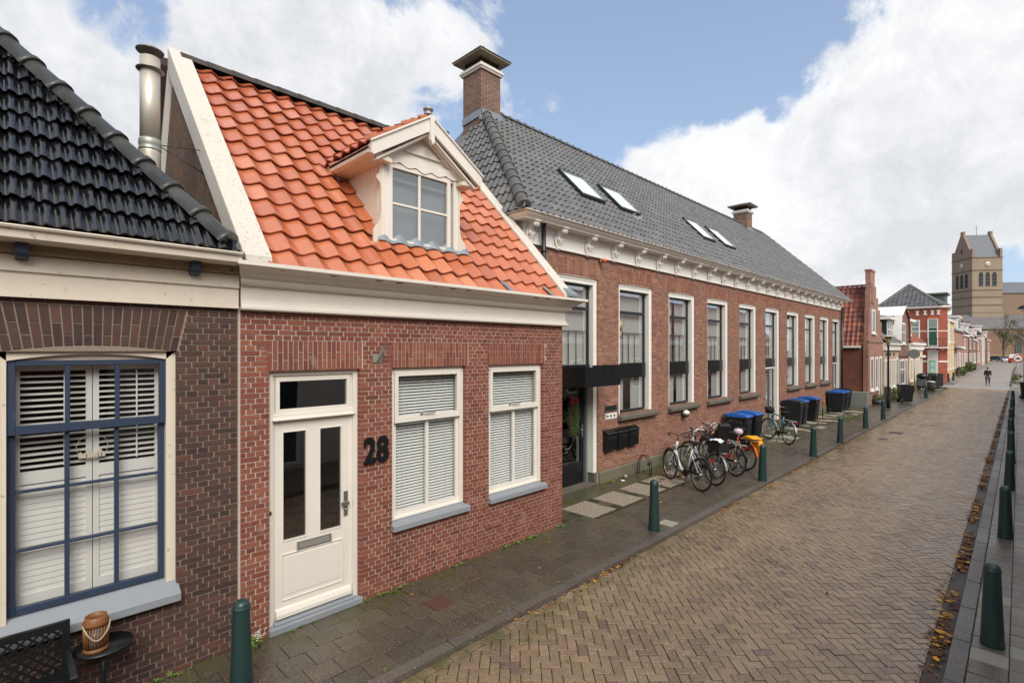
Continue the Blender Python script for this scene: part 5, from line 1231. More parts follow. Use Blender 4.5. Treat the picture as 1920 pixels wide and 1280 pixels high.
mb = MB(); mb.box(50.0, 53.2, 6.35, 8.4, 4.2, 5.42); mb.box(49.8, 53.5, 6.1, 8.5, 5.42, 5.62); dm = mb.build('dormer', M_white, h); fwin(dm, 50.2, 51.5, 4.3, 5.36, 6.35, .1, sill=False); fwin(dm, 51.7, 53.0, 4.3, 5.36, 6.35, .1, sill=False)
# --- red corner building
h = thing('corner_building', 'red two storey corner building with white blocks under the eaves and a balcony', 'building', (66, 6, 0), GH)
fp = [(64, 10.3), (64, 5.55), (64.5, 4.97), (70.4, 5.45), (70.4, 10.3)]
mb = MB(); mb.prism(fp, 'z', -.1, 7.3); mb.build('wall', bm_red, h)
def off(fp, o): return [(fp[0][0]-o, fp[0][1]+o), (fp[1][0]-o, fp[1][1]-o*.4), (fp[2][0]-o*.4, fp[2][1]-o), (fp[3][0]+o, fp[3][1]-o), (fp[4][0]+o, fp[4][1]+o)]
mb = MB(); mb.prism(off(fp, .03), 'z', 1.98, 2.12); mb.prism(off(fp, .02), 'z', 4.95, 5.03); mb.build('stone_band', M_cream, h)
mb = MB(); mb.prism(off(fp, .28), 'z', 7.28, 7.42); mb.prism(off(fp, .12), 'z', 7.2, 7.28); mb.build('eaves', M_white, h)
mb = MB()
for y in (9.6, 8.8, 8.0, 7.2, 6.6, 6.05, 5.6): mb.box(63.94, 64, y-.09, y+.09, 6.55, 7.0); mb.box(63.93, 64, y-.15, y+.15, 6.92, 7.0); mb.box(63.93, 64, y-.15, y+.15, 6.55, 6.62)
mb.build('stone_blocks', M_cream, h)
mb = MB(); A = off(fp, .3); top = [(67.2, 11.0), (67.2, 8.2)]; zt_ = 9.9
P = [(x, y, 7.42) for x, y in A]; a, b = (67.2, 8.25, zt_), (67.2, 8.2, zt_)
M_slateg = M('grey_flat_tile', '#55544f', .6, noise=(1.5, .2), bump=(8, .5))
tl = Vector((1, 0, (zt_-7.42)/3.5)).normalized()
tile_roof(mb, (63.7, 10.6, 7.44), (0, -1, 0), tl, 5.6, math.hypot(3.5, 2.48), .36, .36, pantile(.05), lift=.05, seg=4, seed=97)
rf = mb.build('roof', M_tile_grey, h); clip_mesh(rf, [((63.7, 5.2, 7.4), Vector((3.0, -3.5, 0))), ((63.7, 10.6, 7.4), Vector((2.4, 3.5, 0)))])
mb = MB(); mb.poly([P[0], P[1], b, a]); mb.poly([P[1], P[2], b]); mb.poly([P[2], P[3], b]); mb.poly([P[3], P[4], a, b]); mb.poly([P[4], P[0], a]); mb.build('roof_deck', M_slateg, rf)
mb = MB(); ridge_tiles(mb, (63.7, 5.3, 7.46), b, .14, .4, collar=False); ridge_tiles(mb, (63.7, 10.5, 7.46), a, .14, .4, collar=False); mb.build('ridge', M_ridge_grey, rf)
mb = MB(); mb.box(66.3, 68.8, 5.3, 7.3, 7.6, 8.7); mb.box(66.1, 69, 5.1, 7.5, 8.7, 8.85); mb.build('dormer', M('green_dormer', '#4d5c50', .6), rf)
M_green = M('dark_green_paint', '#2f5340', .5); M_pgreen = M('pale_green_door', '#8fb5a0', .5)
w_ = swin(h, 5.62, 6.42, 3.5, 6.2, 64, .09, gl=M_green, crossz=5.35, name='balcony_door'); mb = MB(); mb.box(63.955, 63.99, 5.74, 6.30, 5.42, 6.08); mb.build('top_light', M_farglp, w_)
mb = MB(); mb.prism([(5.58, 6.2), (6.46, 6.2), (6.46, 6.27), (6.25, 6.42), (5.79, 6.42), (5.58, 6.27)], 'x', 63.93, 64); mb.build('arch_brick', M('orange_arch', '#c0673a', .8), h)
swin(h, 7.0, 8.0, 4.3, 6.1, 64, .1, gl=M_farglp, crossz=5.4)
mb = MB(); mb.box(63.93, 64, 5.62, 6.42, .0, 3.0); mb.prism([(5.5, 3.0), (6.54, 3.0), (6.42, 3.12), (6.2, 3.2), (5.84, 3.2), (5.62, 3.12)], 'x', 63.85, 64); sur = mb.build('door_surround', M_cream, h)
mb = MB(); mb.box(63.90, 63.94, 5.80, 6.28, .05, 2.15); mb.m = 1
for z in (.3, .95, 1.55): mb.box(63.885, 63.90, 5.88, 6.20, z, z+.42)
mb.build('door', [M_pgreen, M('mint_panel', '#b4d2c2', .5)], h)
mb = MB(); mb.box(63.1, 64, 4.9, 6.55, 3.32, 3.44); mb.box(64, 64.8, 4.6, 4.95, 3.32, 3.44); bal = mb.build('balcony', M_white, h)
mb = MB()
for i in range(17): y = 4.92+i*.1; mb.tube([(63.14, y, 3.44), (63.14, y, 4.25)], .013, 4)
for z in (3.5, 4.26): mb.tube([(63.14, 4.9, z), (63.14, 6.54, z)], .02, 5)
mb.tube([(63.14, 4.92, 4.26), (64, 4.92, 4.26)], .02, 5); mb.tube([(63.14, 6.54, 4.26), (64, 6.54, 4.26)], .02, 5); mb.build('railing', M_black, bal)
for sgn in (0,):
    mb = MB(); mb.prism([(64.75, 3.6), (65.7, 3.6), (65.7, 6.2), (64.75, 6.2)], 'y', 4.90, 4.95); w2 = mb.build('side_window', M_white, h)
# --- yellow rendered house
h = thing('ochre_house', 'tall ochre yellow rendered house beside the red corner building', 'house', (75, 5.6, 0), GH)
wallbox('wall', M('ochre_render', '#c2a56f', .85, noise=(.8, .1)), h, 70.6, 80.5, 5.6, 13, -.1, 6.3); mb = MB(); mb.box(70.5, 80.6, 5.4, 13, 6.3, 6.52); mb.build('eaves', M_cream, h)
for x in (72, 75.2, 78.4):
    fwin(h, x, x+1.1, 1.0, 3.0, 5.6, .12, gl=M_farglp); fwin(h, x, x+1.1, 4.0, 5.8, 5.6, .12)
mb = MB(); mb.prism([(5.5, 6.52), (9.3, 8.2), (13, 6.52)], 'x', 70.6, 80.5); mb.build('roof', M_slateg, h)
# --- house with dark roof
h = thing('dark_roof_house', 'brown brick house with dark tiled roof and white framed dormer down the street', 'house', (90, 6, 0), GH)
wallbox('wall', bm_brown, h, 82.5, 101, 6.0, 12, -.1, 5.6); mb = MB(); mb.box(82.3, 101.2, 5.8, 6.2, 3.35, 3.58); mb.build('gutter', M_white, h)
mb = MB(); mb.prism([(5.8, 5.6), (9, 8.5), (12.2, 5.6)], 'x', 82.4, 101.1); mb.build('roof', M('dark_pantile_far', '#4a4c52', .5, noise=(2, .2), bump=(5, .6)), h)
mb = MB(); mb.prism([(5.9, 3.58), (5.2, 3.30), (6.0, 3.30), (6.0, 3.9)], 'x', 82.6, 90); mb.build('lean_to_roof', M_slateg, h)
mb = MB(); mb.box(94.5, 99.5, 6.2, 9, 5.9, 7.7); mb.box(94.2, 99.8, 6.0, 9.2, 7.7, 7.9); dm = mb.build('dormer', M_white, h); fwin(dm, 94.8, 99.2, 6.0, 7.6, 6.2, .15, bars=(.5,), sill=False)
mb = MB(); mb.box(86.8, 87.5, 8.6, 9.4, 7.9, 9.2); mb.build('chimney', bm_brown, h)
for x in (83.6, 87.2, 90.2, 95, 98.3): fwin(h, x, x+1.1, .8, 2.7, 6.0, .16)
fwin(h, 93, 94.1, .05, 2.8, 6.0, .16, name='door', sill=False); wallbox('corner_post', M_white, h, 82.4, 82.9, 5.9, 6.1, -.1, 3.3)
# --- small far row
rowspec = [(101.3, 111, 6.0, 5.2, 8.6, bm_brown, M_tile_old, 'brown terraced house with weathered red roof past the dark roofed house'),
 (111.2, 121, 5.9, 5.4, 9.2, bm_plum, M_tile_grey, 'taller plum brick terraced house with white edged gable in the far row'),
 (121.2, 131, 5.9, 4.8, 8.8, bm_plum, M_tile_grey, 'plum brick terraced house with grey roof in the far row'),
 (131.2, 143, 5.8, 5.2, 9.6, bm_brown, M_tile_old, 'brown brick terraced house with red roof in the far row'),
 (143.2, 156, 5.6, 6.2, 10.2, M('pale_render', '#b8b4aa', .8, noise=(.6, .15)), M_tile_grey, 'pale rendered terraced house in the far row'),
 (156.2, 170, 5.2, 5.2, 9.4, bm_brown, M_tile_old, 'last brown terraced house before the church')]
for x0, x1, y, ze, zr, wm, rm, lab in rowspec:
    h = thing('terraced_house', lab, 'house', ((x0+x1)/2, y, 0), GH); wallbox('wall', wm, h, x0, x1-.1, y, y+8, -.1, ze)
    mb = MB(); mb.box(x0, x1-.1, y-.2, y+.1, ze, ze+.22); mb.build('gutter', M_white, h)
    mb = MB(); mb.prism([(y-.1, ze+.22), (y+4, zr), (y+8, ze+.22)], 'x', x0, x1-.1); mb.build('roof', rm, h)
    for k in range(3): xx = x0+1+k*(x1-x0-2)/3; fwin(h, xx, xx+1.1, .8, 2.6, y, .16)
    if ze > 4.5: fwin(h, x0+2, x0+3.6, 3.3, ze-.3, y, .2)
    mb = MB(); mb.box(x0+3, x0+5.2, y+.3, y+3, ze+.4, ze+1.9); mb.box(x0+2.8, x0+5.4, y+.1, y+3.2, ze+1.9, ze+2.1); dm = mb.build('dormer', M_white, h); fwin(dm, x0+3.1, x0+5.1, ze+.5, ze+1.8, y+.3, .18, sill=False)
    mb = MB(); mb.box(x1-1.2, x1-.6, y+3.6, y+4.3, zr-.4, zr+.9); mb.build('chimney', bm_brown, h)
# --- church
CN = Vector((225, 11.15, 0)); e1 = Vector((.621, -.784, 0)); e2 = Vector((.784, .621, 0))
def TC(q): return tuple(CN+e1*q[0]+e2*q[1]+Vector((0, 0, q[2])))
h = thing('church', 'yellow brick church with saddleback tower and grey slate roofs at the street end', 'church', tuple(CN), GH)
M_tower = M('tower_brick', '#92826f', .9, noise=(.35, .22), streak=((.05, .05, 1.4), .16), spots=(.5, .62, '#9a7560', .5)); M_tower_l = M('tower_band', '#6e5f4c', .9)
M_slate = M('church_slate', '#62666d', .6, noise=(.6, .08), streak=((.3, .3, 2.), .08))
W_ = 9.0; mb = MB(); mb.box(0, W_, 0, W_, -1, 33.2, T=TC)
for zz in (8., 15.): mb.box(-.25, W_+.25, -.25, W_+.25, 0, zz, T=TC)
tw_ = mb.build('tower', M_tower, h)
mb = MB()
for zz in (15., 17.6, 20.2, 22.5, 29.0, 33.1): mb.box(-.15, W_+.15, -.15, W_+.15, zz, zz+.22, T=TC)
mb.build('string_course', M_tower_l, tw_)
def gable(p0, p1):
    mb = MB(); mb.prism([(0, 33.2), (0, 36.2), (.9, 36.2), (.9, 35.4), (3.9, 41.4), (3.9, 42.6), (5.1, 42.6), (5.1, 41.4), (8.1, 35.4), (8.1, 36.2), (9, 36.2), (9, 33.2)], 'x', p0, p1, T=TC); mb.build('gable', M('gable_brick', '#8f7a6a', .9, noise=(.5, .2)), tw_)
gable(0, .7); gable(W_-.7, W_)
mb = MB(); mb.prism([(.35, 33.3), (4.5, 41.5), (8.65, 33.3)], 'x', .7, W_-.7, T=TC); mb.build('tower_roof', M_slate, tw_)
def arch_open(face, c, z0, z1, w, dark=True):
    pts = [(c-w/2, z0), (c+w/2, z0), (c+w/2, z1-w*.6), (c+w*.3, z1-w*.18), (c, z1), (c-w*.3, z1-w*.18), (c-w/2, z1-w*.6)]
    mb = MB(); mb.m = 0
    if face == 'r': mb.prism(pts, 'y', -.10, .02, T=TC)
    else: mb.prism(pts, 'x', -.10, .02, T=TC)
    mb.m = 1
    for k in range(3):
        zz = z0+.3+k*(z1-z0)*.25
        if face == 'r': mb.box(c-w/2+.05, c+w/2-.05, -.2, -.10, zz, zz+.16, T=TC)
        else: mb.box(-.2, -.10, c-w/2+.05, c+w/2-.05, zz, zz+.16, T=TC)
    mb.build('bell_opening', [M('bell_dark', '#2c3136', .8), M('louvre', '#5a6670', .6)], tw_)
for c in (2.6, 4.6, 6.6): arch_open('r', c, 23.9, 28.5, 1.25)
for c in (2.5, 4.5, 6.5): arch_open('l', c, 23.6, 28.3, 1.1)
M_clock = M('clock_face', '#c9c2b4', .6); M_hand = M('clock_hand', '#2b2b30', .5)
for face in 'rl':
    mb = MB(); TT = (lambda q: TC((4.6+q[0], -.06+q[2]*-1, 31.0+q[1]))) if face == 'r' else (lambda q: TC((-.06-q[2], 4.5+q[0], 31.0+q[1])))
    mb.lathe([(.85, 0), (.85, .06), (0, .06)], 20, T=TT); mb.m = 1
    for ang, l in ((1.1, .75), (-1.3, .5)): 
        dx, dz = math.sin(ang), math.cos(ang); mb.prism([(-dz*.07, dx*.07), (dz*.07, -dx*.07), (dx*l+dz*.04, dz*l-dx*.04), (dx*l-dz*.04, dz*l+dx*.04)], 'z', .07, .10, T=TT)
    mb.build('clock', [M_clock, M_hand], tw_)
mb = MB(); mb.box(-.05, 0, 4.2, 4.9, 35.2, 36.6, T=TC); mb.build('gable_slit', M('bell_dark', '#2c3136'), tw_)
mb = MB(); mb.tube([TC((4.5, 4.5, 41.4)), TC((4.5, 4.5, 44.6))], .06, 5); mb.tube([TC((4.0, 4.5, 43.8)), TC((5.0, 4.5, 43.8))], .05, 5); mb.build('cross', M_black, tw_)
mb = MB(); mb.box(W_, 48, 1.2, 9, 0, 21.6, T=TC); nv = mb.build('nave', M('nave_brick', '#85705f', .9, noise=(.3, .25)), h)
mb = MB(); mb.prism([(.8, 21.6), (5.1, 25.6), (9.4, 21.6)], 'x', W_, 48, T=TC); mb.build('nave_roof', M_slate, nv)
mb = MB(); mb.box(-8, 48, -7, 1.2, 0, 9.7, T=TC); ai = mb.build('aisle', M('aisle_brick', '#7f6553', .9, noise=(.3, .28), streak=((.05, .05, .6), .2)), h)
mb = MB(); mb.prism([(-7.4, 9.6), (1.2, 14.6), (1.2, 9.6)], 'x', -8.2, 48, T=TC); mb.build('aisle_roof', M('old_slate', '#676365', .75, noise=(.5, .2), grime=(.3, .6, '#5a5347', 2)), ai)
for c in (8.3, 14.5, 21): 
    mb = MB(); pts = [(c-.9, 2.2), (c+.9, 2.2), (c+.9, 6.6), (c+.5, 7.6), (c, 8.1), (c-.5, 7.6), (c-.9, 6.6)]; mb.prism(pts, 'y', -7.06, -6.98, T=TC); mb.build('church_window', M_fargl, ai)
mb = MB(); mb.box(-1.3, 48, -7.2, -7, 1.2, 1.5, T=TC); mb.box(-1.3, 48, -7.15, -7, 0, 1.2, T=TC); mb.build('aisle_band', M('yellow_band', '#9c8260', .9), ai)
# --- opposite side of the street (behind and beside the camera; seen in window reflections)
opp = [(-8, 1.5, bm_plum, 'plum brick house facing number 28 across the street'), (1.7, 9.5, M_cream, 'cream painted house across the street facing the school entrance'), (9.7, 20, bm_brown, 'brown brick house across the street facing the bicycles'), (20.2, 33, bm_yellow, 'yellow brick house across the street facing the far school doors'), (33.2, 52, bm_red, 'red brick house across the street near the crossing')]
for x0, x1, wm, lab in opp:
    h = thing('facing_house', lab, 'house', ((x0+x1)/2, -1.8, 0), 'houses across the street'); wallbox('wall', wm, h, x0, x1, -8, -1.8, -.1, 3.5)
    mb = MB(); mb.box(x0, x1, -1.8, -1.55, 3.5, 3.8); mb.build('frieze', M_white, h); mb = MB(); mb.prism([(-1.6, 3.8), (-4.8, 6.9), (-8, 3.8)], 'x', x0, x1); mb.build('roof', M_tile_old, h)
    n = int((x1-x0)/2.6)
    for k in range(n):
        xx = x0+.7+k*(x1-x0-.8)/n; dr = (k == 1); mb = MB(); z0 = .1 if dr else .9; frame(mb, xx, xx+1.1, z0, 2.7, -1.82, -1.76, .1)
        w_ = mb.build('door' if dr else 'window', M_white, h); mb = MB(); mb.poly([(xx+.1, -1.79, z0+.1), (xx+1., -1.79, z0+.1), (xx+1., -1.79, 2.6), (xx+.1, -1.79, 2.6)]); mb.build('pane', M_fargl, w_)
# ================================================================== BOLLARDS
M_boll = M('bottle_green_paint', '#1f3a38', .42, noise=(7, .18), bump=(30, .12), coat=.2, local=True, spots=[(26, .70, '#4f6055', .5), (7, .68, '#18292a', .6)])
def bollard():
    t = thing('bollard', 'x', 'bollard', (0, 0, 0), 'green street bollards', local=True)
    mb = MB(); mb.lathe([(.105, -.02), (.105, .0), (.098, .10), (.086, .40), (.072, .79), (.072, .80)], 28); mb.build('post', M_boll, t)
    mb = MB(); mb.lathe([(.070, .795), (.078, .80), (.079, .815), (.072, .825), (.070, .84), (.062, .862), (.045, .878), (.022, .887), (0, .89)], 28); mb.build('cap', M_boll, t)
    return t
BL = bollard(); bl = [
 (1.60, 5.12, 'green bollard before the brown brick wall, cut by the bottom of the photo'), (8.24, 4.62, 'green bollard on the left kerb opposite the pebble slabs'),
 (13.19, 4.47, 'green bollard on the left kerb just past the parked row of bicycles'), (17.27, 4.41, 'green bollard on the left kerb in front of the teal bicycle'),
 (20.5, 4.41, 'second green left bollard past the teal bicycle'), (24.93, 4.47, 'green left kerb bollard across from the middle group of blue lidded bins'), (28.7, 4.47, 'last green left kerb bollard before the lamp post'), (43.3, 4.42, 'small green bollard past the black bin near the crossing'),
 (65.9, 5.0, 'distant bollard beside the red corner building'), (69.6, 4.9, 'most distant left bollard by the ochre house'),
 (7.61, .215, 'nearest and largest green bollard on the right pavement'), (12.08, .18, 'second green bollard along the right kerb'), (16.3, .18, 'third green bollard along the right kerb'),
 (20.2, .19, 'fourth green bollard along the right kerb'), (24.0, .22, 'fifth green bollard along the right kerb'), (28.2, .25, 'sixth green bollard along the right kerb'), (34.2, .28, 'seventh green bollard along the right kerb'), (40.6, .3, 'farthest green bollard of the right kerb row, beside the black bin')]
for i, (x, y, lab) in enumerate(bl):
    o = BL if i == 0 else copy_tree(BL); o.location = (x, y, 0); o['label'] = lab; o.rotation_euler = (rad(R.uniform(-.6, .6)), rad(R.uniform(-.8, .8)), R.uniform(0, 6))
# ================================================================== WHEELED BINS
M_bin = M('dark_bin_plastic', '#17191d', .42, noise=(5, .15), bump=(60, .1), local=True); M_lidb = M('blue_bin_lid', '#1f5fb0', .38, noise=(4, .08), local=True); M_lidk = M('black_bin_lid', '#1b1c22', .35, noise=(4, .1), local=True)
def wbin(lid, name='wheeled_bin'):
    t = thing(name, 'x', 'bin', (0, 0, 0), 'wheeled bins', local=True)     # local: front faces -y
    mb = MB(); b = [(-.235, -.27), (.235, -.27), (.235, .27), (-.235, .27)]; tp = [(-.285, -.35), (.285, -.35), (.285, .34), (-.285, .34)]
    k = len(mb.v)
    for (x, y), z in [(p, .045) for p in b]+[(p, .955) for p in tp]: mb.v.append((x, y, z))
    for q in ((3, 2, 1, 0), (0, 1, 5, 4), (1, 2, 6, 5), (2, 3, 7, 6), (3, 0, 4, 7)): mb.face([k+i for i in q])
    frame_z = .93
    mb.box(-.305, .305, -.37, .36, .935, .975)
    for sg in (-1, 1): mb.prism([(sg*.24, .10), (sg*.262, .10), (sg*.30, .93), (sg*.28, .93)], 'y', -.20, .18)
    mb.prism([(-.275, .12), (-.29, .14), (-.36, .80), (-.33, .80)], 'x', -.17, .17)
    mb.build('body', M_bin, t, bevel=.012)
    mb = MB(); mb.prism([(-.385, .975), (-.385, 1.0), (-.33, 1.03), (-.05, 1.06), (.28, 1.075), (.345, 1.06), (.36, 1.0), (.36, .977)], 'x', -.30, .30); mb.prism([(-.30, 1.036), (-.05, 1.068), (.2, 1.08), (.2, 1.09), (-.05, 1.082), (-.30, 1.05)], 'x', -.2, .2)
    mb.build('lid', lid, t, bevel=.018)
    mb = MB(); mb.tube([(-.25, .345, 1.0), (-.25, .415, 1.02), (.25, .415, 1.02), (.25, .345, 1.0)], .016, 8); mb.build('handle', M_bin, t)
    for sg in (-1, 1):
        mb = MB(); mb.lathe([(.0, -.025), (.09, -.025), (.1, -.015), (.1, .015), (.09, .025), (0, .025)], 18, T=lambda q, sg=sg: (sg*.265+q[2], .27+q[0], .10+q[1])); mb.build('wheel', M_black, t)
    return t
B1 = wbin(M_lidb); B2 = wbin(M_lidk)
bins = [(17.42, 6.66, 'b', 2, 'blue lidded black bin nearest the bicycles, partly hidden by them'), (18.3, 6.64, 'b', -3, 'blue lidded black bin beside the teal bicycle front wheel'),
 (23.5, 6.76, 'k', 3, 'black lidded bin, nearest of the group of three past the teal bicycle'), (24.25, 6.78, 'b', 0, 'blue lidded bin in the middle of the group of three past the teal bicycle'), (25.82, 6.74, 'b', -2, 'blue lidded bin standing apart, farthest of the group past the teal bicycle'),
 (30.5, 6.72, 'b', 2, 'blue lidded bin, nearer of the pair at the far end of the school wall'), (31.3, 6.72, 'b', -2, 'blue lidded bin, farther of the pair at the far end of the school wall'),
 (38.9, 4.95, 'k', 28, 'all black bin standing alone on the pavement by the brown gabled house'), (47.3, -.33, 'k', 5, 'all black bin at the right edge of the photo near the crossing'), (32.6, 6.85, 'k', 0, 'low dark bin at the last school door, behind the far pair')]
seen = {'b': 0, 'k': 0}
for x, y, c, a, lab in bins:
    src = B1 if c == 'b' else B2; o = src if not seen[c] else copy_tree(src); seen[c] = 1
    o.location = (x, y, 0); o.rotation_euler = (0, 0, rad(a)); o['label'] = lab
# ================================================================== BICYCLES
M_tyre = M('tyre_rubber', '#15161a', .75, local=True); M_rim = M('rim_metal', '#b9bab8', .28, metal=.9); M_blkp = M('bike_black', '#15171a', .35)
def arc(cx, cz, r, a0, a1, n, y=0): return [(cx+r*math.cos(rad(a0+(a1-a0)*i/n)), y, cz+r*math.sin(rad(a0+(a1-a0)*i/n))) for i in range(n+1)]
def bicycle(label, col, style, bar='black', guard=None, rack=True, extras=(), steer=0., lean=0.):
    t = thing('bicycle', label, 'bicycle', (0, 0, 0), 'bicycles parked along the school wall', local=True)
    Mf = M('bike_'+col[1:], col, .3, coat=.4); Mg = M('guard_'+(guard or '#17191b')[1:], guard or '#17191b', .35, metal=.0 if (guard or '#1') [1] in '1e' else .5)
    RH, FH, BB, HT, HB, ST = (-.54, 0, .35), (.57, 0, .35), (-.06, 0, .29), (.33, 0, .93), (.385, 0, .70), (-.21, 0, .84)
    mb = MB()
    if style == 'step':
        mb.tube([HB, (.30, 0, .52), (.18, 0, .36), (.06, 0, .295), BB], .031, 10); 
    elif style == 'double':
        mb.tube([HB, (.22, 0, .50), (.05, 0, .36), BB], .02, 8); mb.tube([HT, (.18, 0, .66), (-.02, 0, .50), (-.13, 0, .50)], .018, 8)
    else:
        mb.tube([HB, BB], .022, 8); mb.tube([(.335, 0, .88), (-.20, 0, .82)], .02, 8)
    mb.tube([BB, ST], .02, 8); mb.tube([HT, HB], .025, 10)
    for sy in (-.055, .055):
        mb.tube([BB, (RH[0], sy, RH[2])], .012, 6); mb.tube([(-.18, 0, .72), (RH[0], sy, RH[2])], .010, 6)
    mb.build('frame', Mf, t)
    def wheel(hub, ang=0):
        def TW(q): x, y, z = q; return (hub[0]+x*math.cos(ang)-y*math.sin(ang), hub[1]+x*math.sin(ang)+y*math.cos(ang), hub[2]+z)
        mb = MB(); mb.tube([TW(p) for p in arc(0, 0, .333, 0, 360*35/36, 35)], .021, 8, closed=True); w_ = mb.build('wheel', M_tyre, t)
        mb = MB(); mb.tube([TW(p) for p in arc(0, 0, .31, 0, 360*35/36, 35)], .011, 6, closed=True); mb.tube([TW((0, -.06, 0)), TW((0, .06, 0))], .03, 8); 
        for k in range(24):
            a_ = k*15; b_ = a_+(50 if k % 2 else -50); s_ = .03 if (k//2) % 2 else -.03
            mb.tube([TW((.025*math.cos(rad(b_)), s_, .025*math.sin(rad(b_)))), TW((.305*math.cos(rad(a_)), 0, .305*math.sin(rad(a_))))], .0022, 3, caps=False)
        mb.build('rim', M_rim, w_)
    wheel(RH); wheel(FH, steer)
    for hub, a0, a1, an in ((RH, 5, 172, 0), (FH, 28, 165, steer)):
        mb = MB(); A = arc(0, 0, .372, a0, a1, 18)
        for i in range(18):
            for sa, sb in ((-.027, .0), (0., .027)):
                def TG(p, y, lift): return (hub[0]+p[0]*math.cos(an)-y*math.sin(an), p[0]*math.sin(an)+y*math.cos(an), hub[2]+p[2]*(1+lift))
                l0, l1 = (-.02, .0) if sa < 0 else (0., -.02)
                mb.smooth = True; mb.poly([TG(A[i], sa, l0), TG(A[i+1], sa, l0), TG(A[i+1], sb, l1), TG(A[i], sb, l1)])
        mb.smooth = False
        for sy in (-.04, .04): mb.tube([(hub[0], sy, hub[2]), (hub[0]+.37*math.cos(rad(a0+18)), sy*.7, hub[2]+.37*math.sin(rad(a0+18)))], .003, 4)
        mb.build('mudguard', Mg, t)
    mb = MB()
    for sy in (-.05, .05): mb.tube([(HB[0]+.005, sy*.6, HB[2]+.0), (.43, sy, .58), (FH[0]-.03+.0, sy, .42), (FH[0], sy, FH[2])], .012, 6)
    mb.tube([(HB[0]+.005, -.035, HB[2]), (HB[0]+.005, .035, HB[2])], .014, 6); mb.build('fork', Mf, t)
    Mb_ = M_rim if bar == 'silver' else M('bar_white', '#d8d8d6', .3) if bar == 'white' else M_blkp
    mb = MB(); tx, tz = .305, 1.06; mb.tube([HT, (tx, 0, tz)], .013, 8)
    cs, sn = math.cos(steer), math.sin(steer)
    def TB(x, y, z): return (tx+x*cs-y*sn, x*sn+y*cs, z)
    for sg in (-1, 1): mb.tube([TB(0, 0, tz), TB(.04, sg*.08, tz+.03), TB(.03, sg*.2, tz+.075), TB(-.06, sg*.29, tz+.07), TB(-.15, sg*.31, tz+.05)], .011, 7)
    hb = mb.build('handlebar', Mb_, t)
    mb = MB()
    for sg in (-1, 1): mb.tube([TB(-.09, sg*.3, tz+.062), TB(-.22, sg*.32, tz+.035)], .017, 8); mb.tube([TB(.03, sg*.2, tz+.06), TB(-.04, sg*.24, tz+.02), TB(-.13, sg*.27, tz+.01)], .005, 4)
    mb.build('grip', M_blkp, t)
    mb = MB(); pts = [(-.36, .10), (-.34, .105), (-.26, .085), (-.18, .035), (-.08, .022), (-.05, .0), (-.08, -.022), (-.18, -.035), (-.26, -.085), (-.34, -.105), (-.36, -.10)]
    mb.prism(pts, 'z', .975, 1.01); mb.prism([(p[0]*.94-.012, p[1]*.86) for p in pts], 'z', 1.01, 1.03); mb.tube([ST, (-.245, 0, .98)], .013, 6); mb.tube([(-.30, .05, .95), (-.30, -.05, .95)], .02, 6); mb.build('saddle', M_blkp, t, bevel=.008)
    if rack:
        mb = MB()
        for sy in (-.07, .07):
            mb.tube([(-.25, sy*.4, .76), (-.32, sy, .765), (-.84, sy, .765)], .006, 5); mb.tube([(-.60, sy, .765), (RH[0], sy*.8, RH[2])], .005, 5); mb.tube([(-.78, sy, .765), (RH[0], sy*.8, RH[2])], .005, 5)
        for x in (-.36, -.5, -.65, -.84): mb.tube([(x, -.07, .767), (x, .07, .767)], .006, 5)
        mb.tube([(-.36, 0, .77), (-.84, 0, .77)], .005, 5); mb.build('rear_rack', M_rim if bar != 'black' or guard else M_blkp, t)
        mb = MB(); mb.box(-.875, -.845, -.035, .035, .70, .75); mb.build('tail_light', M('tail_light_red', '#a3141c', .3), t)
    mb = MB(); mb.lathe([(.0, -.012), (.085, -.012), (.085, .012), (0, .012)], 20, T=lambda q: (BB[0]+q[0], .05+q[2], BB[2]+q[1]))
    mb.prism([(BB[0]+.09, BB[2]+.05), (BB[0]-.02, BB[2]+.08), (RH[0]+.02, RH[2]+.03), (RH[0]-.03, RH[2]), (RH[0]+.02, RH[2]-.015), (BB[0], BB[2]+.02)], 'y', .055, .07)
    mb.build('chain_guard', M_blkp, t)
    for sg, yy in ((1, .09), (-1, -.07)):
        mb = MB(); px, pz = BB[0]+sg*.12, BB[2]-sg*.11; mb.tube([(BB[0], yy, BB[2]), (px, yy, pz)], .009, 5); mb.box(px-.04, px+.04, yy if sg > 0 else yy-.09, yy+.09 if sg > 0 else yy, pz-.012, pz+.012); mb.build('pedal', M_blkp, t)
    mb = MB(); mb.tube([(-.10, .03, .27), (-.20, .20, .01)], .009, 5); mb.build('kickstand', M_blkp, t)
    mb = MB(); mb.lathe([(.03, -.03), (.045, .02), (.045, .03), (0, .035)], 12, T=lambda q: (.43+q[2], q[0], .80+q[1])); mb.build('headlight', M_rim, t)
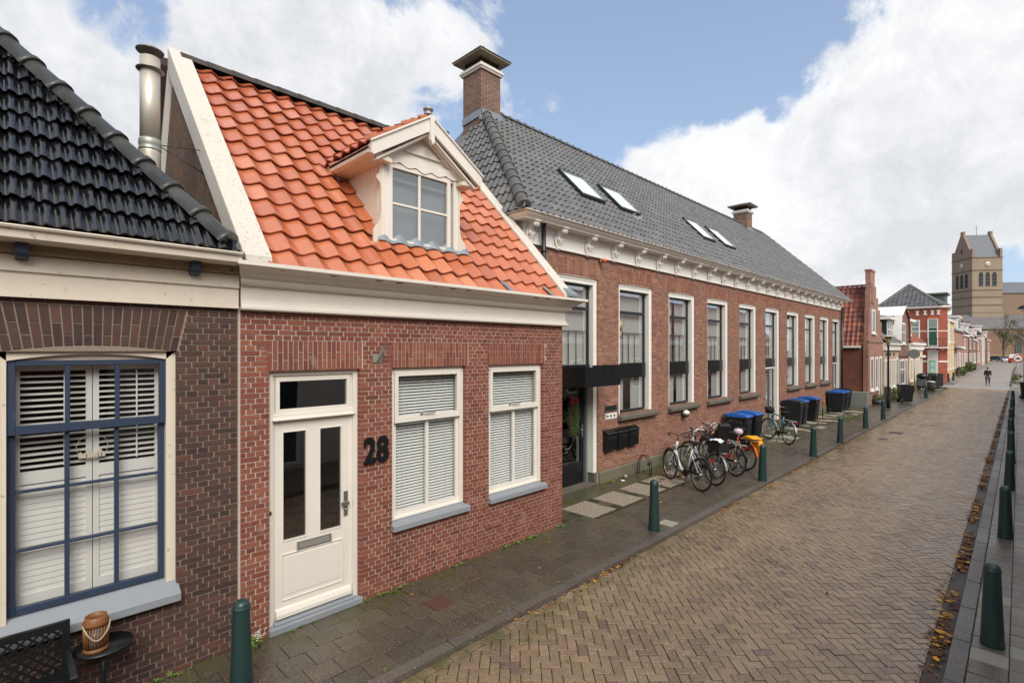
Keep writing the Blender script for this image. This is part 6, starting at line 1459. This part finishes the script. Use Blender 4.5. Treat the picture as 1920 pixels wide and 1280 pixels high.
    for ex in extras:
        mb = MB()
        if ex == 'crate':
            x0, x1, y0, y1, z0, z1 = -.78, -.42, -.14, .14, .78, .98
            for a in (x0, x1-.02): mb.box(a, a+.02, y0, y1, z0, z1)
            for a in (y0, y1-.02): mb.box(x0+.02, x1-.02, a, a+.02, z0, z1)
            mb.box(x0, x1, y0, y1, z0-.01, z0); mb.box(x0-.012, x1+.012, y0-.012, y0, z1-.03, z1); mb.box(x0-.012, x1+.012, y1, y1+.012, z1-.03, z1); mb.build('crate', M('crate_black', '#1a1b1d', .6), t)
            mb = MB(); r = random.Random(2); g = [[(x0+.05+i*.07, y0+.04+j*.065, z1+.02+r.uniform(-.02, .05)) for j in range(5)] for i in range(6)]
            for i in range(5):
                for j in range(4): mb.smooth = True; mb.poly([g[i][j], g[i+1][j], g[i+1][j+1], g[i][j+1]])
            mb.build('saddle_cover', M('white_cloth', '#d9e2e4', .8), t)
            mb = MB(); mb.box(x1, x1+.03, -.02, .04, .86, .98); mb.build('green_tag', M('green_tag', '#2fa35a', .5), t)
        if ex == 'child_seat':
            mb.prism([(-.34, .88), (-.30, .80), (-.62, .79), (-.70, .86), (-.80, 1.30), (-.76, 1.36), (-.70, 1.34), (-.60, .94), (-.36, .92)], 'y', -.15, .15)
            for sy in (-.17, .15): mb.prism([(-.30, .84), (-.34, .50), (-.46, .50), (-.50, .80), (-.66, .90), (-.74, 1.25), (-.64, 1.2), (-.52, 1.0), (-.34, .97)], 'y', sy, sy+.02)
            mb.build('child_seat', M_blkp, t, bevel=.02)
        if ex == 'front_rack':
            for sy in (-.14, .14): mb.tube([(.42, sy, .80), (.80, sy, .80), (.80, sy, .86), (.42, sy, .86)], .006, 5); mb.tube([(.62, sy, .80), (FH[0], sy*.4, FH[2])], .006, 5)
            for x in (.42, .52, .62, .72, .80): mb.tube([(x, -.14, .80), (x, .14, .80)], .005, 4)
            mb.tube([(.42, -.14, .86), (.42, -.14, 1.02), (.42, .14, 1.02), (.42, .14, .86)], .007, 5); mb.build('front_rack', M_blkp, t)
        if ex == 'bags':
            for sg in (-1,):
                m2 = MB(); m2.prism([(-.40, .78), (-.80, .80), (-.88, .60), (-.84, .46), (-.56, .46), (-.42, .60)], 'y', sg*.10, sg*.24)
                m2.build('pannier', M('yellow_pannier', '#e0a010', .6, noise=(6, .1), local=True), t, bevel=.03)
            m2 = MB(); m2.prism([(-.44, .77), (-.80, .79), (-.82, .84), (-.60, .88), (-.46, .83)], 'y', -.22, .10); m2.build('bag_flap', M('yellow_pannier', '#e0a010'), t, bevel=.02)
            m2 = MB(); m2.lathe([(0, -.07), (.09, -.05), (.12, .02), (.09, .08), (0, .10)], 14, (-.33, .12, .92)); m2.build('helmet', M('lilac_helmet', '#cbb9cf', .3), t)
            m2 = MB(); m2.prism([(-.52, .62), (-.62, .70), (-.74, .68), (-.74, .52), (-.60, .48)], 'y', .10, .11); m2.build('bag_pocket', M_blkp, t)
        if ex == 'mono_panels':
            mb.prism([(-.20, .78), (-.17, .82), (-.10, .48), (-.14, .30), (-.20, .50)], 'y', -.03, .03); mb.build('seat_tube_cover', Mf, t, bevel=.01)
        if ex == 'basket':
            mb.lathe([(.12, .86), (.17, 1.08)], 14, (.60, 0, 0)); mb.build('front_basket', M('basket_black', '#202022', .8), t)
    return t
bk = [('white step through city bicycle with black saddle, nearest the entrance', '#d9dad8', 'step', 'black', None, (), -.15, (11.47, 5.63), 63, 3, 1.04),
 ('silver twin tube bicycle with white handlebar and black crate covered by a white cloth', '#b8b9b8', 'double', 'white', '#b0b0ae', ('crate',), .35, (12.20, 5.62), 62, 5, 1.04),
 ('black bicycle with front carrier rack and black child seat, third in the row', '#1a1b1d', 'step', 'silver', None, ('child_seat', 'front_rack'), .1, (12.85, 5.85), 60, 4, 1.02),
 ('orange framed bicycle with silver handlebar and black rear mudguard, fourth in the row', '#c65a22', 'diamond', 'silver', None, ('mono_panels', 'front_rack'), -.1, (13.45, 5.63), 62, 4, 1.05),
 ('orange bicycle with orange mudguard, lilac helmet and bright yellow pannier', '#c8541c', 'step', 'black', '#e0601e', ('bags',), .15, (14.3, 5.66), 60, 4, 1.05),
 ('dark bicycle with high handlebar at the wall side of the orange ones, nearly hidden', '#26282b', 'diamond', 'silver', None, ('front_rack',), -.2, (14.0, 5.95), 58, 3, 1.02),
 ('teal and pale blue diamond frame bicycle leaning by itself next to the blue lidded bins', '#4f8793', 'diamond', 'silver', '#b0b0ae', ('basket',), .2, (19.15, 5.98), 50, 5, 1.05)]
for lab, col, sty, bar, gd, ex, steer, (x, y), az, lean, sc in bk:
    t = bicycle(lab, col, sty, bar, gd, True, ex, steer); t.location = (x, y, .005); t.scale = (sc, sc, sc)
    t.rotation_euler = (Matrix.Rotation(rad(az), 3, 'Z') @ Matrix.Rotation(rad(lean), 3, 'X')).to_euler()
# bike stands
M_stand = M('galvanised_dark', '#3f423f', .5, metal=.5)
def stand(x, y, lab, s=1., name='bike_stand'):
    mb = MB()
    mb.tube([(x, y, 0), (x-.02, y, .35*s), (x-.01, y+.12, .50*s), (x, y+.26, .50*s), (x+.02, y+.36, .30*s), (x+.02, y+.38, 0)], .012, 7); mb.tube([(x+.09, y, 0), (x+.07, y, .35*s), (x+.08, y+.12, .50*s), (x+.09, y+.26, .50*s), (x+.11, y+.36, .30*s), (x+.11, y+.38, 0)], .012, 7)
    tag(mb.build(name, M_stand, org=(x, y, 0)), lab, 'bike stand', 'bicycle stands on the school pavement')
stand(11.6, 6.62, 'thin bent wire bicycle stand against the plinth left of the white bicycle')
stand(13.0, 6.65, 'wire bicycle stand hidden among the row of parked bicycles')
mb = MB(); mb.tube([(27.0, 6.5, 0), (27.0, 6.5, .75), (27.0, 6.95, .75), (27.0, 6.95, 0)], .02, 8); mb.tube([(27.0, 6.5, .35), (27.0, 6.95, .35)], .014, 6); tag(mb.build('bike_stand', M_black, org=(27, 6.5, 0)), 'black square hoop stand between the two groups of far bins', 'bike stand', 'bicycle stands on the school pavement')
# ================================================================== LAMP POST, SIGN, ETC.
def lamp(x, y, h, lab):
    t = thing('street_lamp', lab, 'street lamp', (x, y, 0), 'street lamps')
    mb = MB(); mb.lathe([(.09, 0), (.085, .5), (.07, .55), (.055, .9), (.045, h-.7), (.05, h-.55), (.09, h-.5)], 14, (x, y, 0)); mb.build('pole', M_black, t)
    mb = MB(); mb.lathe([(.08, 0), (.17, .42)], 16, (x, y, h-.48)); mb.build('lamp_glass', M('lamp_glass', '#b9a882', .3), t)
    mb = MB(); mb.lathe([(.40, 0), (.40, .02), (.12, .07), (0, .10)], 22, (x, y, h-.06)); mb.build('cap', M('lamp_cap', '#aaa79a', .5), t)
lamp(34.35, 5.12, 3.95, 'black lamp post with flat disc cap on the left pavement past the school')
t = thing('street_lamp', 'high black street lamp cut by the right edge of the photo', 'street lamp', (50, -.2, 0), 'street lamps')
mb = MB(); mb.lathe([(.08, 0), (.05, 3), (.04, 5.85)], 10, (50, -.22, 0)); mb.build('pole', M_black, t)
mb = MB(); mb.lathe([(.03, .28), (.25, .16), (.34, 0), (.32, 0), (0, .1)], 16, (50, -.17, 6.0)); mb.build('hood', M_black, t)
mb = MB(); mb.lathe([(.3, .0), (.22, -.10), (0, -.16)], 16, (50, -.17, 6.0)); mb.build('lamp_shade', M_white, t)
def disc_sign(x, y, z, r_, lab, faces, ztop=None):
    t = thing('road_sign', lab, 'road sign', (x, y, 0)); mb = MB(); mb.tube([(x+.04, y, 0), (x+.04, y, z+r_*.6)], .03, 8); mb.build('pole', M_zinc, t)
    for k, (rr, m) in enumerate(faces):
        mb = MB(); mb.lathe([(0, -.01), (rr, -.01), (rr, .0), (0, .0)], 24, smooth=False, T=lambda q, k=k: (x-.02-.006*k-q[2], y+q[0], z+q[1])); mb.build('sign_plate' if k == 0 else 'sign_face', m, t)
    return t
M_signg = M('sign_back_grey', '#84898c', .45, metal=.3); M_signr = M('sign_red', '#b3262c', .4)
disc_sign(49.2, 5.72, 2.87, .36, 'grey back of a round road sign on a post beside the cream house', [(.36, M_signg)])
t = disc_sign(64.5, .14, 2.4, .34, 'round white road sign with red border at the far right of the street', [(.34, M_signr), (.27, M_white)])
mb = MB(); mb.prism([(-.17, -.05), (-.12, .03), (-.06, .07), (.06, .07), (.12, .03), (.17, .0), (.17, -.07), (-.17, -.07)], 'z', 0, .004, T=lambda q: (64.46-q[2]-.0, .14+q[0], 2.4+q[1])); mb.build('car_symbol', M_black, t)
# stone post, planter, hedge by the gabled house
mb = MB(); mb.prism([(36.85, 0), (37.15, 0), (37.15, .95), (37.05, 1.03), (36.95, 1.03), (36.85, .95)], 'y', 5.40, 5.7); tag(mb.build('stone_post', M('weathered_wood_post', '#4b4034', .9, noise=(4, .3)), org=(37, 5.5, 0)), 'short dark weathered post just beyond the lamp post', 'post')
def leafball(mb, c, r3, n, s, rnd):
    for i in range(n):
        d = Vector((rnd.gauss(0, 1), rnd.gauss(0, 1), rnd.gauss(0, 1))).normalized()*rnd.uniform(.55, 1.05)
        p = Vector(c)+Vector((d.x*r3[0], d.y*r3[1], d.z*r3[2])); a = Vector((rnd.gauss(0, 1), rnd.gauss(0, 1), rnd.gauss(0, 1))).normalized(); b = a.orthogonal().normalized()
        mb.poly([p-a*s, p+b*s*.5, p+a*s, p-b*s*.5])
M_leafg = M('leaf_green', '#48542a', .6, ramp=['#3f4c24', '#566430', '#33401f', '#6a7238']); r = random.Random(77)
t = thing('planter', 'low blue grey planter with green plants at the foot of the gabled house', 'planter', (36.4, 5.95, 0))
mb = MB(); mb.lathe([(.22, 0), (.32, .28), (.29, .28), (.2, .1), (0, .1)], 16, (36.3, 5.9, 0)); mb.build('pot', M('bluegrey_pot', '#4c5459', .6), t)
mb = MB(); leafball(mb, (36.3, 5.9, .42), (.42, .3, .2), 260, .05, r); mb.build('leaves', M_leafg, t)
def bush(name, lab, c, r3, n, s, cat='bush', grp='small bushes along the fronts'):
    mb = MB(); leafball(mb, c, r3, n, s, r); o = mb.build(name, M_leafg, org=(c[0], c[1], 0)); tag(o, lab, cat, grp); return o
bush('hedge', 'clipped low green hedge against the yellow brick house', (41.0, 5.8, .32), (1.6, .25, .34), 900, .06)
bush('hedge', 'dark green hedge beside the far left pavement past the ochre house', (84.5, 5.2, .5), (3.5, .5, .6), 900, .12)
bush('hedge', 'small green bushes in front of the first terraced house far down the street', (106, 5.3, .5), (4.0, .5, .6), 700, .15)
bush('potted_shrub', 'round green shrub beside the pavement at the brown terraced house', (98, 5.2, .7), (.8, .5, .8), 400, .12)
# black slatted enclosure at the junction and things round it
t = thing('slatted_fence', 'waist high black slatted fence around the corner terrace at the crossing', 'fence', (54, 5.2, 0))
pts = [(52.4, 5.95), (53.0, 4.78), (57.6, 4.72), (58.4, 6.0)]
for i in range(3):
    (xa, ya), (xb, yb) = pts[i], pts[i+1]; L_ = math.hypot(xb-xa, yb-ya); n = int(L_/.17); mb = MB()
    for k in range(n):
        u0, u1 = k/n, (k+.72)/n; mb.poly([(xa+(xb-xa)*u0, ya+(yb-ya)*u0, .05), (xa+(xb-xa)*u1, ya+(yb-ya)*u1, .05), (xa+(xb-xa)*u1, ya+(yb-ya)*u1, 1.05), (xa+(xb-xa)*u0, ya+(yb-ya)*u0, 1.05)])
        q = Vector((-(yb-ya), xb-xa, 0)).normalized()*.02
        mb.poly([(xa+(xb-xa)*u0+q.x, ya+(yb-ya)*u0+q.y, .05), (xa+(xb-xa)*u1+q.x, ya+(yb-ya)*u1+q.y, .05), (xa+(xb-xa)*u1+q.x, ya+(yb-ya)*u1+q.y, 1.05), (xa+(xb-xa)*u0+q.x, ya+(yb-ya)*u0+q.y, 1.05)])
    for z in (.2, .9, 1.08): mb.tube([(xa, ya, z), (xb, yb, z)], .03, 4)
    mb.build('slat_panel', M('matt_black', '#0b0c0d', .9), t)
t = thing('dustbin', 'round grey metal dustbin on the kerb beside the black slatted fence', 'dustbin', (50.9, 4.9, 0))
mb = MB(); mb.lathe([(.24, 0), (.27, .62), (.29, .66)], 18, (50.9, 4.9, 0)); mb.build('body', M('galvanised', '#6f6f6e', .5, metal=.4, noise=(6, .2)), t)
mb = MB(); mb.lathe([(.31, .66), (.31, .70), (.18, .78), (0, .80)], 18, (50.9, 4.9, 0)); mb.build('lid', M_zinc, t)
t = thing('barbecue', 'dark covered barbecue standing by the black slatted fence', 'barbecue', (49.6, 5.3, 0))
mb = MB(); mb.lathe([(.0, .95), (.25, 1.0), (.36, 1.15), (.36, 1.2), (.25, 1.36), (0, 1.42)], 16, (49.6, 5.3, 0)); mb.build('bowl', M_black, t); mb = MB(); mb.box(49.35, 49.85, 5.05, 5.55, .45, .95); mb.build('cover', M('grey_cover', '#5b5f66', .7), t)
for dx, dy in ((-.2, -.2), (.2, -.2), (0, .22)): mb = MB(); mb.tube([(49.6+dx, 5.3+dy, 0), (49.6+dx*.8, 5.3+dy*.8, .5)], .02, 5); mb.build('leg', M_black, t)
for (x, y, s, lab) in ((70.5, .15, .35, 'grey stone planter at the right edge beyond the crossing'), (67.5, .3, .28, 'small dark flower pot at the right edge beyond the crossing')):
    t = thing('planter', lab, 'planter', (x, y, 0)); mb = MB(); mb.lathe([(s*.6, 0), (s, s*1.2), (s*.9, s*1.2), (0, s)], 12, (x, y, 0)); mb.build('pot', M('stone_pot', '#8f897b', .9), t); mb = MB(); leafball(mb, (x, y, s*1.6), (s*1.2, s, s*.8), 140, .08, r); mb.build('leaves', M_leafg, t)
o = bicycle('small dark bicycle parked far away in front of the dark roofed house', '#24262a', 'diamond'); o.location = (78, 5.0, .0); o.rotation_euler = (0, 0, rad(8)); o['group'] = 'bicycles far down the street'
# white flowers by the nearest bollard, fallen leaves, weeds
t = thing('flowering_plant', 'small plant with white flowers growing from the pavement edge by the red wall', 'plant', (2.08, 5.72, 0))
mb = MB()
for i in range(60):
    a = r.uniform(0, 6.28); l = r.uniform(.03, .10); z = r.uniform(.02, .13); p = Vector((1.96+math.cos(a)*l*.7, 5.80+math.sin(a)*l*.5, z)); s = r.uniform(.012, .024); q = Vector((math.cos(a), math.sin(a), r.uniform(-.3, .6))).normalized(); w_ = q.orthogonal().normalized(); mb.poly([p-q*s, p+w_*s*.6, p+q*s, p-w_*s*.6])
mb.build('leaves', M('weed_green', '#5d7a2c', .6, ramp=['#4f6b24', '#6f8c36', '#5d7a2c']), t)
mb = MB()
for i in range(26):
    p = Vector((1.98+r.gauss(0, .025), 5.79+r.gauss(0, .02), .15+r.gauss(0, .03))); a = r.uniform(0, 6.28); s = .012
    for k in range(4): b_ = a+k*1.57; mb.poly([p, p+Vector((math.cos(b_)*s, math.sin(b_)*s, .004)), p+Vector((math.cos(b_+.8)*s*1.3, math.sin(b_+.8)*s*1.3, .003))])
mb.build('blossoms', M('white_blossom', '#e9e9dc', .6), t)
M_dead = M('autumn_leaf', '#8a5a26', .7, ramp=['#5b3524', '#4a2d20', '#8a4a22', '#3f2a20', '#6a4028', '#4d2f1f', '#b57c1c', '#5a3424', '#6f3f24', '#3c2b22', '#c9901c', '#d89a1c', '#3f2a20', '#8a5a24', '#dcae28'], noise=(40, .25))
def leaf(mb, x, y, z, s, a, rnd):
    c, sn = math.cos(a), math.sin(a); cu = rnd.uniform(.05, .3); tl = rnd.uniform(-.25, .25)
    out = [(-1, 0), (-.55, .42), (-.1, .58), (.35, .40), (1, 0), (.35, -.40), (-.1, -.58), (-.55, -.42)]
    b = len(mb.v); mb.v.append((x, y, z+.004))
    for u, v in out: mb.v.append((x+(u*c-v*sn)*s, y+(u*sn+v*c)*s, z+.004+abs(v)*s*cu+max(0, u*tl)*s+abs(u)*s*.12))
    for k in range(8): mb.face((b, b+1+k, b+1+(k+1) % 8))
mb = MB(); r = random.Random(99)
x = 3.0
while x < 48:      # right gutter, drifts of leaves
    dens = .5+.5*math.sin(x*1.9)+.35*math.sin(x*4.3+1); k = 0 if dens < .10 else int(1+dens*4)
    for _ in range(k):
        y = .62+r.gauss(0, .038)+(.02 if x > 12 else 0); y = min(max(y, .54), .78); leaf(mb, x+r.uniform(-.06, .06), y, ZR+.0+r.uniform(0, .035), (r.uniform(.02, .045) if r.random() < .90 else r.uniform(.05, .095)), r.uniform(0, 6.28), r)
    x += .055
x = 1.5
while x < 33:      # left gutter
    dens = .3+.6*math.sin(x*1.3)+.4*math.sin(x*3.1)
    if dens > .25:
        for _ in range(int(dens*3)): leaf(mb, x, 4.285+r.gauss(0, .025)-abs(r.gauss(0, .015)), ZR+r.uniform(0, .02), r.uniform(.012, .035), r.uniform(0, 6.28), r)
    x += .055
for (lx_, ly_, s_) in ((6.35, .66, .05), (6.45, .60, .045), (6.62, .70, .055), (6.9, .62, .05), (8.05, .70, .06), (8.15, .64, .07), (8.3, .76, .05), (9.6, .70, .07), (10.0, .66, .05), (13.2, .68, .08), (13.5, .72, .07), (13.8, .66, .06)):
    mb2_ = leaf(mb, lx_, ly_, ZR+.03, s_, r.uniform(0, 6.28), r)
for _ in range(60): leaf(mb, r.uniform(3, 30), r.uniform(4.6, 5.8), .003, r.uniform(.015, .04), r.uniform(0, 6.28), r)
for _ in range(26): leaf(mb, r.uniform(4, 26), r.uniform(.9, 4.1), ZR+.003, r.uniform(.015, .04), r.uniform(0, 6.28), r)
for cx, cy, n in ((11.4, 6.3, 26), (12.4, 6.1, 30), (10.3, 6.95, 12), (26.4, 6.5, 50), (29.5, 5.9, 24), (7.6, .72, 8), (8.9, .74, 10), (13.0, 4.24, 18), (16.0, 4.26, 14), (19.8, 4.25, 20)):
    for _ in range(n): 
        yy = cy+r.gauss(0, .10); leaf(mb, cx+r.gauss(0, .2), yy if cy > 4.5 else cy+r.gauss(0, .03), (.004 if cy > 4.4 else ZR+.01), r.uniform(.02, .05), r.uniform(0, 6.28), r)
tag(mb.build('fallen_leaves', M_dead), 'yellow and brown fallen leaves lying in the gutters and on the paving', 'leaves', kind='stuff')
mb = MB()
def weed(x, y, z, s):
    for _ in range(r.randint(6, 14)):
        a = r.uniform(0, 6.28); l = s*r.uniform(.5, 1.2); w_ = s*.16; h_ = s*r.uniform(.2, .9); dx, dy = math.cos(a), math.sin(a)
        mb.poly([(x-dy*w_*.3, y+dx*w_*.3, z), (x+dy*w_*.3, y-dx*w_*.3, z), (x+dx*l*.6+dy*w_, y+dy*l*.6-dx*w_, z+h_*.8), (x+dx*l, y+dy*l, z+h_), (x+dx*l*.6-dy*w_, y+dy*l*.6+dx*w_, z+h_*.8)])
for _ in range(230):
    x = r.uniform(.6, 7.3); 
    if 2.1 < x < 3.3 and r.random() < .6: continue
    if math.sin(x*2.3)+math.sin(x*5.1+2) < -.1: continue
    weed(x, 5.915-abs(r.gauss(0, .03)), 0, r.uniform(.02, .05))
for _ in range(80): weed(r.uniform(10.2, 15.5), 7.08-abs(r.gauss(0, .06)), 0, r.uniform(.02, .05))
for cx, n in ((28.3, 160), (26.9, 60), (19.3, 40), (17.2, 40)):
    for _ in range(n): weed(cx+r.gauss(0, .5), 5.75+r.gauss(0, .2), 0, r.uniform(.02, .05))
for _ in range(50): weed(r.uniform(1.5, 12), 4.478+r.gauss(0, .01), 0, r.uniform(.01, .03))
for _ in range(90): weed(r.uniform(2.5, 14), .383+r.gauss(0, .008), 0, r.uniform(.008, .018))
tag(mb.build('weeds', M('weed_green', '#5d7a2c')), 'small green weeds and moss tufts along the wall foot and joints', 'weeds', kind='stuff')
# ================================================================== TREES
def tree(x, y, h, lab, seed, spread=.5, leafn=0, tw=.5, name='bare_tree', lm=None):
    t = thing(name, lab, 'tree', (x, y, 0), 'trees by the church'); rnd = random.Random(seed); mb = MB(); tips = []
    def grow(p, d, l, ra, lv):
        q = p+d*l; mid = p+d*l*.5+Vector((rnd.gauss(0, 1), rnd.gauss(0, 1), 0))*l*.04
        (mt if lv < 1 else mb).tube([p, mid, q], [ra, ra*.85, ra*.68], 5 if lv > 1 else 8, caps=False); tips.append(q)
        if lv >= 5: return
        for k in range(rnd.randint(2, 4)):
            nd = (d+Vector((rnd.gauss(0, spread), rnd.gauss(0, spread), rnd.uniform(-.1, .35)))).normalized(); grow(q if k < 2 else mid, nd, l*rnd.uniform(.55, .85), ra*.6, lv+1)
    mt = MB(); grow(Vector((x, y, 0)), Vector((0, 0, 1)), h*.28, tw*.5, 0)
    Mt = M('bark_olive', '#5c5641', .9, noise=(2, .2)); mt.build('trunk', Mt, t); mb.build('branches', Mt, t)
    if leafn:
        mb = MB()
        for i in range(leafn):
            q = rnd.choice(tips); p = q+Vector((rnd.gauss(0, .35), rnd.gauss(0, .35), rnd.gauss(0, .4))); a = Vector((rnd.gauss(0, 1), rnd.gauss(0, 1), rnd.gauss(0, 1))).normalized(); b = a.orthogonal().normalized(); s = .13
            mb.poly([p-a*s, p+b*s*.6, p+a*s, p-b*s*.6])
        mb.build('crown', lm or M('olive_leaf', '#5b5a3c', .8, ramp=['#5b5a3c', '#6d6a48', '#4c4b34', '#77704c']), t)
    return t
tree(193, 3.35, 14, 'tall narrow nearly bare olive tree in front of the church aisle', 5, .36, 1500, .6)
tree(199, .9, 13, 'bare tree in front of the church at the right edge', 9, .5, 300, .6)
tree(150, -1.4, 11, 'bare dark tree on the right side, partly outside the photo', 12, .5, 0, .5)
# ================================================================== CARS
def car(x, y, az, col, lab, L=4.3, Wd=1.78, H_=1.45, van=False):
    t = thing('parked_car', lab, 'car', (0, 0, 0), 'cars parked by the church', local=True); Mc = M('car_'+col[1:], col, .25, coat=.6)
    a = L/2; h0 = .28
    bp = [(-a, h0), (-a-.03, .6), (-a+.05, .85), (-a+.25, .92), (a-1.15, .90), (a-.2, .72), (a, .6), (a, h0)] if not van else [(-a, h0), (-a, 1.2), (a-.9, 1.15), (a-.1, .95), (a, .6), (a, h0)]
    cabin = [(-a+.25, .90), (-a+.55, H_-.06), (-a+1.0, H_), (a-2.0, H_-.02), (a-1.1, .90)] if not van else [(-a, 1.18), (-a+.1, H_), (a-1.5, H_), (a-.85, 1.15)]
    w_ = Wd/2; mb = MB(); mb.prism(bp, 'y', -w_, w_); mb.build('body', Mc, t, bevel=.08)
    mb = MB(); k = len(mb.v); n = len(cabin)
    for s in (-1, 1):
        for px, pz in cabin: f = 1-.22*(pz-.9)/(H_-.9); mb.v.append((px, s*w_*.94*f, pz))
    mb.face(range(k, k+n)); mb.face(range(k+2*n-1, k+n-1, -1))
    for i in range(n): j = (i+1) % n; mb.face((k+i, k+n+i, k+n+j, k+j))
    mb.build('cabin', M('car_glass', '#20262a', .1) if not van else M_white, t)
    mb = MB(); mb.box(-a+.75, a-2.1, -w_*.74, w_*.74, H_-.01, H_+.02); mb.build('roof', Mc if not van else M_white, t, bevel=.02)
    for wx in (-a+.8, a-.85):
        for s in (-1, 1):
            mb = MB(); mb.lathe([(0, -.1), (.31, -.1), (.33, -.06), (.33, .06), (.31, .1), (0, .1)], 18, T=lambda q: (wx+q[0], s*(w_-.09)+q[2], .33+q[1])); wh = mb.build('wheel', M_tyre, t)
            mb = MB(); mb.lathe([(0, .105), (.2, .105), (.21, .09)], 14, T=lambda q: (wx+q[0], s*(w_-.09)+s*q[2], .33+q[1])); mb.build('rim', M_rim, wh)
    for s in (-1, 1):
        mb = MB(); mb.box(-a-.05, -a+.06, s*w_*.62-.14, s*w_*.62+.14, .62, .82); mb.build('tail_light', M_signr, t)
        mb = MB(); mb.box(a-.1, a+.03, s*w_*.62-.16, s*w_*.62+.16, .55, .70); mb.build('headlight', M_rim, t)
    mb = MB(); mb.box(-a-.045, -a-.03, -.26, .26, .48, .60); mb.build('number_plate', M('plate_yellow', '#d8b020', .5), t)
    t.location = (x, y, ZR); t.rotation_euler = (0, 0, rad(az)); return t
car(186, 2.6, 8, '#e4e6e8', 'white hatchback parked at the end of the street below the church tree')
car(176, 1.0, -3, '#b2202a', 'red and white van at the right end of the street', L=5.2, Wd=1.95, H_=2.1, van=True)
car(196, 5.2, 60, '#2a2d33', 'dark car half hidden beside the white hatchback')
# ================================================================== PERSON
def skin_obj(name, verts, edges, radii, mat, parent, sub=2):
    me = bpy.data.meshes.new(name); me.from_pydata(verts, edges, []); o = bpy.data.objects.new(name, me); COL.objects.link(o)
    m1 = o.modifiers.new('Skin', 'SKIN'); m1.use_smooth_shade = True
    for i, rr in enumerate(radii):
        me.skin_vertices[0].data[i].radius = (rr, rr) if not isinstance(rr, tuple) else rr
    me.skin_vertices[0].data[0].use_root = True
    m2 = o.modifiers.new('Subdivision', 'SUBSURF'); m2.levels = sub; m2.render_levels = sub
    me.materials.append(mat); o.parent = parent; return o
PX, PY = 64.2, 2.12
t = thing('person', 'person in dark padded jacket, jeans and flat cap walking towards the camera', 'person', (PX, PY, ZR), local=True)
M_skin = M('skin_tone', '#b98468', .6); M_jean = M('dark_jeans', '#39455c', .9); M_jack = M('navy_jacket', '#161c2b', .75, noise=(9, .2)); M_shoe = M('dark_shoe', '#1a1816', .6); M_cap = M('grey_cap', '#4b4742', .9)
# facing -x (towards the camera); y is left/right
V = [(0, 0, .86), (.0, 0, 1.05), (.01, 0, 1.28), (-.01, 0, 1.38), (-.03, 0, 1.44), (-.05, 0, 1.53),
     (0, .09, .80), (-.04, .10, .45), (.02, .10, .08), (-.10, .11, .04), (0, -.09, .80), (.03, -.10, .45), (.05, -.10, .08), (-.08, -.11, .04),
     (.01, .16, 1.30), (.02, .20, 1.08), (-.03, .22, .86), (-.05, .22, .77), (.01, -.16, 1.30), (.02, -.20, 1.08), (-.03, -.22, .86), (-.05, -.22, .77)]
Ed = [(0, 1), (1, 2), (2, 3), (3, 4), (4, 5), (0, 6), (6, 7), (7, 8), (8, 9), (0, 10), (10, 11), (11, 12), (12, 13), (2, 14), (14, 15), (15, 16), (16, 17), (2, 18), (18, 19), (19, 20), (20, 21)]
Rr = [(.13, .10), (.13, .10), (.14, .10), .05, .06, .085, .085, .058, .04, .035, .085, .058, .04, .035, .06, .045, .03, .034, .06, .045, .03, .034]
skin_obj('body', V, Ed, Rr, M_skin, t)
JV = [(0, 0, .80), (.0, 0, 1.0), (.0, 0, 1.20), (.0, 0, 1.33), (0, .16, 1.30), (.02, .20, 1.08), (-.03, .22, .88), (0, -.16, 1.30), (.02, -.20, 1.08), (-.03, -.22, .88)]
skin_obj('jacket', JV, [(0, 1), (1, 2), (2, 3), (3, 4), (4, 5), (5, 6), (3, 7), (7, 8), (8, 9)], [(.19, .14), (.20, .15), (.19, .14), (.13, .10), .085, .07, .05, .085, .07, .05], M_jack, t)
TV = [(0, 0, .82), (0, .095, .72), (-.04, .10, .45), (.02, .10, .12), (0, -.095, .72), (.03, -.10, .45), (.05, -.10, .12)]
skin_obj('trousers', TV, [(0, 1), (1, 2), (2, 3), (0, 4), (4, 5), (5, 6)], [.13, .10, .072, .058, .10, .072, .058], M_jean, t)
for sy, xx in ((.105, .0), (-.105, .03)): mb = MB(); mb.prism([(xx+.08, 0), (xx+.08, .09), (xx-.02, .10), (xx-.18, .05), (xx-.19, 0)], 'y', sy-.045, sy+.045); mb.build('shoe', M_shoe, t, bevel=.015)
mb = MB(); mb.lathe([(.098, 1.56), (.10, 1.59), (.08, 1.625), (0, 1.64)], 14, (-.04, 0, 0)); mb.prism([(-.10, .07), (-.17, .05), (-.17, -.05), (-.10, -.07)], 'z', 1.565, 1.578); mb.build('cap', M_cap, t)
mb = MB(); mb.lathe([(0, 1.46), (.07, 1.48), (.09, 1.53), (.092, 1.56), (.09, 1.565)], 14, (-.03, 0, 0)); mb.build('hair', M('grey_hair', '#8a8378', .9), t)
mb = MB(); mb.lathe([(0, 0), (.014, 0), (.012, .03)], 6, T=lambda q: (-.13-.0+q[1]*.5, q[0], 1.51-q[2])); 
for sy in (-.03, .03): mb.lathe([(0, -.01), (.01, 0), (0, .01)], 6, (-.128, sy, 1.535))
mb.build('face', M('dark_eye', '#4a3a32', .5), t)
